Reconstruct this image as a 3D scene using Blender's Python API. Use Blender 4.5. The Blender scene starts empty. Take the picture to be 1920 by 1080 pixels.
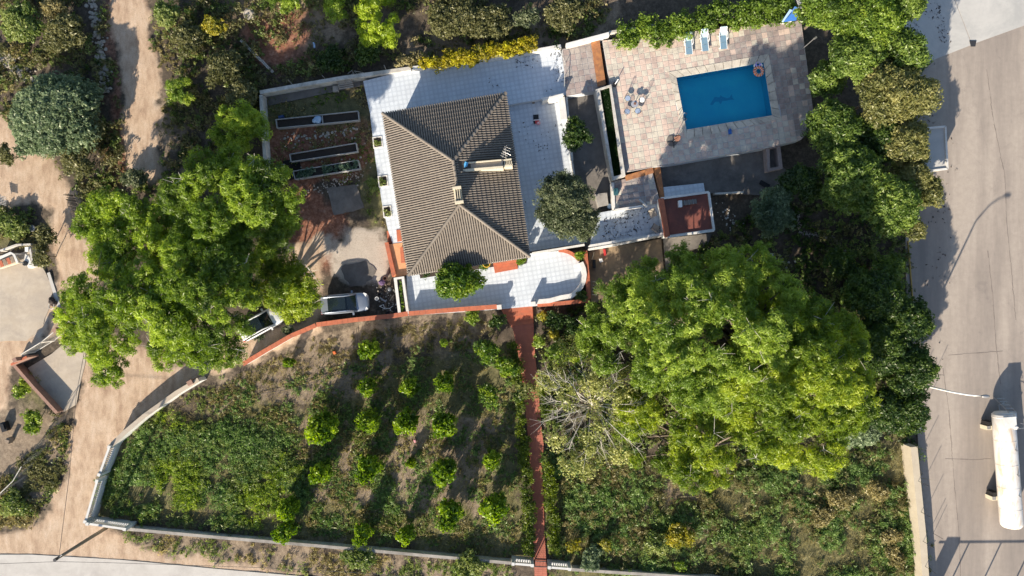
import bpy, math, random
import numpy as np
from mathutils import Vector
random.seed(7)
# ---------------------------------------------------------------- camera, sky, sun, exposure
sc = bpy.context.scene
H = 64.0
PXM = 20.0                       # photo pixels per metre on the ground
cam_d = bpy.data.cameras.new('camera'); cam = bpy.data.objects.new('camera', cam_d)
sc.collection.objects.link(cam); sc.camera = cam
cam.location = (0, 0, H); cam.rotation_euler = (0, 0, 0)
cam_d.sensor_width = 36.0; cam_d.lens = 36.0 * H / (1920 / PXM)
cam_d.clip_end = 3000; cam_d.clip_start = 1
SUN_EL = math.radians(25.0)
SD = Vector((0.43, 0.903, 0)).normalized()          # shadows run this way on the ground
world = bpy.data.worlds.new('World'); sc.world = world; world.use_nodes = True
nt = world.node_tree
bg = nt.nodes['Background']; sky = nt.nodes.new('ShaderNodeTexSky')
sky.sky_type = 'NISHITA'; sky.sun_disc = False; sky.sun_elevation = SUN_EL
sky.sun_rotation = math.atan2(-SD.x, -SD.y) % (2 * math.pi)
nt.links.new(sky.outputs[0], bg.inputs[0]); bg.inputs[1].default_value = 0.095
sun_d = bpy.data.lights.new('sun', 'SUN'); sun = bpy.data.objects.new('sun', sun_d)
sc.collection.objects.link(sun)
sun_d.energy = 5.0; sun_d.angle = math.radians(0.55); sun_d.color = (1.0, 0.88, 0.72)
ld = Vector((SD.x * math.cos(SUN_EL), SD.y * math.cos(SUN_EL), -math.sin(SUN_EL)))
sun.rotation_euler = ld.to_track_quat('-Z', 'Y').to_euler(); sun.location = (-30, -60, 60)
sc.view_settings.view_transform = 'Standard'; sc.view_settings.look = 'None'
sc.view_settings.exposure = 1.0; sc.view_settings.gamma = 1; sc.view_settings.use_curve_mapping = False
sc.cycles.max_bounces = 6; sc.cycles.diffuse_bounces = 3; sc.cycles.transparent_max_bounces = 8
# ---------------------------------------------------------------- helpers
C = sc.collection
WL = {}
def W(px, py, z=0.0):
    f = (H - z) / H / PXM
    return ((px - 960) * f, (540 - py) * f, z)
def W2(p, z=0.0):
    a = W(p[0], p[1], z); return (a[0], a[1])
def props(o, label=None, cat=None, group=None, kind=None):
    if label: o['label'] = label
    if cat: o['category'] = cat
    if group: o['group'] = group
    if kind: o['kind'] = kind
    return o
def thing(name, label, cat, loc=(0, 0, 0), group=None):
    o = bpy.data.objects.new(name, None); C.objects.link(o); o.location = loc
    o.empty_display_size = 0.3
    WL[o.name] = Vector(loc); props(o, label, cat, group); return o
def sub(parent, name, loc):
    o = thing(name, None, None, tuple(loc)); o.parent = parent; o.location = WL[o.name] - WL[parent.name]; return o
def link_mesh(name, me, parent=None, loc=(0, 0, 0), rotz=0):
    o = bpy.data.objects.new(name, me); C.objects.link(o)
    wl = Vector(loc)
    if parent is not None:
        o.parent = parent; o.location = wl - WL[parent.name]
    else: o.location = wl
    o.rotation_euler[2] = rotz
    WL[o.name] = wl
    return o
def np_mesh(name, V, F, mats, midx=None, tint=None, smooth=False):
    """V (n,3); F (m,k) array with the same k, or a list of lists."""
    me = bpy.data.meshes.new(name)
    V = np.asarray(V, dtype=np.float32)
    me.vertices.add(len(V)); me.vertices.foreach_set('co', V.ravel())
    if isinstance(F, np.ndarray):
        m, k = F.shape; lv = F.astype(np.int32).ravel(); ls = np.arange(m, dtype=np.int32) * k; lt = np.full(m, k, np.int32)
    else:
        lt = np.array([len(f) for f in F], np.int32); ls = (np.cumsum(lt) - lt).astype(np.int32)
        lv = np.array([i for f in F for i in f], np.int32); m = len(F)
    me.loops.add(len(lv)); me.loops.foreach_set('vertex_index', lv)
    me.polygons.add(m); me.polygons.foreach_set('loop_start', ls); me.polygons.foreach_set('loop_total', lt)
    if not isinstance(mats, (list, tuple)): mats = [mats]
    for mt in mats: me.materials.append(mt)
    if midx is not None: me.polygons.foreach_set('material_index', np.asarray(midx, np.int32))
    me.polygons.foreach_set('use_smooth', np.full(m, smooth))
    if tint is not None:
        a = me.attributes.new('tint', 'FLOAT', 'POINT'); a.data.foreach_set('value', np.asarray(tint, np.float32))
    me.update(calc_edges=True)
    return me
class B:
    def __init__(s): s.v = []; s.f = []; s.t = []; s.tc = 0.5
    def add(s, vs, fs):
        n = len(s.v); s.v += [tuple(p) for p in vs]; s.f += [[i + n for i in f] for f in fs]; s.t += [s.tc] * len(vs); return s
    def prism(s, poly, z0, z1):
        """poly: world xy list, extruded z0..z1"""
        a = 0.0
        for i in range(len(poly)):
            x0, y0 = poly[i][:2]; x1, y1 = poly[(i + 1) % len(poly)][:2]; a += x0 * y1 - x1 * y0
        if a < 0: poly = list(reversed(poly))
        n = len(poly)
        vs = [(p[0], p[1], z0) for p in poly] + [(p[0], p[1], z1) for p in poly]
        fs = [list(range(n))[::-1], [i + n for i in range(n)]] + [[i, (i + 1) % n, (i + 1) % n + n, i + n] for i in range(n)]
        return s.add(vs, fs)
    def pprism(s, ppoly, z0, z1): return s.prism([W2(p, z1) for p in ppoly], z0, z1)
    def box(s, c, size, rz=0.0, rx=0.0, ry=0.0, bev=0.0):
        hx, hy, hz = [d / 2 for d in size]
        pts = [(x, y, z) for z in (-hz, hz) for x, y in ((-hx, -hy), (hx, -hy), (hx, hy), (-hx, hy))]
        cr, sr = math.cos(rz), math.sin(rz); cx, sx = math.cos(rx), math.sin(rx); cy, sy = math.cos(ry), math.sin(ry)
        o = []
        for x, y, z in pts:
            y, z = y * cx - z * sx, y * sx + z * cx
            x, z = x * cy + z * sy, -x * sy + z * cy
            x, y = x * cr - y * sr, x * sr + y * cr
            o.append((x + c[0], y + c[1], z + c[2]))
        return s.add(o, [[3, 2, 1, 0], [4, 5, 6, 7], [0, 1, 5, 4], [1, 2, 6, 5], [2, 3, 7, 6], [3, 0, 4, 7]])
    def tube(s, pts, r, seg=6, caps=True):
        pts = [Vector(p) for p in pts]; n = len(pts)
        rs = r if isinstance(r, (list, tuple)) else [r] * n
        vs = []; base = None
        for i, p in enumerate(pts):
            d = (pts[min(i + 1, n - 1)] - pts[max(i - 1, 0)])
            if d.length < 1e-6: d = Vector((0, 0, 1))
            d.normalize()
            if base is None or abs(base.dot(d)) > 0.95: base = Vector((1, 0, 0)) if abs(d.x) < 0.8 else Vector((0, 1, 0))
            a = d.cross(base).normalized(); b = d.cross(a).normalized(); base = -b if False else base
            for k in range(seg):
                t = 2 * math.pi * k / seg
                vs.append(p + a * (rs[i] * math.cos(t)) + b * (rs[i] * math.sin(t)))
        fs = []
        for i in range(n - 1):
            for k in range(seg):
                q = (k + 1) % seg
                fs.append([i * seg + k, i * seg + q, (i + 1) * seg + q, (i + 1) * seg + k])
        if caps: fs += [list(range(seg))[::-1], [(n - 1) * seg + k for k in range(seg)]]
        return s.add(vs, fs)
    def lathe(s, c, prof, seg=16):
        """prof: list of (r, z)"""
        vs = []; fs = []
        for r, z in prof:
            for k in range(seg):
                t = 2 * math.pi * k / seg; vs.append((c[0] + r * math.cos(t), c[1] + r * math.sin(t), c[2] + z))
        for i in range(len(prof) - 1):
            for k in range(seg):
                q = (k + 1) % seg; fs.append([i * seg + k, i * seg + q, (i + 1) * seg + q, (i + 1) * seg + k])
        fs += [list(range(seg))[::-1], [(len(prof) - 1) * seg + k for k in range(seg)]]
        return s.add(vs, fs)
    def torus(s, c, R, r, seg=20, sg=8, zs=1.0):
        vs = []; fs = []
        for i in range(seg):
            a = 2 * math.pi * i / seg
            for j in range(sg):
                b = 2 * math.pi * j / sg
                vs.append((c[0] + (R + r * math.cos(b)) * math.cos(a), c[1] + (R + r * math.cos(b)) * math.sin(a), c[2] + r * zs * math.sin(b)))
        for i in range(seg):
            for j in range(sg):
                fs.append([i * sg + j, ((i + 1) % seg) * sg + j, ((i + 1) % seg) * sg + (j + 1) % sg, i * sg + (j + 1) % sg])
        return s.add(vs, fs)
    def stone(s, c, r, rng=random, fl=0.6):
        vs = []
        for d in ((1, 0, 0), (0, 1, 0), (-1, 0, 0), (0, -1, 0)):
            q = r * rng.uniform(.7, 1.2); vs.append((c[0] + d[0] * q, c[1] + d[1] * q, c[2] - r * .1))
        a0 = rng.uniform(0, 1)
        for k in range(5):
            t = 2 * math.pi * k / 5 + a0; q = r * rng.uniform(.55, .95)
            vs.append((c[0] + math.cos(t) * q, c[1] + math.sin(t) * q, c[2] + r * fl * rng.uniform(.7, 1)))
        lo = []
        for k in range(7):
            t = 2 * math.pi * k / 7 + a0; q = r * rng.uniform(.8, 1.15); lo.append((c[0] + math.cos(t) * q, c[1] + math.sin(t) * q, c[2] - r * .2))
        mid = []
        for k in range(7):
            t = 2 * math.pi * k / 7 + a0 + .2; q = r * rng.uniform(.85, 1.1); mid.append((c[0] + math.cos(t) * q, c[1] + math.sin(t) * q, c[2] + r * fl * rng.uniform(.35, .6)))
        top = []
        for k in range(7):
            t = 2 * math.pi * k / 7 + a0; q = r * rng.uniform(.4, .7); top.append((c[0] + math.cos(t) * q, c[1] + math.sin(t) * q, c[2] + r * fl * rng.uniform(.8, 1)))
        vs = lo + mid + top
        fs = [[i, (i + 1) % 7, 7 + (i + 1) % 7, 7 + i] for i in range(7)] + [[7 + i, 7 + (i + 1) % 7, 14 + (i + 1) % 7, 14 + i] for i in range(7)] + [[14 + i for i in range(7)]]
        s.tc = rng.random(); return s.add(vs, fs)
    def mesh(s, name, mat, smooth=False, origin=None):
        V = np.array(s.v, dtype=np.float64)
        if origin is None:
            lo, hi = V.min(0), V.max(0); origin = ((lo[0] + hi[0]) / 2, (lo[1] + hi[1]) / 2, lo[2])
        me = np_mesh(name, V - np.array(origin), s.f, mat, tint=s.t, smooth=smooth)
        return me, origin
    def build(s, name, mat, parent=None, label=None, cat=None, group=None, kind=None, smooth=False):
        me, og = s.mesh(name, mat, smooth)
        return props(link_mesh(name, me, parent, og), label, cat, group, kind)
def P(parent, name, mat, fn, smooth=False, kind=None, label=None):
    b = B(); fn(b); return b.build(name, mat, parent, label=label, kind=kind, smooth=smooth)
def dup_tree(o, loc, rotz=None, scale=None):
    c = o.copy(); C.objects.link(c); c.parent = None; c.location = loc
    if rotz is not None: c.rotation_euler[2] = rotz
    if scale is not None: c.scale = (scale,) * 3
    WL[c.name] = Vector(loc)
    for ch in list(o.children):
        d = ch.copy(); C.objects.link(d); d.parent = c
        for g in list(ch.children):
            e = g.copy(); C.objects.link(e); e.parent = d
    return c
# ---------------------------------------------------------------- materials
def mat_new(name):
    m = bpy.data.materials.new(name); m.use_nodes = True
    n = m.node_tree.nodes; b = n['Principled BSDF']; return m, m.node_tree, b
def nd(t, ty, **kw):
    n = t.nodes.new(ty)
    for k, v in kw.items(): setattr(n, k, v)
    return n
def ramp(t, fac, stops, interp='LINEAR'):
    r = nd(t, 'ShaderNodeValToRGB'); r.color_ramp.interpolation = interp
    e = r.color_ramp.elements
    while len(e) < len(stops): e.new(0.5)
    for i, (p, c) in enumerate(stops):
        e[i].position = p; e[i].color = (c[0], c[1], c[2], 1) if not isinstance(c, (int, float)) else (c, c, c, 1)
    t.links.new(fac, r.inputs[0]); return r.outputs[0]
def noise(t, scale, detail=4, rough=0.6, vec=None, out=0, dist=0.0):
    n = nd(t, 'ShaderNodeTexNoise'); n.inputs['Scale'].default_value = scale; n.inputs['Detail'].default_value = detail
    n.inputs['Roughness'].default_value = rough; n.inputs['Distortion'].default_value = dist
    if vec is not None: t.links.new(vec, n.inputs['Vector'])
    return n.outputs[out]
def wpos(t, scale=(1, 1, 1), rot=0.0):
    g = nd(t, 'ShaderNodeNewGeometry'); m = nd(t, 'ShaderNodeMapping'); m.inputs['Scale'].default_value = scale
    m.inputs['Rotation'].default_value = (0, 0, rot)
    t.links.new(g.outputs['Position'], m.inputs['Vector']); return m.outputs[0]
def mixc(t, f, a, b, mode='MIX'):
    m = nd(t, 'ShaderNodeMix', data_type='RGBA', blend_type=mode)
    for i, v in ((0, f), (6, a), (7, b)):
        if hasattr(v, 'links') or hasattr(v, 'is_linked'): t.links.new(v, m.inputs[i])
        elif i == 0: m.inputs[0].default_value = v
        else: m.inputs[i].default_value = (v[0], v[1], v[2], 1)
    return m.outputs[2]
def math_(t, op, a, b=0.0, clamp=False):
    m = nd(t, 'ShaderNodeMath', operation=op, use_clamp=clamp)
    for i, v in ((0, a), (1, b)):
        if hasattr(v, 'is_linked'): t.links.new(v, m.inputs[i])
        else: m.inputs[i].default_value = v
    return m.outputs[0]
def bump(t, b, h, strength=0.4, dist=0.03):
    n = nd(t, 'ShaderNodeBump'); n.inputs['Strength'].default_value = strength; n.inputs['Distance'].default_value = dist
    t.links.new(h, n.inputs['Height']); t.links.new(n.outputs[0], b.inputs['Normal'])
def attr(t, name, out='Fac'):
    a = nd(t, 'ShaderNodeAttribute'); a.attribute_name = name; return a.outputs[out]
def M_(name, c1, c2=None, scale=3.0, rough=0.8, dirt=None, dscale=0.6, bmp=0.3, metal=0.0, tintmix=0.0, c3=None):
    """general weathered surface: two noise-mixed colours, optional dirt, optional per-piece tint."""
    m, t, b = mat_new(name)
    vec = wpos(t)
    c2 = c2 or tuple(x * 0.75 for x in c1)
    f = noise(t, scale, 6, 0.7, vec)
    col = ramp(t, f, [(0.3, c2), (0.7, c1)])
    if tintmix:
        tn = attr(t, 'tint')
        col = mixc(t, ramp(t, tn, [(0.0, 0.0), (1.0, tintmix)]), col, c3 or tuple(x * 0.5 for x in c1))
    if dirt:
        d = noise(t, dscale, 8, 0.75, vec, dist=0.4)
        col = mixc(t, ramp(t, d, [(0.45, 0.0), (0.68, 0.85)]), col, dirt)
    t.links.new(col, b.inputs['Base Color']); b.inputs['Roughness'].default_value = rough; b.inputs['Metallic'].default_value = metal
    if bmp: bump(t, b, noise(t, scale * 8, 4, 0.7, vec), bmp, 0.02)
    return m
def leafmat(name, dark, mid, light, trans=0.35, K=1.6):
    dark, mid, light = [(min(.7, c[0] * K * 1.06), min(.7, c[1] * K), min(.7, c[2] * K)) for c in (dark, mid, light)]
    trans = max(trans, .45)
    m, t, b = mat_new(name)
    oi = nd(t, 'ShaderNodeObjectInfo')
    tn = attr(t, 'tint'); n1 = noise(t, 0.9, 3, 0.6, wpos(t))
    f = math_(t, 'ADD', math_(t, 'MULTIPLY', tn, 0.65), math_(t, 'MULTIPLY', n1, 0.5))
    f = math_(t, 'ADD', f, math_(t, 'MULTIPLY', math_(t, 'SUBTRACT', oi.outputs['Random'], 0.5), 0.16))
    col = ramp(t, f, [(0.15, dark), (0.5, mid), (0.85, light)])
    d = nd(t, 'ShaderNodeBsdfDiffuse'); tr = nd(t, 'ShaderNodeBsdfTranslucent'); gl = nd(t, 'ShaderNodeBsdfGlossy')
    gl.inputs['Roughness'].default_value = 0.45; gl.inputs['Color'].default_value = (0.5, 0.5, 0.45, 1)
    hs = nd(t, 'ShaderNodeHueSaturation'); hs.inputs['Value'].default_value = 1.25; hs.inputs['Saturation'].default_value = 1.1
    t.links.new(col, hs.inputs['Color']); t.links.new(col, d.inputs[0]); t.links.new(hs.outputs[0], tr.inputs[0])
    mx = nd(t, 'ShaderNodeMixShader'); mx.inputs[0].default_value = trans
    t.links.new(d.outputs[0], mx.inputs[1]); t.links.new(tr.outputs[0], mx.inputs[2])
    m2 = nd(t, 'ShaderNodeMixShader'); m2.inputs[0].default_value = 0.06
    t.links.new(mx.outputs[0], m2.inputs[1]); t.links.new(gl.outputs[0], m2.inputs[2])
    t.links.new(m2.outputs[0], t.nodes['Material Output'].inputs[0])
    t.nodes.remove(b)
    return m
def plain(name, c, rough=0.5, metal=0.0, coat=0.0):
    m, t, b = mat_new(name)
    f = noise(t, 12, 3, 0.6, wpos(t))
    t.links.new(ramp(t, f, [(0.3, tuple(x * 0.88 for x in c)), (0.7, c)]), b.inputs['Base Color'])
    b.inputs['Roughness'].default_value = rough; b.inputs['Metallic'].default_value = metal; b.inputs['Coat Weight'].default_value = coat
    return m
L_pine = leafmat('pine_needles', (0.022, 0.048, 0.009), (0.110, 0.180, 0.020), (0.27, 0.36, 0.045), .42)
L_pine2 = leafmat('pine_needles_yellow', (0.022, 0.048, 0.008), (0.108, 0.172, 0.016), (0.28, 0.345, 0.035), .42)
L_pine3 = leafmat('pine_needles_fresh', (0.020, 0.046, 0.008), (0.098, 0.168, 0.020), (0.26, 0.345, 0.055), .42)
L_lush = leafmat('lush_weeds', (0.020, 0.048, 0.016), (0.085, 0.155, 0.040), (0.21, 0.30, 0.10), .4)
L_row = leafmat('row_leaves', (0.018, 0.040, 0.010), (0.072, 0.125, 0.022), (0.18, 0.25, 0.05), .4)
L_cit = leafmat('citrus_leaves', (0.015, 0.042, 0.008), (0.065, 0.130, 0.014), (0.20, 0.27, 0.025))
L_orch = leafmat('orchard_leaves', (0.016, 0.045, 0.008), (0.080, 0.150, 0.014), (0.22, 0.31, 0.03))
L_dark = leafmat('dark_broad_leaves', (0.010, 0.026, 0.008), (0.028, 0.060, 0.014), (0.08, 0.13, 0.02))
L_bright = leafmat('bright_leaves', (0.028, 0.055, 0.010), (0.105, 0.175, 0.022), (0.23, 0.30, 0.045), .4)
L_olive = leafmat('olive_leaves', (0.018, 0.030, 0.014), (0.062, 0.085, 0.042), (0.17, 0.20, 0.11), 0.2)
L_yel = leafmat('yellow_green_leaves', (0.06, 0.07, 0.012), (0.16, 0.17, 0.025), (0.33, 0.30, 0.04))
L_flow = leafmat('yellow_flowers', (0.05, 0.07, 0.01), (0.25, 0.22, 0.015), (0.55, 0.42, 0.02))
L_pale = leafmat('pale_fig_leaves', (0.07, 0.085, 0.025), (0.20, 0.23, 0.07), (0.36, 0.38, 0.16), .4)
L_scrub = leafmat('scrub_leaves', (0.025, 0.032, 0.012), (0.080, 0.090, 0.034), (0.165, 0.17, 0.075))
L_blue = leafmat('blue_green_leaves', (0.03, 0.055, 0.030), (0.095, 0.14, 0.075), (0.20, 0.26, 0.15))
L_weed = leafmat('weed_leaves', (0.035, 0.055, 0.014), (0.10, 0.15, 0.036), (0.21, 0.25, 0.085), .4)
L_dry = leafmat('dry_grass', (0.065, 0.060, 0.025), (0.155, 0.145, 0.062), (0.30, 0.275, 0.13))
L_hedge = leafmat('hedge_leaves', (0.015, 0.030, 0.005), (0.05, 0.085, 0.010), (0.14, 0.19, 0.015))
L_turf = leafmat('turf_blades', (0.006, 0.022, 0.006), (0.012, 0.045, 0.010), (0.02, 0.07, 0.015), .35, 1.1)
bark = M_('bark', (0.20, 0.16, 0.12), (0.09, 0.07, 0.05), 4, 0.9)
bark_pale = M_('pale_bark', (0.55, 0.52, 0.46), (0.35, 0.33, 0.28), 4, 0.8)
white = M_('white_paint', (0.70, 0.69, 0.66), (0.58, 0.57, 0.55), 1.5, 0.7, dirt=(0.50, 0.48, 0.43), dscale=1.2)
offwhite = M_('weathered_white_wall', (0.62, 0.60, 0.55), (0.46, 0.44, 0.40), 1.5, 0.85, dirt=(0.25, 0.23, 0.2), dscale=1.0)
conc = M_('concrete', (0.36, 0.34, 0.31), (0.24, 0.22, 0.20), 1.2, 0.9, dirt=(0.14, 0.13, 0.12), dscale=0.35)
conc_lt = M_('pale_concrete', (0.48, 0.42, 0.34), (0.38, 0.32, 0.25), 0.8, 0.9, dirt=(0.3, 0.26, 0.22), dscale=0.4)
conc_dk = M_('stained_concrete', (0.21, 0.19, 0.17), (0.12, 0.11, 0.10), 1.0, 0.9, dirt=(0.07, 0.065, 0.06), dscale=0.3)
conc_br = M_('brown_concrete', (0.34, 0.25, 0.15), (0.22, 0.16, 0.11), 0.9, 0.9, dirt=(0.12, 0.09, 0.07), dscale=0.5)
terra = M_('terracotta', (0.52, 0.155, 0.075), (0.40, 0.11, 0.055), 2.5, 0.75, dirt=(0.28, 0.1, 0.06), dscale=1.5, tintmix=0.35)
terra_lt = M_('pale_terracotta', (0.62, 0.33, 0.17), (0.5, 0.25, 0.12), 2.5, 0.75)
rust = M_('rusty_ramp', (0.45, 0.20, 0.07), (0.28, 0.11, 0.05), 2.5, 0.8, dirt=(0.14, 0.07, 0.04), dscale=1.6)
roof_m = M_('roof_tile', (0.245, 0.213, 0.175), (0.165, 0.142, 0.118), 1.2, 0.85, tintmix=0.5, c3=(0.17, 0.14, 0.115), dirt=(0.16, 0.14, 0.12), dscale=0.9)
roof_pan = M_('roof_pan', (0.10, 0.085, 0.07), (0.06, 0.05, 0.04), 2.0, 0.9)
cream = M_('cream_render', (0.62, 0.56, 0.42), (0.52, 0.46, 0.34), 2, 0.8)
redroof = M_('red_flat_roof', (0.24, 0.075, 0.05), (0.16, 0.05, 0.038), 0.8, 0.8, dirt=(0.09, 0.04, 0.035), dscale=0.5)
brick = M_('brick', (0.32, 0.20, 0.15), (0.24, 0.14, 0.11), 3, 0.85)
wood = M_('weathered_wood', (0.34, 0.27, 0.20), (0.2, 0.15, 0.11), 5, 0.85, tintmix=0.6)
wood_gr = M_('grey_pallet_wood', (0.42, 0.38, 0.33), (0.3, 0.27, 0.23), 5, 0.85)
metal = plain('galvanised_metal', (0.34, 0.34, 0.34), 0.4, 0.6)
dark_metal = plain('dark_metal', (0.05, 0.05, 0.055), 0.5, 0.3)
blackm = plain('black_plastic', (0.012, 0.012, 0.013), 0.5)
rubber = plain('tyre_rubber', (0.02, 0.02, 0.02), 0.8)
glass = plain('dark_glass', (0.012, 0.02, 0.025), 0.08, 0.0, 0.3)
silver = plain('silver_paint', (0.30, 0.34, 0.40), 0.3, 0.5, 0.6)
carwhite = plain('white_car_paint', (0.78, 0.79, 0.80), 0.25, 0.0, 0.8)
blue_tarp = plain('blue_tarpaulin', (0.03, 0.13, 0.42), 0.5)
blue_lt = plain('light_blue_sheet', (0.35, 0.50, 0.68), 0.6)
blue_sling = plain('blue_grey_sling_fabric', (0.16, 0.27, 0.36), 0.7)
pl_white = plain('white_plastic', (0.8, 0.8, 0.78), 0.4)
red_pl = plain('red_plastic', (0.6, 0.05, 0.05), 0.45)
pink_pl = plain('pink_plastic', (0.75, 0.35, 0.38), 0.45)
orange_pl = plain('orange_vinyl', (0.75, 0.18, 0.05), 0.4)
purple_pl = plain('lilac_vinyl', (0.45, 0.35, 0.75), 0.4)
purple_dk = plain('faded_purple_cloth', (0.13, 0.08, 0.17), 0.8)
soil_m = M_('dark_soil', (0.05, 0.038, 0.03), (0.03, 0.023, 0.018), 4, 0.95, bmp=0.8)
brown_fab = M_('brown_canopy', (0.20, 0.10, 0.07), (0.12, 0.06, 0.045), 5, 0.9)
stone_m = M_('limestone', (0.48, 0.43, 0.36), (0.34, 0.30, 0.25), 4, 0.9, tintmix=0.5)
tank_m, t, b = mat_new('tank_white_rusty')
v = wpos(t, (1, 0.25, 1)); f = noise(t, 1.6, 8, 0.75, v, dist=0.6)
t.links.new(mixc(t, ramp(t, f, [(0.46, 0.0), (0.66, 0.85)]), (0.68, 0.66, 0.63), (0.48, 0.33, 0.18)), b.inputs['Base Color']); b.inputs['Roughness'].default_value = 0.5
# tiles on the terraces: pale tile with a paler round, grey in the joints and leaf litter
ANG = math.radians(-9.4 + 9.4)  # set per field through the object rotation
def tilemat(name, cell, base, circ, joint):
    m, t, b = mat_new(name)
    ta = attr(t, 'tuv', 'Vector')
    sx = nd(t, 'ShaderNodeSeparateXYZ'); t.links.new(ta, sx.inputs[0])
    u = math_(t, 'SUBTRACT', sx.outputs[0], 0.5); v = math_(t, 'SUBTRACT', sx.outputs[1], 0.5)
    r = math_(t, 'SQRT', math_(t, 'ADD', math_(t, 'MULTIPLY', u, u), math_(t, 'MULTIPLY', v, v)))
    f = ramp(t, r, [(0.36, 1.0), (0.42, 0.0)])
    n1 = noise(t, 1.2, 6, 0.7, wpos(t)); n2 = noise(t, 9, 5, 0.75, wpos(t), dist=0.5)
    col = mixc(t, f, base, circ)
    k_ = mixc(t, f, tuple(x * .98 for x in base), circ); col = k_
    col = mixc(t, ramp(t, n1, [(0.35, 0.0), (0.75, 0.5)]), col, joint)
    col = mixc(t, ramp(t, n2, [(0.66, 0.0), (0.72, 0.8)]), col, tuple(x * 0.45 for x in joint))
    t.links.new(col, b.inputs['Base Color']); b.inputs['Roughness'].default_value = 0.55
    return m
tile_w = tilemat('terrace_tile', 0.42, (0.54, 0.59, 0.645), (0.61, 0.66, 0.71), (0.38, 0.41, 0.45))  # tile colour leans blue, carrying the blue of skylit shade
grout = M_('grout', (0.50, 0.53, 0.57), (0.46, 0.49, 0.52), 5, 0.9)
slab_w = M_('pale_slab', (0.62, 0.57, 0.47), (0.53, 0.48, 0.40), 3, 0.85, dirt=(0.28, 0.25, 0.22), dscale=0.7)
slab_p = M_('pink_slab', (0.62, 0.49, 0.41), (0.54, 0.42, 0.35), 3, 0.85, dirt=(0.28, 0.22, 0.2), dscale=0.7)
slab_g = M_('grey_slab', (0.42, 0.37, 0.33), (0.30, 0.27, 0.25), 3, 0.85, dirt=(0.18, 0.15, 0.14), dscale=0.7)
slab_pg = M_('dull_pink_slab', (0.40, 0.32, 0.29), (0.30, 0.24, 0.22), 3, 0.85, dirt=(0.18, 0.15, 0.14), dscale=0.7)
paver_m = M_('red_paver', (0.46, 0.15, 0.09), (0.36, 0.115, 0.075), 2.0, 0.8, dirt=(0.30, 0.10, 0.07), dscale=0.8, tintmix=0.4, c3=(0.36, 0.12, 0.08))
# asphalt yard on the east
asph, t, b = mat_new('pale_worn_asphalt')
v1 = wpos(t, (1, 0.12, 1), math.radians(5)); f1 = noise(t, 0.30, 6, 0.65, v1); f2 = noise(t, 2.0, 6, 0.7, wpos(t)); f3 = noise(t, 40, 2, 0.6, wpos(t))
col = ramp(t, f1, [(0.36, (0.23, 0.20, 0.175)), (0.5, (0.32, 0.275, 0.235)), (0.62, (0.41, 0.355, 0.30))])
col = mixc(t, ramp(t, f2, [(0.4, 0.0), (0.8, 0.4)]), col, (0.2, 0.17, 0.15)); col = mixc(t, ramp(t, noise(t, 0.45, 7, 0.8, wpos(t), dist=.8), [(0.58, 0.0), (0.70, 0.35)]), col, (0.15, 0.13, 0.12)); col = mixc(t, ramp(t, f3, [(0.35, 0.25), (0.65, 0.0)]), col, (0.16, 0.14, 0.13))
crk = nd(t, 'ShaderNodeTexVoronoi', feature='DISTANCE_TO_EDGE'); crk.inputs['Scale'].default_value = 0.095
dn = noise(t, 1.2, 5, 0.6, wpos(t), out=1); vv = nd(t, 'ShaderNodeVectorMath', operation='SCALE'); vv.inputs['Scale'].default_value = 0.8; t.links.new(dn, vv.inputs[0])
va = nd(t, 'ShaderNodeVectorMath', operation='ADD'); t.links.new(wpos(t), va.inputs[0]); t.links.new(vv.outputs[0], va.inputs[1]); t.links.new(va.outputs[0], crk.inputs['Vector'])
col = mixc(t, ramp(t, crk.outputs[0], [(0.0, 0.16), (0.004, 0.0)]), col, (0.15, 0.13, 0.12))
t.links.new(col, b.inputs['Base Color']); b.inputs['Roughness'].default_value = 0.9; bump(t, b, f3, 0.2, 0.01)
pad_m = M_('light_concrete_pad', (0.50, 0.49, 0.46), (0.43, 0.42, 0.40), 0.5, 0.85, dirt=(0.34, 0.34, 0.33), dscale=0.25, bmp=0.1)
lane_m = M_('pale_lane_concrete', (0.50, 0.48, 0.45), (0.42, 0.40, 0.37), 0.5, 0.85, dirt=(0.34, 0.32, 0.3), dscale=0.3, bmp=0.1)
# pool
pool_m = M_('pool_lining', (0.06, 0.66, 0.80), (0.035, 0.54, 0.76), .45, 0.4, bmp=0)
dolph_m = plain('dark_blue_mosaic', (0.03, 0.42, 0.66), 0.5)
water_m, t, b = mat_new('pool_water'); t.nodes.remove(b)
tr = nd(t, 'ShaderNodeBsdfTransparent'); tr.inputs[0].default_value = (0.58, 0.95, 0.99, 1); gl = nd(t, 'ShaderNodeBsdfGlossy'); gl.inputs['Roughness'].default_value = 0.06
fr = nd(t, 'ShaderNodeFresnel'); fr.inputs['IOR'].default_value = 1.33; mx = nd(t, 'ShaderNodeMixShader')
bn = nd(t, 'ShaderNodeBump'); bn.inputs['Strength'].default_value = 0.15; bn.inputs['Distance'].default_value = 0.05
t.links.new(noise(t, 2.5, 4, 0.6, wpos(t), dist=0.5), bn.inputs['Height'])
for q in (gl.inputs['Normal'], fr.inputs['Normal']): t.links.new(bn.outputs[0], q)
t.links.new(fr.outputs[0], mx.inputs[0]); t.links.new(tr.outputs[0], mx.inputs[1]); t.links.new(gl.outputs[0], mx.inputs[2]); t.links.new(mx.outputs[0], t.nodes['Material Output'].inputs[0])
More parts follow.
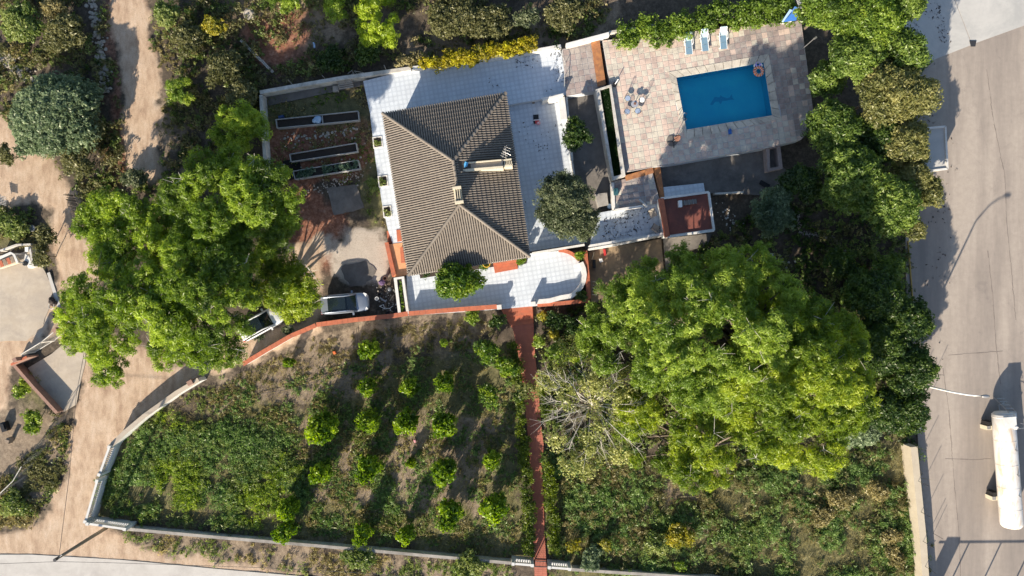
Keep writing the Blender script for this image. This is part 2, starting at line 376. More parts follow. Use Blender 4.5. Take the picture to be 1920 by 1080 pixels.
# ---------------------------------------------------------------- ground: one sheet to the horizon, zones as vertex masks
def sdist(poly, X, Y):
    """signed distance (metres, + inside) from points to polygon given in ground metres"""
    n = len(poly); d = np.full(X.shape, 1e9); ins = np.zeros(X.shape, bool)
    for i in range(n):
        x0, y0 = poly[i]; x1, y1 = poly[(i + 1) % n]
        ex, ey = x1 - x0, y1 - y0; L = ex * ex + ey * ey + 1e-12
        u = np.clip(((X - x0) * ex + (Y - y0) * ey) / L, 0, 1)
        d = np.minimum(d, np.hypot(X - x0 - u * ex, Y - y0 - u * ey))
        c = ((y0 > Y) != (y1 > Y)) & (X < (x1 - x0) * (Y - y0) / (y1 - y0 + 1e-12) + x0); ins ^= c
    return np.where(ins, d, -d)
def gp(*pts): return [W2(p) for p in pts]
Z_SAND = [gp((205, -90), (262, -90), (283, 80), (298, 150), (305, 230), (300, 330), (240, 350), (232, 250), (226, 150), (208, 60)),
          gp((-120, 190), (0, 215), (40, 250), (75, 275), (105, 310), (140, 350), (150, 370), (165, 440), (190, 470), (190, 560), (160, 640), (80, 640), (110, 520), (92, 450), (95, 400), (60, 380), (-60, 380)),
          gp((150, 600), (330, 680), (400, 690), (370, 712), (240, 800), (215, 850), (185, 880), (165, 985), (225, 1005), (320, 1040), (480, 1062), (620, 1080), (400, 1090), (-120, 1060), (-120, 1010), (80, 990), (115, 900), (138, 790), (160, 690)),
          gp((440, 640), (560, 610), (600, 560), (560, 520), (520, 470), (600, 440), (600, 620), (450, 690), (330, 700), (360, 650)),
          gp((-60, 630), (60, 640), (40, 680), (20, 690), (10, 760), (-60, 780))]
Z_RED = [gp((505, 240), (690, 235), (680, 330), (560, 350), (600, 352), (640, 400), (645, 450), (610, 500), (555, 510), (530, 430), (500, 330)),
         gp((450, 30), (560, 20), (580, 110), (520, 140), (450, 80)), gp((200, 0), (215, 0), (240, 300), (225, 420), (215, 300))]
Z_TAN = [gp((440, 690), (600, 625), (740, 608), (930, 590), (900, 660), (760, 660), (700, 740), (560, 770), (480, 750), (400, 740)),
         gp((-60, 780), (60, 740), (110, 780), (90, 960), (0, 990), (-60, 990)),
         gp((240, 1000), (960, 1062), (960, 1090), (520, 1078), (240, 1030)), gp((420, -40), (620, -40), (640, 80), (560, 120), (440, 60)),
         gp((1150, 860), (1350, 880), (1330, 1000), (1160, 1000)), gp((540, 800), (760, 760), (930, 800), (900, 960), (560, 940)),
         gp((280, 170), (340, 170), (330, 330), (290, 330)), gp((800, 60), (1145, 30), (1145, 60), (1040, 100), (760, 130))]
Z_GREEN = [gp((190, 860), (300, 770), (440, 790), (560, 860), (570, 990), (180, 975)), gp((570, 700), (960, 640), (990, 1050), (560, 990)),
           gp((1030, 860), (1720, 840), (1740, 1120), (1030, 1120)), gp((40, 690), (100, 740), (90, 820), (20, 800)), gp((660, 300), (720, 300), (735, 430), (690, 430)),
           gp((-40, 380), (90, 420), (80, 470), (-40, 480)), gp((490, 180), (690, 150), (690, 260), (500, 290)), gp((420, 720), (560, 760), (960, 640), (990, 1060), (500, 1000))]
Z_GREY = [gp((-80, 500), (60, 470), (105, 530), (100, 600), (60, 650), (-80, 650)), gp((612, 452), (650, 436), (718, 425), (742, 522), (720, 530), (655, 540), (632, 505))]
def zone_w(polys, X, Y, soft, jit):
    m = np.zeros(X.shape)
    for p in polys: m = np.maximum(m, np.clip((sdist(p, X, Y) + jit) / soft + 0.5, 0, 1))
    return m
def vnoise(X, Y, s, seed):
    r = np.random.default_rng(seed); G = r.random((64, 64)); x = X / s; y = Y / s
    i = np.floor(x).astype(int); j = np.floor(y).astype(int); fx = x - i; fy = y - j; fx = fx * fx * (3 - 2 * fx); fy = fy * fy * (3 - 2 * fy)
    g = lambda a, b_: G[a % 64, b_ % 64]
    return (g(i, j) * (1 - fx) + g(i + 1, j) * fx) * (1 - fy) + (g(i, j + 1) * (1 - fx) + g(i + 1, j + 1) * fx) * fy
xs = np.concatenate([[-900, -500, -300, -200, -140, -100, -80, -70], np.arange(-62, 62.01, 0.22), [70, 80, 100, 140, 200, 300, 500, 900]])
ys = np.concatenate([[-900, -500, -300, -200, -120, -80, -60, -48], np.arange(-40, 40.01, 0.22), [48, 60, 80, 120, 200, 300, 500, 900]])
GX, GY = np.meshgrid(xs, ys); ny, nx = GX.shape
jit = (vnoise(GX, GY, 1.6, 1) - .5) * 1.6 + (vnoise(GX, GY, .5, 2) - .5) * 0.9
zs = zone_w(Z_SAND, GX, GY, 0.8, jit * 0.55); zr = zone_w(Z_RED, GX, GY, 1.6, jit); zt = zone_w(Z_TAN, GX, GY, 2.2, jit * 1.5); zg = zone_w(Z_GREEN, GX, GY, 2.0, jit * 1.3); zc = zone_w(Z_GREY, GX, GY, 1.2, jit)
far = np.maximum(np.abs(GX) - 62, np.abs(GY) - 40).clip(0, 1)
bumpz = (vnoise(GX, GY, 0.5, 5) * 0.08 + vnoise(GX, GY, 1.7, 6) * 0.10) * (1 - 0.75 * np.maximum(zs, zc)) * (1 - far)
GZ = -0.025 - bumpz
idx = np.arange(nx * ny).reshape(ny, nx)
Fg = np.stack([idx[:-1, :-1], idx[:-1, 1:], idx[1:, 1:], idx[1:, :-1]], -1).reshape(-1, 4)
ground_m, t, b = mat_new('ground_soil')
za = nd(t, 'ShaderNodeAttribute'); za.attribute_name = 'zoneA'; zb = nd(t, 'ShaderNodeAttribute'); zb.attribute_name = 'zoneB'
sa = nd(t, 'ShaderNodeSeparateColor'); t.links.new(za.outputs['Color'], sa.inputs[0]); sb = nd(t, 'ShaderNodeSeparateColor'); t.links.new(zb.outputs['Color'], sb.inputs[0])
wp = wpos(t); nA = noise(t, 0.5, 8, 0.72, wp); nB = noise(t, 3.0, 8, 0.75, wp); nC = noise(t, 14, 4, 0.75, wp); nD = noise(t, 1.3, 6, 0.7, wpos(t, (1, .35, 1), .15))
base = ramp(t, nB, [(0.3, (0.035, 0.028, 0.020)), (0.5, (0.085, 0.066, 0.047)), (0.72, (0.17, 0.135, 0.10))])
green = ramp(t, nB, [(0.3, (0.06, 0.062, 0.025)), (0.55, (0.15, 0.14, 0.06)), (0.75, (0.27, 0.22, 0.12))])
tan = ramp(t, nB, [(0.28, (0.11, 0.08, 0.055)), (0.5, (0.24, 0.185, 0.13)), (0.75, (0.36, 0.29, 0.21))])
red = ramp(t, nB, [(0.3, (0.09, 0.038, 0.022)), (0.5, (0.25, 0.105, 0.062)), (0.72, (0.42, 0.26, 0.18))])
sand = ramp(t, nD, [(0.28, (0.30, 0.195, 0.13)), (0.5, (0.49, 0.36, 0.25)), (0.72, (0.60, 0.475, 0.36))])
grey = ramp(t, nA, [(0.3, (0.40, 0.34, 0.28)), (0.7, (0.50, 0.44, 0.37))])
def soften(z, a=0.35): # noise-broken edge
    return math_(t, 'SMOOTHSTEP' if False else 'ADD', math_(t, 'MULTIPLY', math_(t, 'SUBTRACT', z, 0.5), 1.6), math_(t, 'ADD', 0.5, math_(t, 'MULTIPLY', math_(t, 'SUBTRACT', nB, 0.5), 1.6)), True)
col = mixc(t, soften(sb.outputs[1]), base, green)
col = mixc(t, soften(sb.outputs[0]), col, tan); col = mixc(t, soften(sa.outputs[1]), col, red)
col = mixc(t, soften(sa.outputs[2]), col, grey); col = mixc(t, soften(sa.outputs[0]), col, sand)
col = mixc(t, ramp(t, nC, [(0.30, 0.55), (0.48, 0.0)]), col, (0.07, 0.05, 0.035)); col = mixc(t, ramp(t, nC, [(0.64, 0.0), (0.74, 0.35)]), col, (0.5, 0.44, 0.36))
t.links.new(col, b.inputs['Base Color']); b.inputs['Roughness'].default_value = 0.95; bump(t, b, nC, 0.7, 0.06)
me = np_mesh('ground', np.stack([GX, GY, GZ], -1).reshape(-1, 3), Fg, ground_m, smooth=True)
for nm, chans in (('zoneA', (zs, zr, zc)), ('zoneB', (zt, zg, zg * 0))):
    a = me.attributes.new(nm, 'FLOAT_COLOR', 'POINT'); arr = np.stack([c.ravel() for c in chans] + [np.ones(nx * ny)], -1).astype(np.float32); a.data.foreach_set('color', arr.ravel())
props(link_mesh('ground', me), kind='structure', label='soil, dirt tracks and dry grass')
# zone lookup for scattering
SANDP = Z_SAND + Z_GREY
# ---------------------------------------------------------------- flat surfaces
def sheet(name, ppoly, z, mat, kind='structure', thick=0.3, parent=None, label=None, cat=None):
    b = B(); b.pprism(ppoly, z - thick, z); return b.build(name, mat, parent, kind=kind, label=label, cat=cat)
def rough_edge(poly, amp=2.5, step=14, seed=1):
    r = random.Random(seed); out = []
    for i in range(len(poly)):
        a, c = poly[i], poly[(i + 1) % len(poly)]; L = math.hypot(c[0] - a[0], c[1] - a[1]); n = max(1, int(L / step))
        for k in range(n):
            u = k / n; out.append((a[0] + (c[0] - a[0]) * u + r.uniform(-amp, amp), a[1] + (c[1] - a[1]) * u + r.uniform(-amp, amp)))
    return out
def clip(poly, win):
    """Sutherland-Hodgman: clip poly by convex ccw window"""
    out = poly
    for i in range(len(win)):
        ax, ay = win[i]; bx, by = win[(i + 1) % len(win)]; inp = out; out = []
        if not inp: return []
        for j in range(len(inp)):
            p, q = inp[j - 1], inp[j]
            sp = (bx - ax) * (p[1] - ay) - (by - ay) * (p[0] - ax); sq = (bx - ax) * (q[1] - ay) - (by - ay) * (q[0] - ax)
            if (sp >= 0) != (sq >= 0):
                u = sp / (sp - sq); out.append((p[0] + (q[0] - p[0]) * u, p[1] + (q[1] - p[1]) * u))
            if sq >= 0: out.append(q)
    return out
def parea(p): return abs(sum(p[i - 1][0] * p[i][1] - p[i][0] * p[i - 1][1] for i in range(len(p)))) / 2
def tiles(ppoly, z, size, ang, gap, th, org=(0, 0)):
    """cells of a rotated grid clipped to the polygon -> list of (poly, cell index, full, cell-uv fn)"""
    poly = [W2(p, z) for p in ppoly]; ca, sa_ = math.cos(ang), math.sin(ang)
    loc = [((x * ca + y * sa_), (-x * sa_ + y * ca)) for x, y in poly]
    ox, oy = org; x0 = min(p[0] for p in loc); x1 = max(p[0] for p in loc); y0 = min(p[1] for p in loc); y1 = max(p[1] for p in loc)
    sx, sy = size if isinstance(size, tuple) else (size, size)
    res = []
    for i in range(int((x0 - ox) // sx) - 1, int((x1 - ox) // sx) + 2):
        for j in range(int((y0 - oy) // sy) - 1, int((y1 - oy) // sy) + 2):
            cx, cy = ox + i * sx, oy + j * sy; g = gap / 2
            win = [(cx + g, cy + g), (cx + sx - g, cy + g), (cx + sx - g, cy + sy - g), (cx + g, cy + sy - g)]
            c = clip(loc, win)
            if len(c) < 3 or parea(c) < 0.004: continue
            full = parea(c) > (sx - gap) * (sy - gap) * 0.999
            uv = [((x - cx) / sx, (y - cy) / sy) for x, y in c]
            w = [(x * ca - y * sa_, x * sa_ + y * ca) for x, y in c]
            ctr = ((cx + sx / 2) * ca - (cy + sy / 2) * sa_, (cx + sx / 2) * sa_ + (cy + sy / 2) * ca)
            res.append((w, (i, j), full, uv, ctr))
    return res
def tile_floor(name, ppoly, z, size, ang, mat, base_z, base_mat, kids=0, partname='tile', gap=0.007):
    """a raised floor: base slab + one joined field of separate tiles with recessed joints"""
    b = B(); b.pprism(ppoly, base_z, z - 0.008); root = b.build(name, base_mat, kind='structure')
    V = []; F = []; UV = []; T = []
    r = random.Random(3)
    for w, ij, full, uv, ctr in tiles(ppoly, z, size, ang, gap, 0.02):
        n = len(V); k = len(w); zz = z - 0.002 + r.uniform(-.003, .002)
        V += [(x, y, z - 0.012) for x, y in w] + [(x, y, zz) for x, y in w]; UV += [(a, c, 0) for a, c in uv] * 2; T += [r.random()] * (2 * k)
        F.append([n + k + q for q in range(k)]); F += [[n + q, n + (q + 1) % k, n + k + (q + 1) % k, n + k + q] for q in range(k)]
    V = np.array(V); og = (V[:, 0].mean(), V[:, 1].mean(), V[:, 2].min())
    me = np_mesh(partname, V - np.array(og), F, mat, tint=T)
    a = me.attributes.new('tuv', 'FLOAT_VECTOR', 'POINT'); a.data.foreach_set('vector', np.array(UV, np.float32).ravel())
    props(link_mesh(partname, me, root, og), kind='stuff', label='small tiles with recessed joints')
    return root
# yard, lane, pads
sheet('asphalt_yard', [(1700, -100), (2600, -200), (2600, 1500), (1745, 1500), (1738, 1080), (1722, 840), (1716, 700), (1700, 560), (1698, 460), (1700, 330), (1712, 150)], 0.0, asph, thick=0.2)
sheet('concrete_pad', [(1700, 132), (1822, 84), (1790, 0), (1770, -60), (1600, -60), (1640, 60)], 0.012, pad_m, thick=0.05)
sheet('concrete_pad', [(1823, 83), (1920, 48), (2100, -10), (2100, -140), (1760, -140), (1791, 0)], 0.016, pad_m, thick=0.05)
b = B(); b.pprism([(1818, 76), (1831, 76), (1829, 87), (1821, 87)], 0.0, 0.06); b.build('drain_cover', dark_metal, label='small dark square drain cover at the corner of the pale concrete pads', cat='drain cover')
for k, pts in enumerate(([(1768, 690), (1780, 780), (1789, 900), (1798, 1000), (1802, 1100)], [(1850, 130), (1862, 220), (1884, 330), (1888, 420), (1905, 600)], [(1852, 470), (1862, 560), (1868, 650), (1876, 720)], [(1778, 666), (1832, 662), (1880, 658)], [(1772, 860), (1830, 862), (1858, 860)])):
    b = B(); r = random.Random(k)
    for a, c in zip(pts[:-1], pts[1:]):
        n = max(1, int(math.hypot(c[0] - a[0], c[1] - a[1]) / 12))
        for q in range(n):
            p0 = [a[i] + (c[i] - a[i]) * q / n + (r.uniform(-1, 1) if q else 0) for i in (0, 1)]; p1 = [a[i] + (c[i] - a[i]) * (q + 1) / n for i in (0, 1)]
            p0 = Vector(W(*p0)); p1 = Vector(W(*p1)); d = (p1 - p0).normalized(); s = Vector((-d.y, d.x, 0)) * r.uniform(.01, .035)
            b.prism([(p0 - s)[:2], (p1 - s)[:2], (p1 + s)[:2], (p0 + s)[:2]], -0.01, 0.004 + 0.001 * k)
    b.build('paving_seam', M_('seam', (0.19, 0.16, 0.14), None, 3, 0.9) if k == 0 else bpy.data.materials['seam'], kind='structure')
sheet('lane', [(-400, 1040), (60, 1040), (230, 1050), (420, 1068), (560, 1080), (760, 1104), (2400, 1220), (2400, 1400), (-400, 1300)], 0.0, lane_m, thick=0.1)
sheet('concrete_driveway', [(52, 690), (96, 664), (150, 618), (160, 612), (160, 680), (150, 720), (143, 758), (120, 772), (104, 768), (80, 730)], 0.0, conc_lt, thick=0.1)
sheet('concrete_yard', rough_edge([(-100, 500), (0, 478), (62, 470), (84, 510), (98, 540), (95, 570), (80, 610), (50, 640), (-100, 640)], 1.5, 12, 4), -0.004, conc_lt, thick=0.1)
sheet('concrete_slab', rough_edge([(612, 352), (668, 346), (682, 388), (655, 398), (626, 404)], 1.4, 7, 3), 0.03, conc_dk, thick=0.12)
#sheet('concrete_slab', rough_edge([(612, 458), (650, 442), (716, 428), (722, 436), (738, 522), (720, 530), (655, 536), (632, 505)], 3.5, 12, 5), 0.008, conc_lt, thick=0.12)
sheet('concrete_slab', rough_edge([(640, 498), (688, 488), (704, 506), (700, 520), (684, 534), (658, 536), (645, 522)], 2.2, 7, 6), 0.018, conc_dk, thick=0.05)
sheet('concrete_kerb_strip', [(88, 512), (93, 510), (114, 574), (108, 578)], 0.01, pad_m, thick=0.1)
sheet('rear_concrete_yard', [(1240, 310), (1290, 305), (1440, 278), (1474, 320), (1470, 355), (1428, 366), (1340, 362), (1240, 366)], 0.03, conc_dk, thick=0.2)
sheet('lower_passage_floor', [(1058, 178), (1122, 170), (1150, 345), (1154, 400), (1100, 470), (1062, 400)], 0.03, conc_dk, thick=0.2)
sheet('lower_concrete_court', rough_edge([(1103, 470), (1240, 448), (1246, 520), (1200, 570), (1108, 566)], .6, 14, 2), 0.02, conc_br, thick=0.2)
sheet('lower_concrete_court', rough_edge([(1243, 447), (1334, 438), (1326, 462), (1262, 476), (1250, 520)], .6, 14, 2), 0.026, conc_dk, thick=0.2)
sheet('garden_edging_path', [(500, 180), (690, 142), (690, 158), (504, 198)], 0.03, conc_dk, thick=0.1)
AB = math.atan2(38, 228)          # house axis, about 9.4 degrees
ZT = 0.7; ZF = 0.6; ZP = 1.3; ZEa = 0.12
tile_floor('north_terrace', [(681, 152), (770, 130), (900, 110), (1035, 92), (1052, 96), (1063, 178), (958, 196), (700, 232), (694, 214)], ZT, 0.42, AB, tile_w, -0.3, grout)
tile_floor('west_side_terrace', [(694, 216), (745, 208), (775, 512), (757, 515), (727, 430), (716, 380), (704, 300)], ZT + 0.001, 0.42, AB, tile_w, -0.3, grout)
tile_floor('east_terrace', [(940, 199), (1062, 180), (1071, 300), (1085, 400), (1100, 455), (990, 472), (975, 470)], ZEa, 0.42, AB, tile_w, -0.3, grout)
arc = [(1000, 574)] + [(1045 + 52 * math.cos(a), 520 + 50 * math.sin(a)) for a in [math.radians(q) for q in range(80, -91, -15)]] + [(1000, 476)]
tile_floor('front_terrace', [(762, 516), (925, 488), (992, 474)] + arc[::-1] + [(935, 580), (766, 592)], ZF, 0.42, AB, tile_w, -0.3, grout)
# low white terrace in front of the store
tile_floor('lower_terrace', [(1106, 466), (1118, 400), (1150, 394), (1236, 378), (1248, 440)], 1.0, 0.42, AB, tile_w, -0.3, grout)
# ---------------------------------------------------------------- pool deck: separate slabs, the nearest 300 as parts, the rest joined
def deck(name, ppoly, z, ang, hole=None, nparts=300, size=0.53, mats=None, org=(0, 0), base_z=-0.3):
    b = B(); 
    if hole is None: b.pprism(ppoly, base_z, z - 0.03)
    else:                                   # ring of quads round the basin
        O = [ppoly[0], ppoly[1], ppoly[2], ppoly[-1]]; Hh = hole
        b.prism([W2(p, z - 0.032) for p in ppoly[2:]], base_z, z - 0.032)
        for i in range(4):
            b.prism([W2(p, z - 0.03) for p in (O[i], O[(i + 1) % 4], Hh[(i + 1) % 4], Hh[i])], base_z, z - 0.03)
    root = b.build(name, grout, kind='structure', label='paved deck of pink and cream slabs')
    ts = tiles(ppoly, z, size, ang, 0.03, 0.05, org); r = random.Random(11)
    hp = [W2(p, z) for p in hole] if hole else None
    def inside(c, poly): return sdist(poly, np.array([c[0]]), np.array([c[1]]))[0]
    if hp: ts = [q for q in ts if inside(q[4], hp) < 0.15]
    ts.sort(key=lambda q: q[4][0] ** 2 + q[4][1] ** 2)
    full = [q for q in ts if q[2]][:nparts]; ids = {id(q) for q in full}; rest = [q for q in ts if id(q) not in ids]
    s = size - 0.03; me4 = []
    for mt in mats:
        bb = B(); bb.prism([(-s/2, -s/2), (s/2, -s/2), (s/2, s/2), (-s/2, s/2)], -0.04, 0.0)
        ins = B(); h = s / 2; c = 0.012
        v = [(-h, -h, -.04), (h, -h, -.04), (h, h, -.04), (-h, h, -.04), (-h, -h, -c), (h, -h, -c), (h, h, -c), (-h, h, -c), (-h+c, -h+c, 0), (h-c, -h+c, 0), (h-c, h-c, 0), (-h+c, h-c, 0)]
        f = [[0, 1, 5, 4], [1, 2, 6, 5], [2, 3, 7, 6], [3, 0, 4, 7], [4, 5, 9, 8], [5, 6, 10, 9], [6, 7, 11, 10], [7, 4, 8, 11], [8, 9, 10, 11]]
        me4.append(np_mesh('slab', v, f, mt, tint=[.5] * 12))
    def pick(q):
        k = (q[1][0] + q[1][1]) % 2
        return k if r.random() < 0.9 else 1 - k
    for q in full:
        link_mesh('slab', me4[pick(q) + (0 if inside(q[4], LIT_DECK) > 0 else 2 if r.random() < .8 else 0)], root, (q[4][0], q[4][1], z + r.uniform(-.004, .004)), ang + r.uniform(-.006, .006))
    bb = B(); mi = []
    for q in rest:
        k = pick(q) + (0 if inside(q[4], LIT_DECK) > 0 else 2 if r.random() < .8 else 0); n0 = len(bb.f)
        bb.prism(q[0], z - 0.04, z + r.uniform(-.004, .004)); mi += [k] * (len(bb.f) - n0)
    if rest:
        me, og = bb.mesh('slabs', mats[0]); [me.materials.append(m) for m in mats[1:]]; me.polygons.foreach_set('material_index', mi)
        props(link_mesh('slabs', me, root, og), kind='stuff', label='remaining slabs of the deck')
    return root
LIT_DECK = gp((1120, 60), (1400, 60), (1330, 120), (1480, 240), (1500, 300), (1180, 320), (1100, 120))  # slabs outside this outline are greyer, putting the pine's shade into their colour
POOL = [(1268, 145), (1432, 117), (1448, 216), (1287, 243)]
COPE = [(1253, 135), (1441, 101), (1464, 222), (1286, 263)]
slabs4 = [slab_w, slab_p, slab_g, slab_pg]
deckP = [(1112, 78), (1502, 38), (1527, 228), (1172, 327)]
deckP_r = [(1132, 76), (1500, 34), (1528, 250), (1430, 278), (1225, 313), (1173, 322)]
AP = math.atan2(28, 164)
DK = deck('pool_deck', [(1130, 76), (1502, 38), (1528, 232), (1502, 262), (1430, 279), (1172, 323)], ZP, AP, COPE, 300, 0.52, slabs4)
deck('west_deck_strip', [(1054, 92), (1110, 80), (1136, 158), (1120, 170), (1062, 180)], ZP - 0.15, AP, None, 120, 0.52, [slab_g, slab_pg, slab_g, slab_pg])
deck('lower_deck', [(1150, 340), (1224, 325), (1238, 380), (1150, 396)], ZP - 0.1, AP, None, 120, 0.52, [slab_w, slab_p, slab_g, slab_pg])
sheet('rusty_ramp', [(1108, 78), (1124, 75), (1136, 158), (1121, 162)], ZP - 0.02, rust, thick=1.4)
sheet('terracotta_step', [(1172, 329), (1224, 314), (1226, 324), (1174, 339)], ZP - 0.05, rust, thick=1.2)
sheet('terracotta_channel', [(1225, 315), (1238, 313), (1246, 372), (1238, 374)], ZP - 0.3, rust, thick=1.0)
# basin
pool = thing('swimming_pool', 'rectangular blue swimming pool with pale stone coping in the paved deck', 'swimming pool', W(1358, 180, 0))
zi = ZP - 0.02
def basin(b):
    top = [W2(p, zi) for p in POOL]; n = 4; zb_ = 0.02
    vs = [(x, y, zi) for x, y in top] + [(x, y, zb_) for x, y in top]
    b.add(vs, [[0, 4, 5, 1], [1, 5, 6, 2], [2, 6, 7, 3], [3, 7, 4, 0], [4, 7, 6, 5][::-1]])
P(pool, 'basin', pool_m, basin)
P(pool, 'water', water_m, lambda b: b.add([(x, y, ZP - 0.12) for x, y in [W2(p, ZP) for p in POOL]], [[0, 3, 2, 1]]))
# coping stones, one by one
copes = []
for e in range(4):
    a0, a1, b0, b1 = POOL[e], POOL[(e + 1) % 4], COPE[e], COPE[(e + 1) % 4]
    n = 11 if e % 2 == 0 else 7
    for k in range(n):
        u0, u1 = k / n, (k + 1) / n; g = 0.008 / n * 4
        L = lambda p, q, u: (p[0] + (q[0] - p[0]) * u, p[1] + (q[1] - p[1]) * u)
        P(pool, 'coping_stone', slab_w, lambda b: b.prism([W2(p, ZP + 0.03) for p in (L(a0, a1, u0 + g), L(a0, a1, u1 - g), L(b0, b1, u1 - g), L(b0, b1, u0 + g))], ZP - 0.06, ZP + 0.03 + random.uniform(-.003, .003)))
# dolphin figure in mosaic on the floor of the pool (a plain generic dolphin)
def dolphin(b):
    cx, cy = W2((1352, 188), 0); pts = [(-1.15, -.25), (-.85, .1), (-.6, .42), (-.35, .35), (-.1, .28), (.0, .5), (.2, .3), (.6, .1), (.85, .15), (1.15, .45), (1.1, .1), (1.3, -.15), (.9, -.08), (.5, -.12), (.1, -.1), (-.1, -.4), (-.25, -.1), (-.6, -.05), (-.9, -.35)]
    r = [(x * math.cos(.15) - y * math.sin(.15), x * math.sin(.15) + y * math.cos(.15)) for x, y in pts]
    b.prism([(cx + x * .95, cy + y * .95) for x, y in r], 0.02, 0.035)
P(pool, 'dolphin_mosaic', dolph_m, dolphin)
# ---------------------------------------------------------------- house
ZE, ZR = 3.75, 6.05
UP = 1.05
house = thing('house', 'single-storey house under a large hipped roof of beige barrel tiles', 'house', W(850, 345, ZF))
NW, NE, SE, SW = [Vector(W(*p, ZE)) for p in ((718, 213), (948, 175), (993, 481), (766, 516))]
RN, RS = Vector(W(850, 302, ZR)), Vector(W(862, 384, ZR))
cen = (NW + NE + SE + SW) / 4
inset = [cen + (p - cen) * 0.90 for p in (NW, NE, SE, SW)]
def wallring(b):
    n = 4; t_ = 0.25
    for i in range(4):
        a, c = inset[i], inset[(i + 1) % 4]; d = (c - a).normalized(); nrm = Vector((-d.y, d.x, 0)); nrm = nrm if (cen - a).dot(nrm) > 0 else -nrm
        a2 = a + nrm * t_ + d * (t_ if i % 2 else 0); c2 = c + nrm * t_ - d * (t_ if i % 2 else 0); a1 = a + d * (t_ if i % 2 else 0); c1 = c - d * (t_ if i % 2 else 0)
        b.prism([a1[:2], c1[:2], c2[:2], a2[:2]], ZF - 0.9, ZE - 0.12)
P(house, 'wall', white, wallring)
P(house, 'soffit', white, lambda b: b.prism([(cen + (p - cen) * 0.985)[:2] for p in (NW, NE, SE, SW)], ZE - 0.10, ZE - 0.02))
P(house, 'floor_slab', conc, lambda b: b.prism([p[:2] for p in inset], -0.3, ZF - 0.05))
# windows and doors on the walls
def wall_opening(i, u, w, h, z0, door=False):
    a, c = inset[i], inset[(i + 1) % 4]; d = (c - a).normalized(); n = Vector((-d.y, d.x, 0)); n = -n if (cen - a).dot(n) > 0 else n
    p = a + (c - a) * u; rz = math.atan2(d.y, d.x)
    f = P(house, 'door' if door else 'window', wood if door else pl_white, lambda b: (b.box((p.x + n.x * .02, p.y + n.y * .02, z0 + h / 2), (w, 0.08, h), rz)))
    q = B(); q.box((p.x + n.x * .07, p.y + n.y * .07, z0 + h / 2), (w - .16, 0.02, h - .16), rz); g = q.build('pane' if not door else 'door_panel', glass if not door else terra, f)
for i, u, w, h, z0, dr in ((0, .2, 1.2, 1.1, 1.7, 0), (0, .5, 1.2, 1.1, 1.7, 0), (0, .8, 0.9, 2.0, .72, 1), (1, .2, 1.2, 1.1, 1.7, 0), (1, .5, 0.9, 2.0, .6, 1), (1, .8, 1.2, 1.1, 1.7, 0), (2, .3, 1.0, 2.1, .62, 1), (2, .7, 1.4, 1.1, 1.7, 0), (3, .25, 1.1, 2.1, .72, 1), (3, .5, 1.2, 1.1, 1.7, 0), (3, .8, 1.2, 1.1, 1.7, 0)):
    wall_opening(i, u, w, h, z0, bool(dr))
roof = sub(house, 'roof', (cen.x, cen.y, ZE))
# cut for the little roof terrace on the east slope
cutp = [W2(p, ZR - .8) for p in ((857, 303), (947, 296), (948, 316), (859, 322))]
def in_cut(x, y): return sdist(cutp, np.array([x]), np.array([y]))[0] > 0.0
def slope(A, Bp, R2, R1, tag_):
    u = (Bp - A); W_ = u.length; u = u / W_; nrm = u.cross(R1 - A).normalized(); nrm = nrm if nrm.z > 0 else -nrm
    v = nrm.cross(u).normalized(); v = v if v.z > 0 else -v
    l2 = lambda p: ((p - A).dot(u), (p - A).dot(v))
    poly = [l2(p) for p in (A, Bp, R2, R1)]; 
    if (R2 - R1).length < 1e-3: poly = poly[:3]
    P(roof, 'roof_deck', roof_pan, lambda b: b.add([A, Bp, R2, R1][:len(poly)] + [p - Vector((0, 0, .12)) for p in (A, Bp, R2, R1)][:len(poly)], [list(range(len(poly))), list(range(len(poly), 2 * len(poly)))[::-1]] + [[i, (i + 1) % len(poly), (i + 1) % len(poly) + len(poly), i + len(poly)] for i in range(len(poly))]))
    def vmax(x):
        best = 0
        for i in range(len(poly)):
            (x0, y0), (x1, y1) = poly[i], poly[(i + 1) % len(poly)]
            if (x0 - x) * (x1 - x) <= 0 and abs(x1 - x0) > 1e-6: best = max(best, y0 + (y1 - y0) * (x - x0) / (x1 - x0))
        return best
    V = []; F = []; T = []; r = random.Random(5); pitch = 0.205; nc = int(W_ / pitch); pitch = W_ / nc; row = 0.42
    for c in range(nc):
        uc = (c + .5) * pitch; vm = vmax(uc); k = 0
        while k * row < vm - 0.05:
            v0 = k * row - (0.07 if k == 0 else 0.05); v1 = min((k + 1) * row, vm); k += 1
            pm = A + u * uc + v * ((v0 + v1) / 2)
            if in_cut(pm.x, pm.y): continue
            tt = r.random(); j = r.uniform(-.008, .008); n0 = len(V)
            for (vv, rad, lift) in ((v0, .078, .065), (v1, .064, .028)):
                for q in range(6):
                    th = math.pi * q / 5
                    V.append(A + u * (uc + j + rad * math.cos(th)) + v * vv + nrm * (lift - .03 + rad * .95 * math.sin(th))); T.append(tt)
            F += [[n0 + q, n0 + 6 + q, n0 + 7 + q, n0 + 1 + q] for q in range(5)] + [[n0 + q for q in range(6)]]
    V = np.array([tuple(p) for p in V]); og = tuple(V.mean(0))
    me = np_mesh('barrel_tiles', V - np.array(og), F, roof_m, tint=T)
    props(link_mesh('barrel_tiles', me, roof, og), kind='stuff', label=tag_)
slope(NW, SW, RS, RN, 'sunlit west roof slope of barrel tiles'); slope(SW, SE, RS, RS, 'south roof slope of barrel tiles')
slope(SE, NE, RN, RS, 'east roof slope of barrel tiles'); slope(NE, NW, RN, RN, 'north roof slope of barrel tiles')
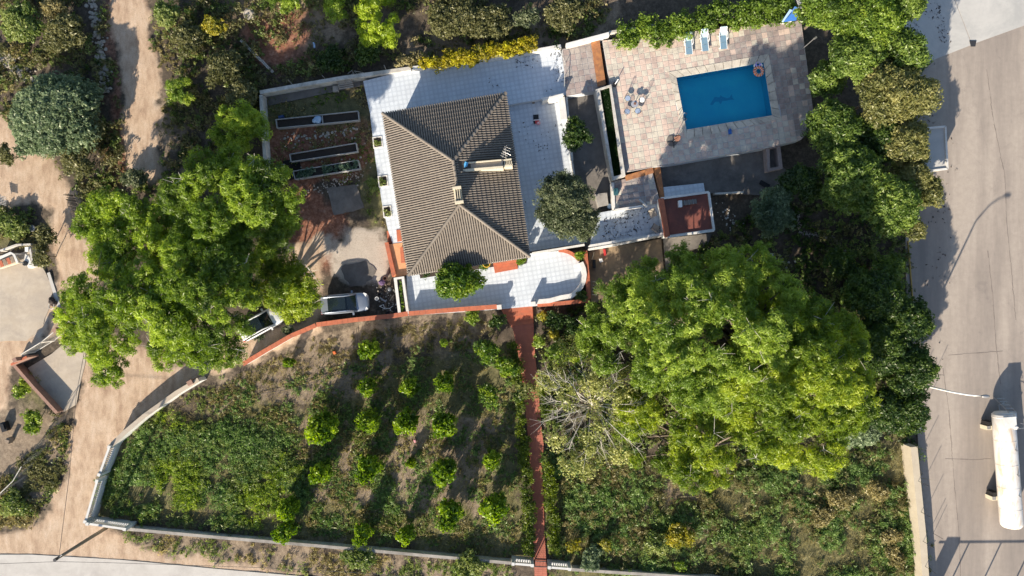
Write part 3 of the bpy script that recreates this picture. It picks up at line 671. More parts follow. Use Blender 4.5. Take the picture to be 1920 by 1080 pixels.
# ridge and hip caps
bb = B()
for q in range(7): pass
capv = []; capf = []
for (yy, rad, lf) in ((-.26, .15, 0.05), (.24, .12, .0)):
    for q in range(7):
        th = math.pi * q / 6; capv.append((rad * math.cos(th), yy, lf + rad * math.sin(th)))
capf = [[q, q + 1, 8 + q, 7 + q][::-1] for q in range(6)] + [[0, 1, 2, 3, 4, 5, 6], [13, 12, 11, 10, 9, 8, 7]]
cap_me = np_mesh('ridge_tile', capv, capf, roof_m, tint=[.1] * 14)
cap_me2 = np_mesh('ridge_tile', capv, capf, roof_m, tint=[.7] * 14)
def caps(a, c):
    L = (c - a).length; n = max(1, int(L / 0.45)); d = (c - a).normalized()
    for k in range(n):
        p = a + (c - a) * ((k + .5) / n) + Vector((0, 0, .06))
        o = link_mesh('ridge_tile', cap_me if random.random() < .6 else cap_me2, roof, p); o.rotation_mode = 'QUATERNION'; o.rotation_quaternion = d.to_track_quat('Y', 'Z')
for a, c in ((NW, RN), (NE, RN), (SW, RS), (SE, RS), (RN, RS)): caps(a, c)
# eaves gutter board
P(roof, 'eaves_board', white, lambda b: [b.tube([p - Vector((0, 0, .1)), q - Vector((0, 0, .1))], .05, 5) for p, q in ((NW, NE), (NE, SE), (SE, SW), (SW, NW))])
# little terrace let into the east slope
lt = P(roof, 'roof_terrace', conc_lt, lambda b: b.prism([W2(p, 5.45) for p in ((856, 306), (943, 299), (943, 313), (858, 321))], 3.80, 5.45))
P(roof, 'terrace_wall', cream, lambda b: (b.prism([W2(p, 5.75) for p in ((858, 318), (943, 311), (944, 315), (859, 323))], 4.00, 5.75), b.prism([W2(p, 5.80) for p in ((856, 305), (940, 298), (940, 300), (856, 308))], 4.20, 5.65)))
def balc(b):
    zt = 5.50
    b.prism([W2(p, zt) for p in ((944, 299), (959, 297), (959, 300), (944, 302))], 4.10, zt); b.prism([W2(p, zt) for p in ((944, 309), (961, 307), (961, 312), (945, 313))], 4.10, zt)
    for k in range(5):
        x = 945 + k * 3.3; b.prism([W2(p, zt) for p in ((x, 302), (x + 1.5, 302), (x + 1.7, 309), (x + .2, 309))], 4.20, zt)
P(roof, 'balcony_front', cream, balc)
# ridge chimney
ch = P(roof, 'chimney', cream, lambda b: (b.box((*W2((859, 366), 6.40), 6.35), (0.62, 1.3, 0.9), .12)))
P(roof, 'chimney_cap', cream, lambda b: [b.box((*W2((858 + dx, 366 + dy), 7.00), 6.95), (.72, .22, .25), .12) for dx, dy in ((-1.5, -14), (3, 13))] + [b.box((*W2((858 + dx, 366), 7.00), 6.90), (.06, 1.1, .14), .12) for dx in (-4, 0, 4)])
P(roof, 'chimney_grille', dark_metal, lambda b: b.box((*W2((859, 366), 6.82), 6.81), (0.42, 1.05, 0.05), .12))
ant = thing('tv_antenna', 'metal television aerial with thin rods standing on the roof', 'aerial', W(949, 297, 5.50))
P(ant, 'mast', metal, lambda b: b.tube([W(949, 299, 5.20), W(947, 277, 7.10)], .03, 6))
P(ant, 'boom', metal, lambda b: (b.tube([W(942, 296, 6.90), W(950, 272, 7.10)], .02, 5), b.tube([W(944, 285, 6.80), W(958, 291, 6.80)], .02, 5)))
for k in range(5): P(ant, 'rod', metal, lambda b: b.tube([W(938 + k * 2, 291 - k * 4, 7.00), W(950 + k * 2, 297 - k * 4.4, 7.00)], .007, 4))
b = B(); c = W(871, 311, 5.60); b.box((c[0], c[1], 5.58), (.42, .3, .22), .5); b.box((c[0] + .15, c[1] + .2, 5.60), (.22, .3, .2), 1.2); b.build('blue_sheet_bundle', plain('sky_blue_sheet', (0.10, 0.40, 0.70), .6), label='small bright blue folded sheet lying on the roof terrace', cat='tarpaulin')
# ---------------------------------------------------------------- walls
def offset(pts, w):
    """left / right offset of a world-xy polyline"""
    L = []; R = []
    for i, p in enumerate(pts):
        a = pts[max(i - 1, 0)]; c = pts[min(i + 1, len(pts) - 1)]
        d = Vector((c[0] - a[0], c[1] - a[1])).normalized(); n = Vector((-d.y, d.x)); L.append((p[0] + n.x * w / 2, p[1] + n.y * w / 2)); R.append((p[0] - n.x * w / 2, p[1] - n.y * w / 2))
    return L, R
def strip(b, pts, w, z0, z1):
    L, R = offset(pts, w); n = len(pts)
    vs = [(*L[i], z0) for i in range(n)] + [(*R[i], z0) for i in range(n)] + [(*L[i], z1) for i in range(n)] + [(*R[i], z1) for i in range(n)]
    fs = []
    for i in range(n - 1):
        fs += [[2*n+i, 3*n+i, 3*n+i+1, 2*n+i+1], [i, 2*n+i, 2*n+i+1, i+1], [n+i, n+i+1, 3*n+i+1, 3*n+i], [i, i+1, n+i+1, n+i]]
    fs += [[0, n, 3*n, 2*n], [n-1, 3*n-1, 4*n-1, 2*n-1][::1]]
    b.add(vs, fs)
def wall(name, ppts, ztop, w, mat, label, coping=None, cw=None, z0=-0.2, cat='wall', copestep=0.0, group=None):
    pts = [W2(p, ztop) for p in ppts]; root = thing(name, label, cat, (*pts[len(pts) // 2], z0), group)
    P(root, 'wall_body', mat, lambda b: strip(b, pts, w, z0, ztop - (0.07 if coping else 0)))
    if coping:
        cw = cw or w + .08
        if copestep:
            r = random.Random(2)
            # walk along and lay separate coping pieces
            for a, c in zip(pts[:-1], pts[1:]):
                a = Vector(a); c = Vector(c); L = (c - a).length; n = max(1, round(L / copestep)); d = (c - a).normalized(); rz = math.atan2(d.y, d.x)
                s = L / n - .012; me = None
                bb = B(); bb.tc = 0.5; bb.box((0, 0, 0), (s, cw, .07)); me, _ = bb.mesh('coping_tile', coping, origin=(0, 0, 0))
                bb = B(); bb.tc = 0.0; bb.box((0, 0, 0), (s, cw, .07)); me2, _ = bb.mesh('coping_tile', coping, origin=(0, 0, 0))
                for k in range(n):
                    p = a + (c - a) * ((k + .5) / n); link_mesh('coping_tile', me if r.random() < .5 else me2, root, (p.x, p.y, ztop - .03 + r.uniform(-.004, .004)), rz + r.uniform(-.01, .01))
        else: P(root, 'coping', coping, lambda b: strip(b, pts, cw, ztop - .07, ztop))
    return root
wall('garden_wall', [(487, 173), (560, 160), (640, 146), (770, 128)], 1.1, 0.34, offwhite, 'long pale rendered wall behind the vegetable garden, running to the tiled terrace')
wall('garden_wall', [(489, 178), (492, 230), (496, 290), (503, 345), (509, 400), (514, 440)], 1.1, 0.30, offwhite, 'narrow pale wall on the west side of the vegetable garden, half hidden by pine branches')
wall('terrace_boundary_wall', [(774, 127), (860, 117), (950, 104), (1040, 88), (1052, 86)], 1.5, 0.28, white, 'white wall under the yellow flowering creeper on the north edge of the terrace')
wall('deck_boundary_wall', [(1062, 84), (1142, 63)], 1.9, 0.3, white, 'short bright white wall between the terrace fence and the green hedge')
wall('deck_boundary_wall', [(1142, 60), (1300, 36), (1470, 12)], 1.5, 0.2, offwhite, 'pale wall buried in the green hedge north of the pool')
wall('driveway_wall', [(455, 683), (500, 656), (545, 630), (592, 610)], 1.15, 0.26, white, 'slanting white wall with orange coping beside the white car', terra, .40, copestep=.5)
wall('driveway_wall', [(593, 609), (662, 600), (735, 592.5), (765, 588)], 1.15, 0.26, white, 'straight orange-topped wall below the silver car', terra, .42, copestep=.5)
wall('terrace_parapet', [(766, 588), (850, 581), (932, 575)], 1.6, 0.26, white, 'orange-topped parapet along the south edge of the front terrace', terra, .42, copestep=.5)
b = B(); b.box((*W2((936, 576), 1.7), 1.0), (.42, .42, 1.5), .1); b.build('gate_pillar', white, label='white pillar at the left of the red steps down from the terrace', cat='pillar')
b = B(); b.box((*W2((1000, 570), 1.7), 1.0), (.42, .42, 1.5), .1); b.build('gate_pillar', white, label='white pillar at the right of the red steps, beside the curved parapet', cat='pillar')
arcp = [(1003, 566), (1030, 564), (1052, 558)] + [(1046 + 50 * math.cos(a), 515 + 46 * math.sin(a)) for a in [math.radians(q) for q in range(60, -31, -15)]]
wall('curved_parapet', arcp, 1.35, 0.42, white, 'curved white parapet round the end of the front terrace')
arc2 = [(1046 + 52 * math.cos(a), 519 + 50 * math.sin(a)) for a in [math.radians(q) for q in range(-38, -91, -10)]]
wall('curved_border', arc2, 0.95, 0.30, terra, 'curved terracotta border above the small planted bed', terra, .34, copestep=.4)
wall('planter_wall', [(1008, 572), (1060, 568), (1106, 563)], 1.2, 0.3, terra, 'terracotta wall along the bottom of the corner planter', terra, .36, copestep=.45)
wall('planter_wall', [(1104, 560), (1102, 523), (1097, 470)], 1.2, 0.3, terra, 'terracotta wall on the right side of the corner planter, next to the brown court', terra, .40, copestep=.45)
sheet('planting_bed_soil', [(1068, 566), (1090, 545), (1099, 530), (1102, 560)], 0.85, soil_m, thick=1.0)
sheet('planting_bed_soil', [(1062, 470), (1094, 470), (1097, 505), (1085, 482)], 0.75, soil_m, thick=0.9)
sheet('planting_bed_soil', [(968, 488), (990, 482), (987, 494), (970, 498)], 0.66, soil_m, thick=0.4)
sheet('planting_bed_soil', [(786, 512), (925, 490), (927, 500), (788, 522)], 0.66, soil_m, thick=0.4)
# lower walls round the pool side
wall('lattice_base_wall', [(1103, 468), (1160, 458), (1246, 440)], 1.15, 0.18, white, 'white edge wall on the south side of the lower white terrace')
wall('east_terrace_kerb', [(1062, 182), (1068, 250), (1073, 300)], 0.95, 0.22, offwhite, 'thin weathered wall on the east edge of the terrace, behind the small citrus tree')
wall('east_terrace_kerb', [(1073, 300), (1080, 350), (1088, 400)], 0.95, 0.14, offwhite, 'thin weathered wall on the east edge of the terrace, running under the olive tree')
wall('white_terrace_wall', [(1017, 186), (1057, 176)], 1.5, 0.26, white, 'short sunlit white wall across the corner of the east terrace')
wall('white_terrace_wall', [(1053, 182), (1058, 224)], 1.25, 0.55, white, 'broad sunlit white wall above the dark lower passage')
wall('passage_wall', [(1149, 342), (1151, 392)], 1.35, 0.24, white, 'white wall between the dark passage and the chequered lower deck')
wall('store_side_wall', [(1238, 372), (1248, 440)], 2.3, 0.18, white, 'narrow white wall against the left side of the red-roofed store')
wall('yard_kerb', [(1340, 363), (1394, 360)], 0.5, 0.16, offwhite, 'low pale kerb to the right of the red-roofed store')
wall('garden_boundary_wall', [(372, 712), (330, 737), (270, 780), (232, 812), (205, 838)], 1.5, 0.34, white, 'pale rendered wall slanting along the dirt track from the brick gate post', conc_lt, .40)
wall('lane_wall', [(236, 992), (400, 1007), (600, 1024), (800, 1042), (958, 1056)], 0.75, 0.22, offwhite, 'long low grey wall along the lane in front of the orchard', conc, .28)
wall('lane_wall', [(1072, 1068), (1160, 1074), (1290, 1082), (1500, 1096)], 0.75, 0.22, offwhite, 'low wall along the lane to the right of the garden gate', conc, .28)
wall('yard_retaining_wall', [(1714, 838), (1722, 920), (1731, 1010), (1737, 1100), (1745, 1200)], 1.5, 0.62, M_('sandy_render', (.50, .44, .34), (.42, .36, .27), 1, .85), 'thick sandy wall between the wild garden and the asphalt yard')
wall('brick_wall', [(22, 680), (60, 724), (106, 774)], .9, 0.2, brick, 'brown brick wall along the left side of the concrete driveway', brick, .28, copestep=.35)
wall('low_grey_wall', [(0, 470), (30, 459), (57, 458)], 0.6, 0.16, offwhite, 'low grey wall round the sheltered bench')
wall('low_grey_wall', [(55, 462), (62, 500)], 0.8, 0.16, offwhite, 'short grey wall right of the sheltered bench')
# brick end walls beside the gates
wall('brick_gate_wall', [(20, 684), (50, 669)], 1.5, 0.16, brick, 'short brick wing wall at the lower end of the metal gates', terra, .2, copestep=.35)
wall('brick_gate_wall', [(104, 620), (138, 608)], 1.5, 0.16, brick, 'short brick wing wall at the upper end of the metal gates', terra, .2, copestep=.35)
b = B(); b.box((*W2((27, 675), 2.1), 1.0), (.36, .36, 2.2), .5); b.build('brick_gate_pillar', brick, label='brick pillar at the lower left end of the metal gates', cat='pillar')
b = B(); b.box((*W2((102, 619), 2.1), 1.0), (.36, .36, 2.2), .5); b.build('brick_gate_pillar', brick, label='brick pillar at the upper right end of the metal gates', cat='pillar')
def railgate(name, p0, p1, ztop, z0, label, mt=offwhite):
    a, c = Vector(W(*p0, ztop)), Vector(W(*p1, ztop)); root = thing(name, label, 'gate', (a.x, a.y, z0))
    dz = Vector((0, 0, ztop - z0))
    P(root, 'top_rail', mt, lambda b: b.tube([a, c], .045, 6)); P(root, 'bottom_rail', mt, lambda b: b.tube([a - dz * .93, c - dz * .93], .045, 6))
    n = int((c - a).length / .14)
    me, og = None, None
    bb = B(); bb.tube([(0, 0, 0), (0, 0, (ztop - z0) * .9)], .014, 4); me, _ = bb.mesh('bar', mt, origin=(0, 0, 0))
    for k in range(1, n): p = a + (c - a) * (k / n); link_mesh('bar', me, root, (p.x, p.y, z0 + (ztop - z0) * .07))
    for e in (a, c): P(root, 'end_post', mt, lambda b: b.box((e.x, e.y, (z0 + ztop) / 2), (.09, .09, ztop - z0), .5))
railgate('metal_gate', (40, 664), (76, 642), 1.9, 0.08, 'white barred metal gate leaf next to the lower brick pillar')
railgate('metal_gate', (78, 641), (101, 622), 1.9, 0.08, 'white barred metal gate leaf meeting the upper brick pillar')
railgate('metal_gate', (111, 614), (143, 594), 1.9, 0.08, 'white barred metal gate leaf beyond the upper brick pillar under the pine')
railgate('garden_gate', (1003, 1062), (1026, 1063), 1.4, 0.05, 'dark barred gate at the bottom of the red path', dark_metal)
b = B(); b.box((*W2((355, 718), 1.75), .8), (.5, .42, 1.8), .5); b.build('brick_gate_post', brick, label='brick-topped post at the upper end of the pale track wall', cat='pillar')
# balustrades
def balustrade(p0, p1, z0, ztop, mat, label, step=0.2, base=0.3, cat='balustrade'):
    a, c = Vector(W(*p0, ztop)), Vector(W(*p1, ztop)); root = thing('balustrade', label, cat, (a.x, a.y, z0)); d = (c - a).normalized()
    P(root, 'plinth', mat, lambda b: strip(b, [a[:2], c[:2]], .24, z0, z0 + base)); P(root, 'rail', mat, lambda b: strip(b, [a[:2], c[:2]], .2, ztop - .1, ztop))
    bb = B(); h = ztop - .1 - z0 - base; bb.lathe((0, 0, 0), [(.05, 0), (.035, h * .1), (.06, h * .35), (.03, h * .75), (.05, h)], 7); me, _ = bb.mesh('baluster', mat, origin=(0, 0, 0))
    n = int((c - a).length / step)
    for k in range(1, n): p = a + (c - a) * (k / n); link_mesh('baluster', me, root, (p.x, p.y, z0 + base))
    for p in (a, c): P(root, 'post', mat, lambda b: b.box((p.x, p.y, (z0 + ztop) / 2 + .04), (.28, .28, ztop - z0 + .1), math.atan2(d.y, d.x)))
grey_w = M_('grey_white_cast', (.60, .60, .58), (.48, .48, .47), 2, .8)
balustrade((205, 838), (186, 890), 0, 1.75, grey_w, 'white cast balustrade beside the track, upper length next to the slanting wall', base=.8)
balustrade((182, 902), (160, 978), 0, 1.75, grey_w, 'white cast balustrade beside the track, lower length running to the corner', base=.8)
balustrade((164, 982), (234, 992), 0, 1.75, grey_w, 'white cast balustrade behind the utility pole at the orchard corner', base=.8)
balustrade((962, 1057), (998, 1060), 0, 1.6, grey_w, 'short white balustrade left of the garden gate', base=.75)
balustrade((1030, 1064), (1068, 1067), 0, 1.6, grey_w, 'short white balustrade right of the garden gate', base=.75)
# pierced block screens: three rows of openings
def lattice(p0, p1, z0, rows, label, hole=.2, bar=.07, mat=white):
    ztop = z0 + rows * (hole + bar) + bar + .3; a, c = Vector(W(*p0, ztop)), Vector(W(*p1, ztop)); root = thing('pierced_block_screen', label, 'screen wall', (a.x, a.y, z0))
    L = (c - a).length; d = (c - a).normalized(); rz = math.atan2(d.y, d.x); n = int(L / (hole + bar)); st = L / n
    P(root, 'base_course', mat, lambda b: strip(b, [a[:2], c[:2]], .12, z0 - .4, z0 + .25))
    P(root, 'coping', mat, lambda b: strip(b, [a[:2], c[:2]], .2, ztop - .05, ztop))
    bb = B(); fr = bar / 2; hh = hole + bar
    bb.box((0, 0, fr / 2), (st, .1, fr)); bb.box((0, 0, hh - fr / 2), (st, .1, fr)); bb.box((-st / 2 + fr / 2, 0, hh / 2), (fr, .1, hh - bar)); bb.box((st / 2 - fr / 2, 0, hh / 2), (fr, .1, hh - bar)); bb.box((0, 0, hh / 2), (.05, .1, hh - bar))
    me, _ = bb.mesh('pierced_block', mat, origin=(0, 0, 0))
    for i in range(n):
        for j in range(rows): p = a + d * ((i + .5) * st); link_mesh('pierced_block', me, root, (p.x, p.y, z0 + .25 + j * hh), rz)
lattice((1106, 461), (1244, 438), 1.0, 3, 'pierced white block screen on the south edge of the lower terrace')
lattice((1153, 394), (1206, 386), 1.2, 3, 'pierced white block screen between the lower terrace and the chequered deck')
lattice((998, 475), (1096, 459), .45, 3, 'pierced white block screen between the house corner and the front terrace')
lattice((1030, 184), (1056, 177), .7, 4, 'small pierced white screen at the corner of the north terrace')
# railing of the terrace by the deck strip
def railing(pp, z0, ztop, label, mat=metal):
    pts = [Vector(W(*p, ztop)) for p in pp]; root = thing('handrail', label, 'railing', (pts[0].x, pts[0].y, z0))
    P(root, 'rail', mat, lambda b: b.tube(pts, .03, 6))
    for a, c in zip(pts[:-1], pts[1:]):
        n = max(1, int((c - a).length / 1.0))
        for k in range(n): p = a + (c - a) * (k / n); P(root, 'post', mat, lambda b: b.tube([(p.x, p.y, z0), p], .022, 5))
railing([(1046, 84), (1060, 118), (1058, 165)], ZT - .1, ZT + 1.0, 'thin pale handrail between the tiled terrace and the paved strip', offwhite)
# ---------------------------------------------------------------- red path, steps
pathP = [(937, 576), (962, 618), (975, 680), (984, 760), (993, 850), (999, 950), (1003, 1100), (1027, 1100), (1021, 1000), (1018, 900), (1015, 860), (1020, 840), (1014, 790), (1009, 720), (1001, 640), (1000, 573)]
def paver_field(name, ppoly, z, size, ang, mat, partname='paver', base_z=-.2):
    b = B(); b.pprism(ppoly, base_z, z - .015); root = b.build(name, terra, kind='structure')
    V = []; F = []; T = []; r = random.Random(9)
    for w, ij, full, uv, ctr in tiles(ppoly, z, size, ang, .012, .02):
        n = len(V); k = len(w); zz = z + r.uniform(-.004, .004); V += [(x, y, z - .02) for x, y in w] + [(x, y, zz) for x, y in w]; T += [r.random()] * (2 * k)
        F.append([n + k + q for q in range(k)]); F += [[n + q, n + (q + 1) % k, n + k + (q + 1) % k, n + k + q] for q in range(k)]
    V = np.array(V); og = (V[:, 0].mean(), V[:, 1].mean(), V[:, 2].min())
    props(link_mesh(partname, np_mesh(partname, V - np.array(og), F, mat, tint=T), root, og), kind='stuff', label='red pavers with recessed joints')
    return root
paver_field('red_path', pathP, 0.06, (.42, .2), -.05, paver_m)
def steps(name, poly4, n, z0, z1, label, mat=terra):
    """poly4: high edge a,b then low edge c,d (a next to d)"""
    a, b_, c, d = poly4; root = thing(name, label, 'steps', W(*a, 0)); L = lambda p, q, u: (p[0] + (q[0] - p[0]) * u, p[1] + (q[1] - p[1]) * u)
    for k in range(n):
        zt = z1 + (z0 - z1) * (k + 0.5) / n; u0, u1 = k / n, (k + 1) / n
        P(root, 'step', mat, lambda b: b.prism([W2(p, zt) for p in (L(a, d, u0), L(b_, c, u0), L(b_, c, u1), L(a, d, u1))], 0.02 if z0 < .3 else z0 - .1, zt))
steps('steps', [(938, 578), (998, 573), (1000, 606), (958, 612)], 4, .08, ZF, 'red steps from the front terrace down to the red path')
steps('steps', [(924, 492), (968, 486), (971, 504), (928, 512)], 4, ZF, 1.25, 'terracotta steps up to the front door under the eaves')
steps('steps', [(754, 452), (752, 430), (725, 433), (727, 456)], 3, ZF - .3, .85, 'terracotta steps at the side door on the west terrace')
sheet('side_landing', [(728, 458), (755, 455), (766, 515), (740, 520)], 0.74, terra_lt, thick=.9)
b = B(); b.pprism([(721, 455), (728, 454), (742, 514), (735, 519)], -.1, 1.0); b.build('low_side_wall', terra, label='low terracotta wall left of the peach landing', cat='wall')
b = B(); b.pprism([(750, 464), (755, 463), (759, 492), (752, 493)], .4, 1.3); b.build('low_side_wall', terra, label='low terracotta wall between the peach landing and the roof edge', cat='wall')
# white planter on the left end of the front terrace
def frame_box(name, outer, inner, z0, z1, mat, label, cat, soil_z, soil=soil_m):
    root = thing(name, label, cat, W(*outer[0], z0)); n = len(outer)
    for i in range(n):
        P(root, 'side_panel', mat, lambda b: b.prism([W2(p, z1) for p in (outer[i], outer[(i + 1) % n], inner[(i + 1) % n], inner[i])], z0, z1))
    L = [((o[0] + i_[0]) / 2, (o[1] + i_[1]) / 2) for o, i_ in zip(outer, inner)]
    P(root, 'soil', soil, lambda b: b.prism([W2(p, z1) for p in L], z0 + .01, soil_z)); return root
frame_box('white_planter', [(738, 521), (757, 518), (767, 588), (747, 593)], [(744, 524), (753, 522.5), (762, 588), (752, 590)], 0, 1.15, white, 'long white rendered planter at the left end of the front terrace', 'planter', .95)
frame_box('long_planter', [(1117, 168), (1146, 158), (1173, 330), (1148, 339)], [(1125, 169), (1143, 163), (1165, 327), (1151, 331)], -.1, 1.75, offwhite, 'long stone-edged planter filled with dark green turf beside the pool deck', 'planter', 1.45)
# raised vegetable beds
bedw = M_('bed_frame', (.42, .42, .41), (.3, .3, .29), 2, .8)
def bed(c4, label, div=None, zt=.55):
    root = thing('raised_bed', label, 'raised bed', W(*c4[0], 0)); t_ = .06
    q = [Vector(W(*p, zt)) for p in c4]
    for i in range(4):
        a, c = q[i], q[(i + 1) % 4]; P(root, 'side_panel', bedw, lambda b: strip(b, [a[:2], c[:2]], t_, -.1, zt + (.004 if i % 2 else 0)))
    if div: a, c = [Vector(W(*p, zt)) for p in div]; P(root, 'divider', bedw, lambda b: strip(b, [a[:2], c[:2]], t_, -.1, zt - .006))
    P(root, 'soil', soil_m, lambda b: b.prism([(p + (sum(q, Vector()) / 4 - p) * .02)[:2] for p in q], -.1, zt - .22))
bed([(517, 224), (671, 208), (673, 225), (519, 240)], 'longest raised bed, divided in two, nearest the back wall', ((603.5, 215), (605, 232)))
bed([(543, 289), (667, 268), (670, 284), (545, 303)], 'middle raised bed of dark soil beside the pit')
bed([(549, 321), (671, 300), (675, 316), (553, 336)], 'raised bed planted with rows of cabbages')
sheet('pit_shade', [(530, 302), (560, 296), (565, 318), (552, 335), (534, 338)], 0.005, plain('pit_dark', (.012, .011, .010), 1.0), thick=.1)  # flat sheet at ground level; the pit's inner shade is its near-black colour
for k, (x, y, w) in enumerate(((707, 267, 9), (717, 340, 9), (725, 397, 8))):
    frame_box('square_planting_pit', [(x - w, y - 10), (x + w, y - 12), (x + w + 2, y + 9), (x - w + 2, y + 11)], [(x - w + 2, y - 8), (x + w - 2, y - 10), (x + w, y + 7), (x - w + 4, y + 9)], 0, ZT + .06, white, ['square planting pit in the white side terrace, nearest the back garden', 'square planting pit in the middle of the white side terrace', 'square planting pit in the white side terrace nearest the terracotta steps'][k], 'planter', ZT + .02)
# store with flat red roof
st = thing('store_room', 'small flat-roofed store with a dark red roof and white edge', 'outbuilding', W(1290, 400, 0))
RO = [(1240, 372), (1329, 360), (1339, 432), (1252, 444)]; zs_ = 2.55
P(st, 'wall', white, lambda b: b.prism([W2(p, zs_) for p in RO], 0, zs_ - .02))
P(st, 'roof', redroof, lambda b: b.prism([W2(p, zs_) for p in ((1241, 374), (1328, 362), (1336, 429), (1252, 441))], zs_ - .02, zs_))
for i, (a, c) in enumerate(zip(RO, RO[1:] + RO[:1])):
    P(st, 'parapet', white if i < 3 else terra, lambda b: strip(b, [W2(a, zs_ + .18), W2(c, zs_ + .18)], .2 if i < 3 else .42, zs_ - .3, zs_ + .18 + .002 * i))
P(st, 'roof_vent', pl_white, lambda b: b.box((*W2((1276, 382), zs_ + .4), zs_ + .2), (.3, .6, .4), .05))
sk = P(st, 'skylight', conc_dk, lambda b: b.box((*W2((1293, 379), zs_ + .2), zs_ + .1), (1.3, .42, .2), .14))
for k in (-1, 0, 1): P(st, 'skylight_bar', metal, lambda b: b.box((*W2((1292 + k * 8, 379 - k * 1.2), zs_ + .25), zs_ + .22), (.04, .46, .03), .14))
tile_floor('store_back_terrace', [(1244, 351), (1319, 343), (1322, 361), (1246, 370)], 0.9, .42, AB, tile_w, 0, grout)
# low box structure south-east of the deck
frame_box('brick_box', [(1436, 276), (1463, 272), (1468, 316), (1440, 322)], [(1443, 279), (1457, 277), (1461, 312), (1444, 315)], 0, .9, slab_pg, 'open-topped brick barbecue box at the corner of the rear yard', 'barbecue', .05, conc_dk)
# roadside hut
hut = thing('roadside_hut', 'white flat-roofed hut half hidden under the yellowish trees by the asphalt', 'hut', W(1745, 285, 0)); HP = [(1727, 241), (1773, 237), (1777, 316), (1728, 322)]; zh = 2.2
P(hut, 'wall', cream, lambda b: b.prism([W2(p, zh) for p in HP], 0, zh - .1)); P(hut, 'roof', pad_m, lambda b: b.prism([W2(p, zh) for p in HP], zh - .1, zh))
for a, c in zip(HP, HP[1:] + HP[:1]): P(hut, 'roof_edge', white, lambda b: strip(b, [W2(a, zh + .12), W2(c, zh + .12)], .16, zh - .12, zh + .12))
P(hut, 'door', dark_metal, lambda b: b.box((*W2((1776, 290), zh), 1.0), (.05, .9, 2.0), .04))
# blue-roofed playhouse at the hedge end
bh = thing('blue_shelter', 'small shelter with bright blue and white tiled roof in the hedge corner', 'shelter', W(1488, 20, ZP))
zb2 = 2.9
P(bh, 'wall', white, lambda b: b.prism([W2(p, zb2) for p in ((1476, 32), (1492, 33), (1499, 20), (1496, 8), (1488, 14))], 0, 2.35))
def bslope(b, pts, zz): b.add([Vector(W(*p, z)) for p, z in zip(pts, zz)] + [Vector(W(*p, z)) - Vector((0, 0, .08)) for p, z in zip(pts, zz)], [[3, 2, 1, 0], [4, 5, 6, 7], [0, 1, 5, 4], [1, 2, 6, 5], [2, 3, 7, 6], [3, 0, 4, 7]])
P(bh, 'blue_roof_panel', blue_tarp, lambda b: bslope(b, [(1469, 41), (1493, 38), (1500, 22), (1491, 17)], [2.5, 2.5, 2.9, 3.1]))
P(bh, 'blue_roof_panel', blue_lt, lambda b: bslope(b, [(1466, 40), (1469, 41), (1486, 19), (1481, 17)], [2.45, 2.52, 3.1, 2.9]))
P(bh, 'blue_roof_panel', blue_tarp, lambda b: bslope(b, [(1484, 22), (1491, 26), (1497, 14), (1490, 12)], [2.95, 2.98, 3.2, 3.2]))
for k in range(7): P(bh, 'white_roof_strip', white, lambda b: bslope(b, [(1493 + k * 1.0, 8 + k * 3.0 - 12), (1506, 2 + k * 3.6 - 12), (1506, 4.6 + k * 3.6 - 12), (1493 + k * 1.0, 10.6 + k * 3.0 - 12)], [3.1, 2.8, 2.8, 3.1]))
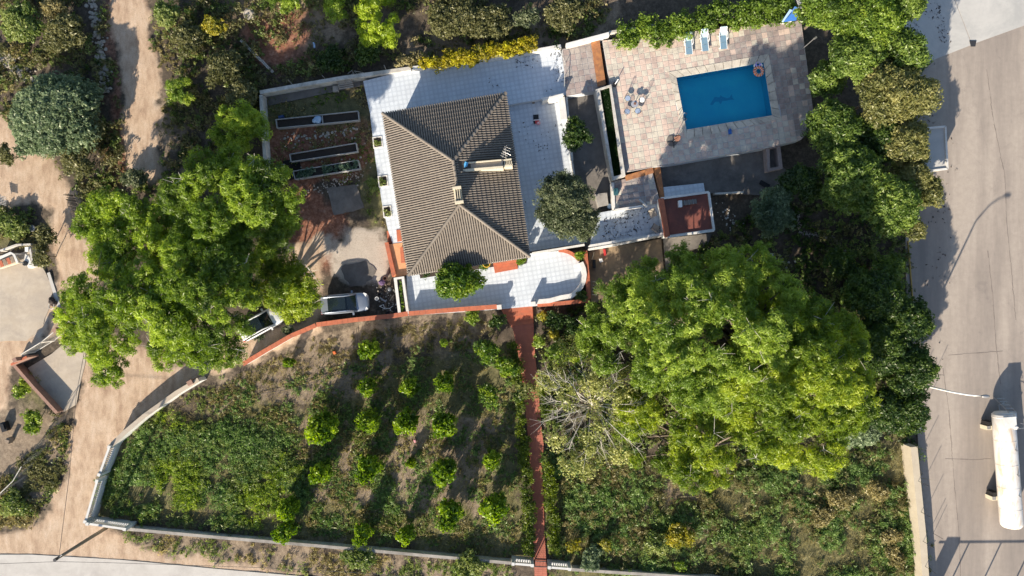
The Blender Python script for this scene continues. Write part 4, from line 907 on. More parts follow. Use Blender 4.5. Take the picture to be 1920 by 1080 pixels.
# ---------------------------------------------------------------- cars
def car(label, px, py, ang, L, Wd, Hh, mat, van=True):
    c = W(px, py, 0.75); x0, y0 = c[0], c[1]; root = thing('parked_car', label, 'car', (x0, y0, 0)); ca, sa_ = math.cos(ang), math.sin(ang)
    tf = lambda x, y, z: (x0 + x * ca - y * sa_, y0 + x * sa_ + y * ca, z)
    hl = L / 2; hw = Wd / 2
    # side stations: x fraction, half width fraction, sill, shoulder height
    st = [(-1.0, .72, .38, .82), (-.965, .88, .28, .98), (-.85, .96, .22, 1.02), (-.5, 1.0, .2, 1.0), (0, 1.0, .2, .97), (.45, .99, .2, .95), (.7, .96, .22, .88), (.88, .88, .24, .78), (.96, .74, .28, .68), (1.0, .55, .36, .58)]
    def body(b):
        vs = []; n = 12
        for fx, fw, zl, zt in st:
            w = hw * fw; x = hl * fx
            prof = [(-.75, zl), (-.96, zl + .08), (-1.0, zl + (zt - zl) * .5), (-.97, zt - .08), (-.86, zt), (-.45, zt + .05), (.45, zt + .05), (.86, zt), (.97, zt - .08), (1.0, zl + (zt - zl) * .5), (.96, zl + .08), (.75, zl)]
            vs += [tf(x, p[0] * w, p[1]) for p in prof]
        fs = []
        for i in range(len(st) - 1):
            for k in range(n): fs.append([i * n + k, (i + 1) * n + k, (i + 1) * n + (k + 1) % n, i * n + (k + 1) % n])
        fs += [list(range(n)), [(len(st) - 1) * n + k for k in range(n)][::-1]]
        b.add(vs, fs)
    bo = P(root, 'body', mat, body, smooth=True)
    # glasshouse
    g = [(-.93, .80, 1.0), (-.86, .74, Hh - .12), (-.72, .72, Hh), (-.3, .74, Hh + .02), (.08, .72, Hh - .02), (.2, .74, Hh - .12), (.50, .80, .99)]
    def cabin(b):
        vs = []
        for fx, fw, zt in g: vs += [tf(hl * fx, -hw * .90, .95), tf(hl * fx, -hw * fw, zt), tf(hl * fx, hw * fw, zt), tf(hl * fx, hw * .90, .95)]
        fs = []
        for i in range(len(g) - 1):
            for k in range(3): fs.append([i * 4 + k, i * 4 + k + 1, (i + 1) * 4 + k + 1, (i + 1) * 4 + k])
        b.add(vs, fs)
    P(root, 'cabin_glass', glass, cabin, smooth=False)
    def lay(b, f0, f1, z0, z1, wf0, wf1, th=.02, wa0=None, wa1=None):
        wa0 = -wf0 if wa0 is None else wa0; wa1 = -wf1 if wa1 is None else wa1
        vs = [tf(hl * f0, hw * wa0, z0), tf(hl * f0, hw * wf0, z0), tf(hl * f1, hw * wf1, z1), tf(hl * f1, hw * wa1, z1)]
        b.add(vs + [(p[0], p[1], p[2] - th) for p in vs], [[3, 2, 1, 0], [4, 5, 6, 7], [0, 1, 5, 4], [1, 2, 6, 5], [2, 3, 7, 6], [3, 0, 4, 7]])
    P(root, 'roof', mat, lambda b: (lay(b, -.88, -.60, Hh + .01, Hh + .05, .80, .78)))
    P(root, 'roof_glass', glass, lambda b: (lay(b, -.60, -.1, Hh + .05, Hh + .045, .62, .62), lay(b, -.1, .12, Hh + .045, Hh + .01, .62, .60)))
    for s in (-1, 1):
        P(root, 'roof_rail', mat, lambda b: (b.tube([tf(hl * -.9, s * hw * .78, Hh - .05), tf(hl * -.7, s * hw * .76, Hh + .06), tf(hl * -.3, s * hw * .76, Hh + .09), tf(hl * .08, s * hw * .74, Hh + .03), tf(hl * .2, s * hw * .76, Hh - .08), tf(hl * .52, s * hw * .84, 1.0)], .075, 6)), smooth=True)
        P(root, 'side_mirror', mat, lambda b: b.box(tf(hl * .36, s * hw * 1.1, 1.02), (.16, .24, .14), ang))
        P(root, 'headlight', pl_white, lambda b: b.box(tf(hl * .86, s * hw * .72, .76), (.32, .26, .1), ang + s * -.5))
        P(root, 'tail_light', red_pl, lambda b: b.box(tf(hl * -.955, s * hw * .78, .88), (.12, .2, .3), ang))
        for fx in (-.62, .62):
            wh = sub(root, 'wheel', tf(hl * fx, s * hw * .88, .32))
            P(wh, 'tyre', rubber, lambda b: wheelm(b, tf(hl * fx, s * hw * .88, .32), ang, .32, .2))
            P(wh, 'rim', metal, lambda b: wheelm(b, tf(hl * fx, s * hw * .90, .32), ang, .19, .2))
    P(root, 'dashboard', blackm, lambda b: lay(b, .2, .46, 1.0, 1.0, .6, .6))
    P(root, 'wiper', metal, lambda b: b.tube([tf(hl * .46, -hw * .5, 1.06), tf(hl * .40, hw * .2, 1.10)], .015, 4))
    P(root, 'front_bumper', dark_metal, lambda b: lay(b, .93, 1.01, .42, .40, .7, .5, .16))
    return root
def wheelm(b, c, ang, r, w):
    vs = []; n = 14
    for s in (-1, 1):
        for k in range(n):
            t = 2 * math.pi * k / n; lx, lz = r * math.cos(t), r * math.sin(t)
            vs.append((c[0] + lx * math.cos(ang) - s * w / 2 * math.sin(ang), c[1] + lx * math.sin(ang) + s * w / 2 * math.cos(ang), c[2] + lz))
    b.add(vs, [list(range(n)), [n + k for k in range(n)][::-1]] + [[k, n + k, n + (k + 1) % n, (k + 1) % n] for k in range(n)])
car('silver people carrier with a dark glass roof, parked above the orange-topped wall', 646.5, 569, math.radians(5), 4.45, 1.85, 1.66, silver)
car('white car half hidden under the pine branches, nose towards the silver one', 489, 606, math.radians(29), 4.3, 1.8, 1.5, carwhite)
# ---------------------------------------------------------------- tank
def Tt(px, py, z): return Vector(W(px, py, z))
tk = thing('storage_tank', 'long white steel tank with rust stains lying on cradles in the asphalt yard', 'storage tank', W(1878, 880, 0))
TZ = 1.45; a, c = Tt(1881, 776, TZ), Tt(1897, 988, TZ); d = (c - a).normalized(); R_ = 0.92; AZ = math.atan2(d.y, d.x) - math.pi / 2
P(tk, 'barrel', tank_m, lambda b: b.tube([a - d * .05, a, a + d * .02] + [a + (c - a) * (k / 5) for k in range(1, 5)] + [c - d * .45, c - d * .2, c - d * .02, c + d * .06], [R_ * .9, R_ * .98, R_] + [R_] * 4 + [R_, R_ * .96, R_ * .78, R_ * .3], 28), smooth=True)
P(tk, 'end_cap', grey_w, lambda b: b.tube([a - d * .16, a - d * .05], [R_ * .8, R_ * .9], 28), smooth=True)
for u in (.02, .23, .44, .64, .83): P(tk, 'weld_band', tank_m, lambda b: b.tube([a + (c - a) * u, a + (c - a) * u + d * .05], R_ + .012, 28), smooth=True)
P(tk, 'saddle_plate', white, lambda b: b.box(tuple(a + d * .62 + Vector((-.1, 0, R_))), (1.15, 1.0, .08), AZ))
P(tk, 'hatch', white, lambda b: b.lathe(tuple(a + d * 1.05 + Vector((.40, 0, R_ - .22))), [(.18, 0), (.18, .25), (.1, .32)], 12))
P(tk, 'valve_wheel', metal, lambda b: b.torus(tuple(a + d * 1.15 + Vector((.62, 0, R_ - .12))), .12, .02, 12, 4))
P(tk, 'side_bracket', metal, lambda b: b.tube([a + d * 1.25 + Vector((.5, 0, R_ - .25)), a + d * 1.2 + Vector((1.4, 0, R_ - .4)), a + d * .85 + Vector((1.5, 0, R_ - .4)), a + d * .75 + Vector((1.1, 0, R_ - .35))], .03, 5))
for u in (.30, .52, .7): P(tk, 'nozzle', metal, lambda b: b.lathe(tuple(a + (c - a) * u + Vector((.25, 0, R_ - .06))), [(.06, 0), (.06, .14), (.09, .15), (.09, .19)], 10))
ladder = sub(tk, 'ladder', a + Vector((.5, 0.8, 0)))
for k in range(5): P(ladder, 'rung', metal, lambda b: b.tube([a - d * (.3 + k * .24) + Vector((.15, 0, .5 - k * .35)), a - d * (.3 + k * .24) + Vector((.85, 0, .5 - k * .35))], .035, 5))
for s_ in (.15, .85): P(ladder, 'rail', metal, lambda b: b.tube([a - d * .2 + Vector((s_, 0, .55)), a - d * 1.35 + Vector((s_, 0, -1.35))], .025, 5))
for u in (.13, .76):
    p = a + (c - a) * u
    P(tk, 'cradle', cream, lambda b: (b.box((p.x - .25, p.y, .45), (1.95, .36, .9), AZ)))
    P(tk, 'cradle_shade', blackm, lambda b: b.box((p.x - .95, p.y + .38, .55), (.5, .3, .9), AZ))  # black block gives the shaded recess beside each cradle by its colour
    P(tk, 'bolt_plate', metal, lambda b: b.box((p.x - 1.05, p.y - .02, .93), (.3, .3, .06), AZ))
P(tk, 'outlet_pipe', metal, lambda b: b.tube([a + d * .3 + Vector((.3, 0, -.8)), a - d * .6 + Vector((.4, 0, -1.1)), a - d * .8 + Vector((1.0, 0, -1.2))], .07, 7))
P(tk, 'valve_box', grey_w, lambda b: b.box(tuple(a + d * .2 + Vector((1.15, 0, -.5))), (.4, .5, .7), AZ))
# ---------------------------------------------------------------- street lamp, poles, wires
lamp = thing('street_lamp', 'tall white street lamp arching over the asphalt yard out of the dark trees', 'street lamp', W(1688, 712, 0))
lp = [W(1688, 712, 0), W(1688, 712, .0)[:2] + (4.0,), W(1688, 712, .0)[:2] + (7.0,), W(1688, 712, .0)[:2] + (7.7,), W(1812, 740, 8.5), W(1828, 742, 8.8), W(1842, 742, 8.95)]
P(lamp, 'pole', pl_white, lambda b: b.tube(lp, [.11, .095, .08, .07, .055, .05, .045], 8), smooth=True)
P(lamp, 'lamp_head', metal, lambda b: b.add(*(lambda c: ([(c[0] + x * .36, c[1] + y * .15, c[2] + z) for z, s in ((-.06, .8), (0, 1), (.08, .7)) for x, y in [(s * math.cos(k * math.pi / 6), s * math.sin(k * math.pi / 6)) for k in range(12)]], [[i * 12 + k, i * 12 + (k + 1) % 12, (i + 1) * 12 + (k + 1) % 12, (i + 1) * 12 + k] for i in range(2) for k in range(12)] + [list(range(12))[::-1], [24 + k for k in range(12)]]))(W(1848, 743, 9.0))), smooth=True)
# its taller companion out of frame is not shown; the utility pole
up = thing('utility_pole', 'dark utility pole rising outside the orchard corner by the lane', 'utility pole', W(200, 988, 0))
ptop = Vector(W(106, 1048, 7.6)); pb = Vector(W(199, 990, 0))
P(up, 'pole', wood, lambda b: b.tube([pb - Vector((0, 0, .3)), pb + (ptop - pb) * .5, ptop], [.17, .15, .12], 10), smooth=True)
P(up, 'cap', dark_metal, lambda b: b.tube([ptop - Vector((0, 0, .05)), ptop + Vector((0, 0, .25))], .14, 8))
P(up, 'insulator_bracket', metal, lambda b: b.tube([ptop + Vector((.1, .1, -.2)), ptop + Vector((.35, .3, -.15))], .05, 6))
def wire(label, pts, r=.018, sag=True):
    P_ = [Vector(W(*p)) for p in pts]; b = B(); b.tube(P_, r, 4); o = b.build('overhead_cable', dark_metal, label=label, cat='cable'); return o
wire('thin cable strung from the utility pole up over the dirt track', [(111, 1042, 7.4), (118, 985, 7.0), (130, 890, 6.8), (139, 790, 6.8), (143, 740, 6.9), (158, 660, 7.2), (175, 560, 7.8), (190, 470, 8.3)], .02)
wire('thin cable running along the lane through the utility pole', [(-60, 1060, 7.6), (0, 1057, 7.5), (108, 1053, 7.3), (200, 1055, 7.0), (330, 1059, 7.0), (480, 1064, 7.3), (640, 1072, 7.6), (900, 1090, 7.6)], .018)
# small yard lamp by the deck corner and sundry poles
yl = thing('garden_lamp', 'slender grey lamp post at the right edge of the pool deck', 'garden lamp', W(1505, 92, ZP))
P(yl, 'post', metal, lambda b: b.tube([W(1503, 93, ZP), W(1527, 72, 3.9)], .04, 6)); P(yl, 'lamp_head', metal, lambda b: b.box(W(1529, 71, 3.95), (.26, .16, .1), .6))
for k, (p0, p1, lb) in enumerate((((549, 159), (541, 150), 'leftmost leaning metal post on the vegetable garden wall'), ((609, 147), (604, 141), 'second leaning metal post on the vegetable garden wall'), ((724, 131), (720, 122), 'leaning metal post on the garden wall nearest the tiled terrace'))):
    b = B(); b.tube([W(*p0, 1.0), W(*p1, 2.1)], .03, 5); b.build('fence_post', metal, label=lb, cat='post')
fr = thing('crossed_bars', 'small frame of thin crossed metal bars behind the garden wall', 'frame', W(665, 140, 1))
for p0, p1 in (((665, 140), (659, 132)), ((652, 138), (660, 132)), ((664, 133), (684, 137)), ((664, 133), (670, 140)), ((663, 135), (659, 140))): P(fr, 'bar', metal, lambda b: b.tube([W(*p0, 1.1), W(*p1, 1.9)], .025, 5))
fence_posts = ((1718, 838, 1727, 841), (1722, 902, 1738, 904), (1727, 960, 1742, 966), (1731, 1015, 1744, 1022), (1735, 1062, 1748, 1070), (1712, 775, 1722, 777))
names6 = ['thin fence post on the sandy wall, just below the dark tree', 'thin fence post on the sandy wall beside the lower end of the tank', 'third thin post down the sandy yard wall', 'fourth thin post down the sandy yard wall', 'thin post on the sandy wall at the bottom edge of the photo', 'thin fence post in the leaves above the sandy wall']
for (x0, y0, x1, y1), lb in zip(fence_posts, names6):
    p = Vector(W(x0, y0, 1.5)); b = B(); b.tube([p, p + Vector((.05, -.03, 1.5))], .022, 5); b.build('fence_post', dark_metal, label=lb, cat='post')
for (x0, y0, lb) in ((1752, 700, 'slim dark post on the asphalt close to the lamp arm'), (1750, 1000, 'slim dark post on the asphalt beside the sandy wall end')):
    p = Vector(W(x0, y0, 0)); b = B(); b.tube([p, p + Vector((0, 0, 1.4))], .02, 5); b.build('fence_post', dark_metal, label=lb, cat='post')
# yellow kerb line and the gate frame south of the frame edge whose shadow crosses the yard
b = B(); strip(b, [W2(p, .12) for p in ((1703, 452), (1707, 500), (1712, 565))], .09, -.05, .12); b.build('yellow_kerb', M_('yellow_paint', (.50, .33, .08), (.38, .24, .06), 3, .8), label='thin yellow kerb line along the dark edge of the asphalt', cat='kerb')
gy = 1013 + 3.3 * 39.7
fg = thing('yard_fence', 'metal post-and-rail fence at the south end of the asphalt yard', 'fence', W(1850, gy, 0))
P(fg, 'top_rail', metal, lambda b: b.tube([W(1700, gy, 0)[:2] + (3.3,), W(2100, gy - 3, 0)[:2] + (3.3,)], .07, 6))
for k in range(6): x = 1757 + k * 60; P(fg, 'post', metal, lambda b: b.tube([W(x, gy, 0), W(x, gy, 0)[:2] + (3.3,)], .07, 6))
P(fg, 'end_pillar', offwhite, lambda b: b.box((*W2((1724, gy + 3), 0), 1.75), (1.2, .5, 3.5)))
# ---------------------------------------------------------------- poolside
def lounger(px, py, ang, label):
    x, y, z = W(px, py, ZP + .35); r = thing('sun_lounger', label, 'sun lounger', (x, y, ZP), 'sun loungers by the hedge'); ca, sa_ = math.cos(ang), math.sin(ang)
    tf = lambda a_, b_, c_: (x + a_ * ca - b_ * sa_, y + a_ * sa_ + b_ * ca, ZP + c_)
    for s in (-1, 1):
        P(r, 'frame_rail', pl_white, lambda b: b.tube([tf(s * .31, -.95, .30), tf(s * .31, 0.25, .34), tf(s * .30, .9, .78)], .035, 6))
        for yy in (-.8, .3): P(r, 'leg', pl_white, lambda b: b.tube([tf(s * .31, yy, .32), tf(s * .33, yy + .04, 0)], .03, 5))
        P(r, 'armrest', pl_white, lambda b: b.tube([tf(s * .36, -.1, .34), tf(s * .38, 0, .55), tf(s * .38, .45, .6), tf(s * .33, .6, .55)], .035, 5))
    q = lambda b, pts, th=.02: b.add([tf(*p) for p in pts] + [tf(p[0], p[1], p[2] - th) for p in pts], [[3, 2, 1, 0][::-1], [4, 5, 6, 7][::-1], [0, 1, 5, 4], [1, 2, 6, 5], [2, 3, 7, 6], [3, 0, 4, 7]])
    P(r, 'seat', blue_sling, lambda b: q(b, [(-.28, -.95, .32), (.28, -.95, .32), (.28, -.35, .34), (-.28, -.35, .34)])); P(r, 'seat', blue_sling, lambda b: q(b, [(-.28, -.33, .34), (.28, -.33, .34), (.28, .25, .36), (-.28, .25, .36)]))
    P(r, 'backrest', plain('pale_blue_sling', (.34, .46, .52), .7) if 'pale_blue_sling' not in bpy.data.materials else bpy.data.materials['pale_blue_sling'], lambda b: q(b, [(-.28, .27, .37), (.28, .27, .37), (.27, .92, .80), (-.27, .92, .80)])); return r
lounger(1291, 82, .10, 'white and blue sun lounger, the left one of three under the hedge')
lounger(1321, 76, .12, 'white and blue sun lounger, the middle one of three under the hedge')
lounger(1356, 72, .08, 'white and blue sun lounger, the right one of three under the hedge')
def bistro(px, py, ang, label, seatm):
    x, y, z = W(px, py, ZP + .45); r = thing('garden_chair', label, 'chair', (x, y, ZP), 'round chairs by the long planter')
    P(r, 'seat', seatm, lambda b: b.lathe((x, y, ZP + .42), [(.22, 0), (.25, .02), (.25, .04), (.2, .05)], 18)); P(r, 'seat_ring', dark_metal, lambda b: b.torus((x, y, ZP + .44), .26, .018, 20, 5))
    for k in range(4): t_ = ang + k * math.pi / 2 + .78; P(r, 'leg', dark_metal, lambda b: b.tube([(x + .2 * math.cos(t_), y + .2 * math.sin(t_), ZP + .43), (x + .27 * math.cos(t_), y + .27 * math.sin(t_), ZP)], .014, 5))
    pts = [(x + .24 * math.cos(ang + u), y + .24 * math.sin(ang + u), ZP + .45 + h) for u, h in ((-.9, 0), (-.85, .35), (-.5, .48), (0, .53), (.5, .48), (.85, .35), (.9, 0))]
    P(r, 'back_frame', dark_metal, lambda b: b.tube([(p[0] + .08 * math.cos(ang) * (p[2] - ZP - .45) * 2, p[1] + .08 * math.sin(ang) * (p[2] - ZP - .45) * 2, p[2]) for p in pts], .016, 5))
    for u in (-.35, 0, .35): P(r, 'back_slat', dark_metal, lambda b: b.tube([(x + .24 * math.cos(ang + u), y + .24 * math.sin(ang + u), ZP + .45), (x + .32 * math.cos(ang + u * .8), y + .32 * math.sin(ang + u * .8), ZP + .95)], .012, 4))
cush = plain('blue_white_cushion', (.30, .38, .52), .8)
bistro(1177, 184, math.radians(120), 'round-seated garden chair at the upper left of the little table', cush)
bistro(1176, 209, math.radians(225), 'round-seated garden chair at the lower left of the little table', cush)
bistro(1196, 208, math.radians(-45), 'round-seated garden chair at the lower right of the little table', cush)
bistro(1204, 187, math.radians(30), 'sunlit white round garden chair at the upper right of the little table', pl_white)
tb = thing('garden_table', 'small round metal table between the four garden chairs', 'table', W(1190, 195, ZP)); x, y, z = W(1190, 195, ZP + .7)
P(tb, 'table_top', plain('blue_grey_metal', (.38, .40, .46), .5, .2), lambda b: b.lathe((x, y, ZP + .68), [(.30, 0), (.32, .01), (.32, .03), (.29, .035)], 22)); P(tb, 'pedestal', dark_metal, lambda b: b.lathe((x, y, ZP), [(.2, 0), (.2, .02), (.03, .05), (.03, .68)], 10))
pot = thing('plant_pot', 'small brown pot standing on the garden table', 'pot', (x, y, ZP + .715)); P(pot, 'pot', brown_fab, lambda b: b.lathe((x, y, ZP + .716), [(.08, 0), (.12, .12), (.13, .16), (.11, .16)], 12)); P(pot, 'soil', soil_m, lambda b: b.lathe((x, y, ZP + .83), [(.1, 0), (.1, .02)], 10))
# folded parasol
ps = thing('parasol', 'folded brown parasol on a grey disc with a black cross foot near the pool', 'parasol', W(1262, 266, ZP)); x, y, z = W(1262, 266, ZP)
P(ps, 'base_disc', conc_dk, lambda b: b.lathe((x - .1, y + .1, ZP), [(.52, 0), (.52, .05), (.48, .07)], 24))
for aa in (.1, .1 + math.pi / 2): P(ps, 'cross_foot', dark_metal, lambda b: b.box((x, y, ZP + .10), (1.15, .07, .05), aa))
P(ps, 'pole', metal, lambda b: b.tube([(x, y, ZP), (x + .02, y, ZP + 2.5)], .03, 6))
def folded(b):
    vs = []; n = 16; prof = [(.07, 1.05), (.20, 1.2), (.26, 1.55), (.18, 2.1), (.05, 2.5), (.02, 2.56)]
    for i, (rr, zz) in enumerate(prof):
        for k in range(n): q = rr * (1.15 if k % 2 else .72); t_ = 2 * math.pi * k / n + i * .1; vs.append((x + .01 + q * math.cos(t_), y + q * math.sin(t_), ZP + zz))
    b.add(vs, [[i * n + k, i * n + (k + 1) % n, (i + 1) * n + (k + 1) % n, (i + 1) * n + k] for i in range(5) for k in range(n)] + [list(range(n))[::-1]])
P(ps, 'canopy', brown_fab, folded)
# pot with white post
pw = thing('plant_pot', 'black pot with a white stick at the head of the long planter', 'pot', W(1152, 160, ZP)); x, y, z = W(1152, 160, ZP)
P(pw, 'pot', blackm, lambda b: b.lathe((x, y, ZP), [(.16, 0), (.21, .3), (.22, .32), (.19, .32)], 14)); P(pw, 'stick', pl_white, lambda b: b.tube([(x, y, ZP + .25), (x + .25, y + .35, ZP + .7)], .04, 6))
# floats, ladder, bag
zw = ZP - .10
fl = thing('swim_ring', 'orange and white inflatable ring floating in the pool corner', 'swim ring', W(1422, 134, zw)); x, y, z = W(1422, 134, zw)
P(fl, 'ring', orange_pl, lambda b: b.torus((x, y, zw + .06), .36, .14, 28, 8), smooth=True)
for k in range(12): t_ = 2 * math.pi * k / 12; P(fl, 'stripe', pl_white, lambda b: b.tube([(x + (.36 + .149 * math.cos(u)) * math.cos(t_), y + (.36 + .149 * math.cos(u)) * math.sin(t_), zw + .062 + .149 * math.sin(u)) for u in [math.pi * q / 6 for q in range(7)]], .022, 4))
fl2 = thing('pool_float', 'small lilac and white inflatable seat floating beside the orange ring', 'pool float', W(1421, 121, zw)); x, y, z = W(1421, 121, zw)
P(fl2, 'ring', purple_pl, lambda b: b.torus((x, y, zw + .05), .2, .085, 20, 7), smooth=True)
for s in (-1, 1): P(fl2, 'arm', pl_white, lambda b: b.tube([(x + s * .2, y + .15, zw + .07), (x + s * .36, y - .1, zw + .07), (x + s * .34, y - .3, zw + .06)], [.05, .07, .04], 7), smooth=True)
b = B(); x, y, z = W(1368, 248, ZP); b.box((x, y, ZP + .08), (.28, .40, .16), .1); b.box((x - .02, y + .18, ZP + .15), (.16, .14, .1), .3); b.tube([(x - .1, y + .2, ZP + .16), (x, y + .34, ZP + .22), (x + .1, y + .2, ZP + .16)], .02, 5); b.build('blue_bag', blue_tarp, label='small blue bag lying on the deck south of the pool', cat='bag')
pl = thing('pool_ladder', 'two-rail metal ladder at the lower left corner of the pool', 'pool ladder', W(1282, 222, ZP))
for dy in (-8, 2):
    p = Vector(W(1280, 224 + dy, ZP)); P(pl, 'handrail', metal, lambda b: b.tube([p + Vector((-.35, 0, 0)), p + Vector((-.3, 0, .6)), p + Vector((0, .02, .75)), p + Vector((.28, .05, .5)), p + Vector((.32, .05, -.7))], .022, 6))
for k in range(3): p0, p1 = [Vector(W(1280, 224 + dy, ZP)) + Vector((.32, .05, -.15 - k * .22)) for dy in (-8, 2)]; P(pl, 'rung', metal, lambda b: b.tube([p0, p1], .02, 5))
# trolley toy on the east terrace
x, y, z = W(1006, 226, ZEa); ct = thing('toy_cart', 'small black toy cart with red body and white bar on the east terrace', 'toy', (x, y, ZEa)); zq = ZEa
P(ct, 'mat', blackm, lambda b: b.box((x - .05, y + .12, zq + .05), (.5, .82, .1), .06)); P(ct, 'bar', pl_white, lambda b: b.box((x + .06, y + .02, zq + .14), (.7, .09, .07), .08))
P(ct, 'body', red_pl, lambda b: b.box((x + .05, y - .18, zq + .15), (.36, .28, .16), .06)); P(ct, 'seat_pad', pink_pl, lambda b: b.lathe((x + .16, y - .28, zq + .1), [(.17, 0), (.19, .1), (.1, .16)], 12))
P(ct, 'hub', pl_white, lambda b: b.lathe((x + .16, y - .28, zq + .24), [(.06, 0), (.05, .04)], 10))
b = B(); b.box((*W2((1000, 192), ZEa), ZEa + .06), (.24, .24, .12), .1); b.build('small_box', wood, label='tiny brown square box at the base of the terrace step', cat='box')
# dark oven-like bundle at the terrace's corner
x, y, z = W(1041, 91, ZT); bn_ = thing('dark_plant_stand', 'dark bushy potted plant in the top corner of the terrace', 'potted plant', (x, y, ZT)); P(bn_, 'pot', blackm, lambda b: b.lathe((x, y, ZT), [(.2, 0), (.3, .4), (.28, .42)], 12)); POTPLANT = (bn_, x, y)
# barrel, chairs on lower terrace
def foldchair(px, py, ang, label):
    x, y, z = W(px, py, 1.4); r = thing('deck_chair', label, 'chair', (x, y, 1.0)); ca, sa_ = math.cos(ang), math.sin(ang); tf = lambda a_, b_, c_: (x + a_ * ca - b_ * sa_, y + a_ * sa_ + b_ * ca, 1.0 + c_)
    P(r, 'seat', wood_gr, lambda b: b.box(tf(0, -.1, .42), (.62, .52, .03), ang)); P(r, 'backrest', wood_gr, lambda b: b.box(tf(0, .28, .68), (.62, .04, .55), ang, rx=-.4))
    for sx in (-1, 1):
        for sy in (-1, 1): P(r, 'leg', dark_metal, lambda b: b.tube([tf(sx * .3, -.1 + sy * .24, .42), tf(sx * .32, -.1 + sy * .3, 0)], .018, 5))
        P(r, 'armrest', dark_metal, lambda b: b.tube([tf(sx * .33, -.3, .6), tf(sx * .33, .22, .62)], .02, 5))
foldchair(1223, 400, .45, 'brown garden chair on the lower terrace, the upper of two by the store wall')
foldchair(1228, 428, 2.6, 'brown garden chair on the lower terrace, the lower of two by the store wall')
b = B(); x, y, z = W(1154, 360, 1.25); b.box((x, y, 1.4), (.42, .62, .4), .1); b.box((x, y, 1.62), (.36, .56, .05), .1); b.build('storage_box', plain('teal_plastic', (.03, .10, .12), .5), label='dark teal storage box against the white passage wall', cat='box')
b = B(); a_, c_ = Vector(W(1198, 374, 1.3)), Vector(W(1213, 388, 1.3)); strip(b, [a_[:2], c_[:2]], .16, 1.15, 1.5); b.build('loose_white_beam', white, label='short white beam lying slantwise on the lower terrace', cat='beam')
b = B(); b.pprism([(1116, 364), (1138, 361), (1141, 384), (1122, 388)], 0.03, .9); b.build('slab_table', conc, label='grey slab half under the olive tree in the dark passage', cat='slab')
b = B(); x, y, z = W(1143, 387, .5); b.lathe((x, y, .03), [(.2, 0), (.24, .3), (.22, .6), (.1, .62)], 14); b.build('water_jar', blue_lt, label='pale blue jar at the foot of the white passage wall', cat='jar')
b = B(); x, y, z = W(1433, 346, .05); b.box((x, y, .1), (.95, .42, .12), -.5); b.box((x, y, .17), (.8, .3, .03), -.5); b.build('dark_mat', blackm, label='dark slab lying askew in the shaded rear yard', cat='mat')
# pallet etc. in the vegetable garden
pt = thing('pallet', 'weathered wooden pallet leaning on the garden wall', 'pallet', W(645, 155, .3))
for k in range(5): P(pt, 'board', wood_gr, lambda b: b.add(*(lambda c, s: ([(c.x + sx * .68, c.y + sx * .12 + sy * .055, c.z + sz * .02) for sz in (-1, 1) for sx, sy in ((-1, -1), (1, -1), (1, 1), (-1, 1))], [[3, 2, 1, 0], [4, 5, 6, 7], [0, 1, 5, 4], [1, 2, 6, 5], [2, 3, 7, 6], [3, 0, 4, 7]]))(Vector(W(646 + k * .8, 150 + k * 3.6, .9 - k * .14)), 0)))
for k in (-1, 0, 1): P(pt, 'bearer', wood, lambda b: b.tube([Vector(W(646 + k * 13, 149 - k * 1.8, .82)), Vector(W(650 + k * 13, 166 - k * 1.8, .18))], .045, 4))
b = B(); b.box((*W2((629, 166), .3), .15), (.52, .55, .3), .05); b.box((*W2((629, 166), .3), .31), (.4, .42, .04), .05); b.build('grey_block', wood_gr, label='pale grey block beside the wooden pallet', cat='block')
b = B(); x, y, z = W(595, 224, .5)
for dx, dy, r_ in ((0, 0, .36), (.12, .1, .26), (-.28, -.12, .22), (.05, -.15, .25)): b.lathe((x + dx, y + dy, .3), [(r_, 0), (r_ * 1.05, .15), (r_ * .7, .3), (r_ * .2, .38)], 10)
b.build('sack', blue_lt, smooth=True, label='crumpled light blue sack lying in the longest raised bed', cat='sack')
b = B(); b.box((*W2((527, 219), .3), .2), (.5, .26, .3), .2); b.box((*W2((527, 219), .3), .37), (.42, .2, .05), .2); b.build('blue_crate', plain('navy_plastic', (.02, .06, .18), .5), label='dark blue crate at the left end of the longest raised bed', cat='crate')
ladr = thing('wooden_crate_stack', 'stack of slatted crates beside the dark pit', 'crate', W(527, 320, .1))
for k in range(6): P(ladr, 'slat', wood_gr, lambda b: b.box((*W2((526 + (k % 2) * 2, 309 + k * 4.2), .4), .42), (.55, .05, .05), .08))
for s in (-1, 1): P(ladr, 'rail', wood_gr, lambda b: b.box((*W2((527 + s * 6, 320), .4), .36), (.06, 1.3, .08), .05))
# breeze block row
bk = thing('block_row', 'slanting row of grey hollow concrete blocks in the dark scrub', 'block wall', W(480, 105, .1)); me = None
bb = B()
for dx in (-1, 1): bb.box((dx * .09, 0, 0), (.04, .34, .2))
for dy in (-1, 0, 1): bb.box((0, dy * .15, 0), (.14, .04, .2))
hb, _ = bb.mesh('hollow_block', offwhite, origin=(0, 0, 0)); a, c = Vector(W(451, 75, .4)), Vector(W(512, 135, .4)); n = 11
for k in range(n): p = a + (c - a) * ((k + .5) / n); link_mesh('hollow_block', hb, bk, (p.x + random.uniform(-.03, .03), p.y, .35 + random.uniform(-.03, .03)), math.atan2(c.y - a.y, c.x - a.x) + math.pi / 2 + random.uniform(-.12, .12))
b = B(); b.stone((*W2((466, 26), .3), .1), .55, random.Random(4), .8); b.build('boulder', stone_m, label='large pale boulder near the top edge left of the bare patch', cat='boulder')
b = B(); b.box((*W2((589, 85), .2), .12), (.16, .42, .14), .1); b.box((*W2((588, 81), .2), .18), (.14, .16, .12), .5); b.build('litter', blue_lt, label='scrap of pale blue litter in the dark scrub', cat='litter')
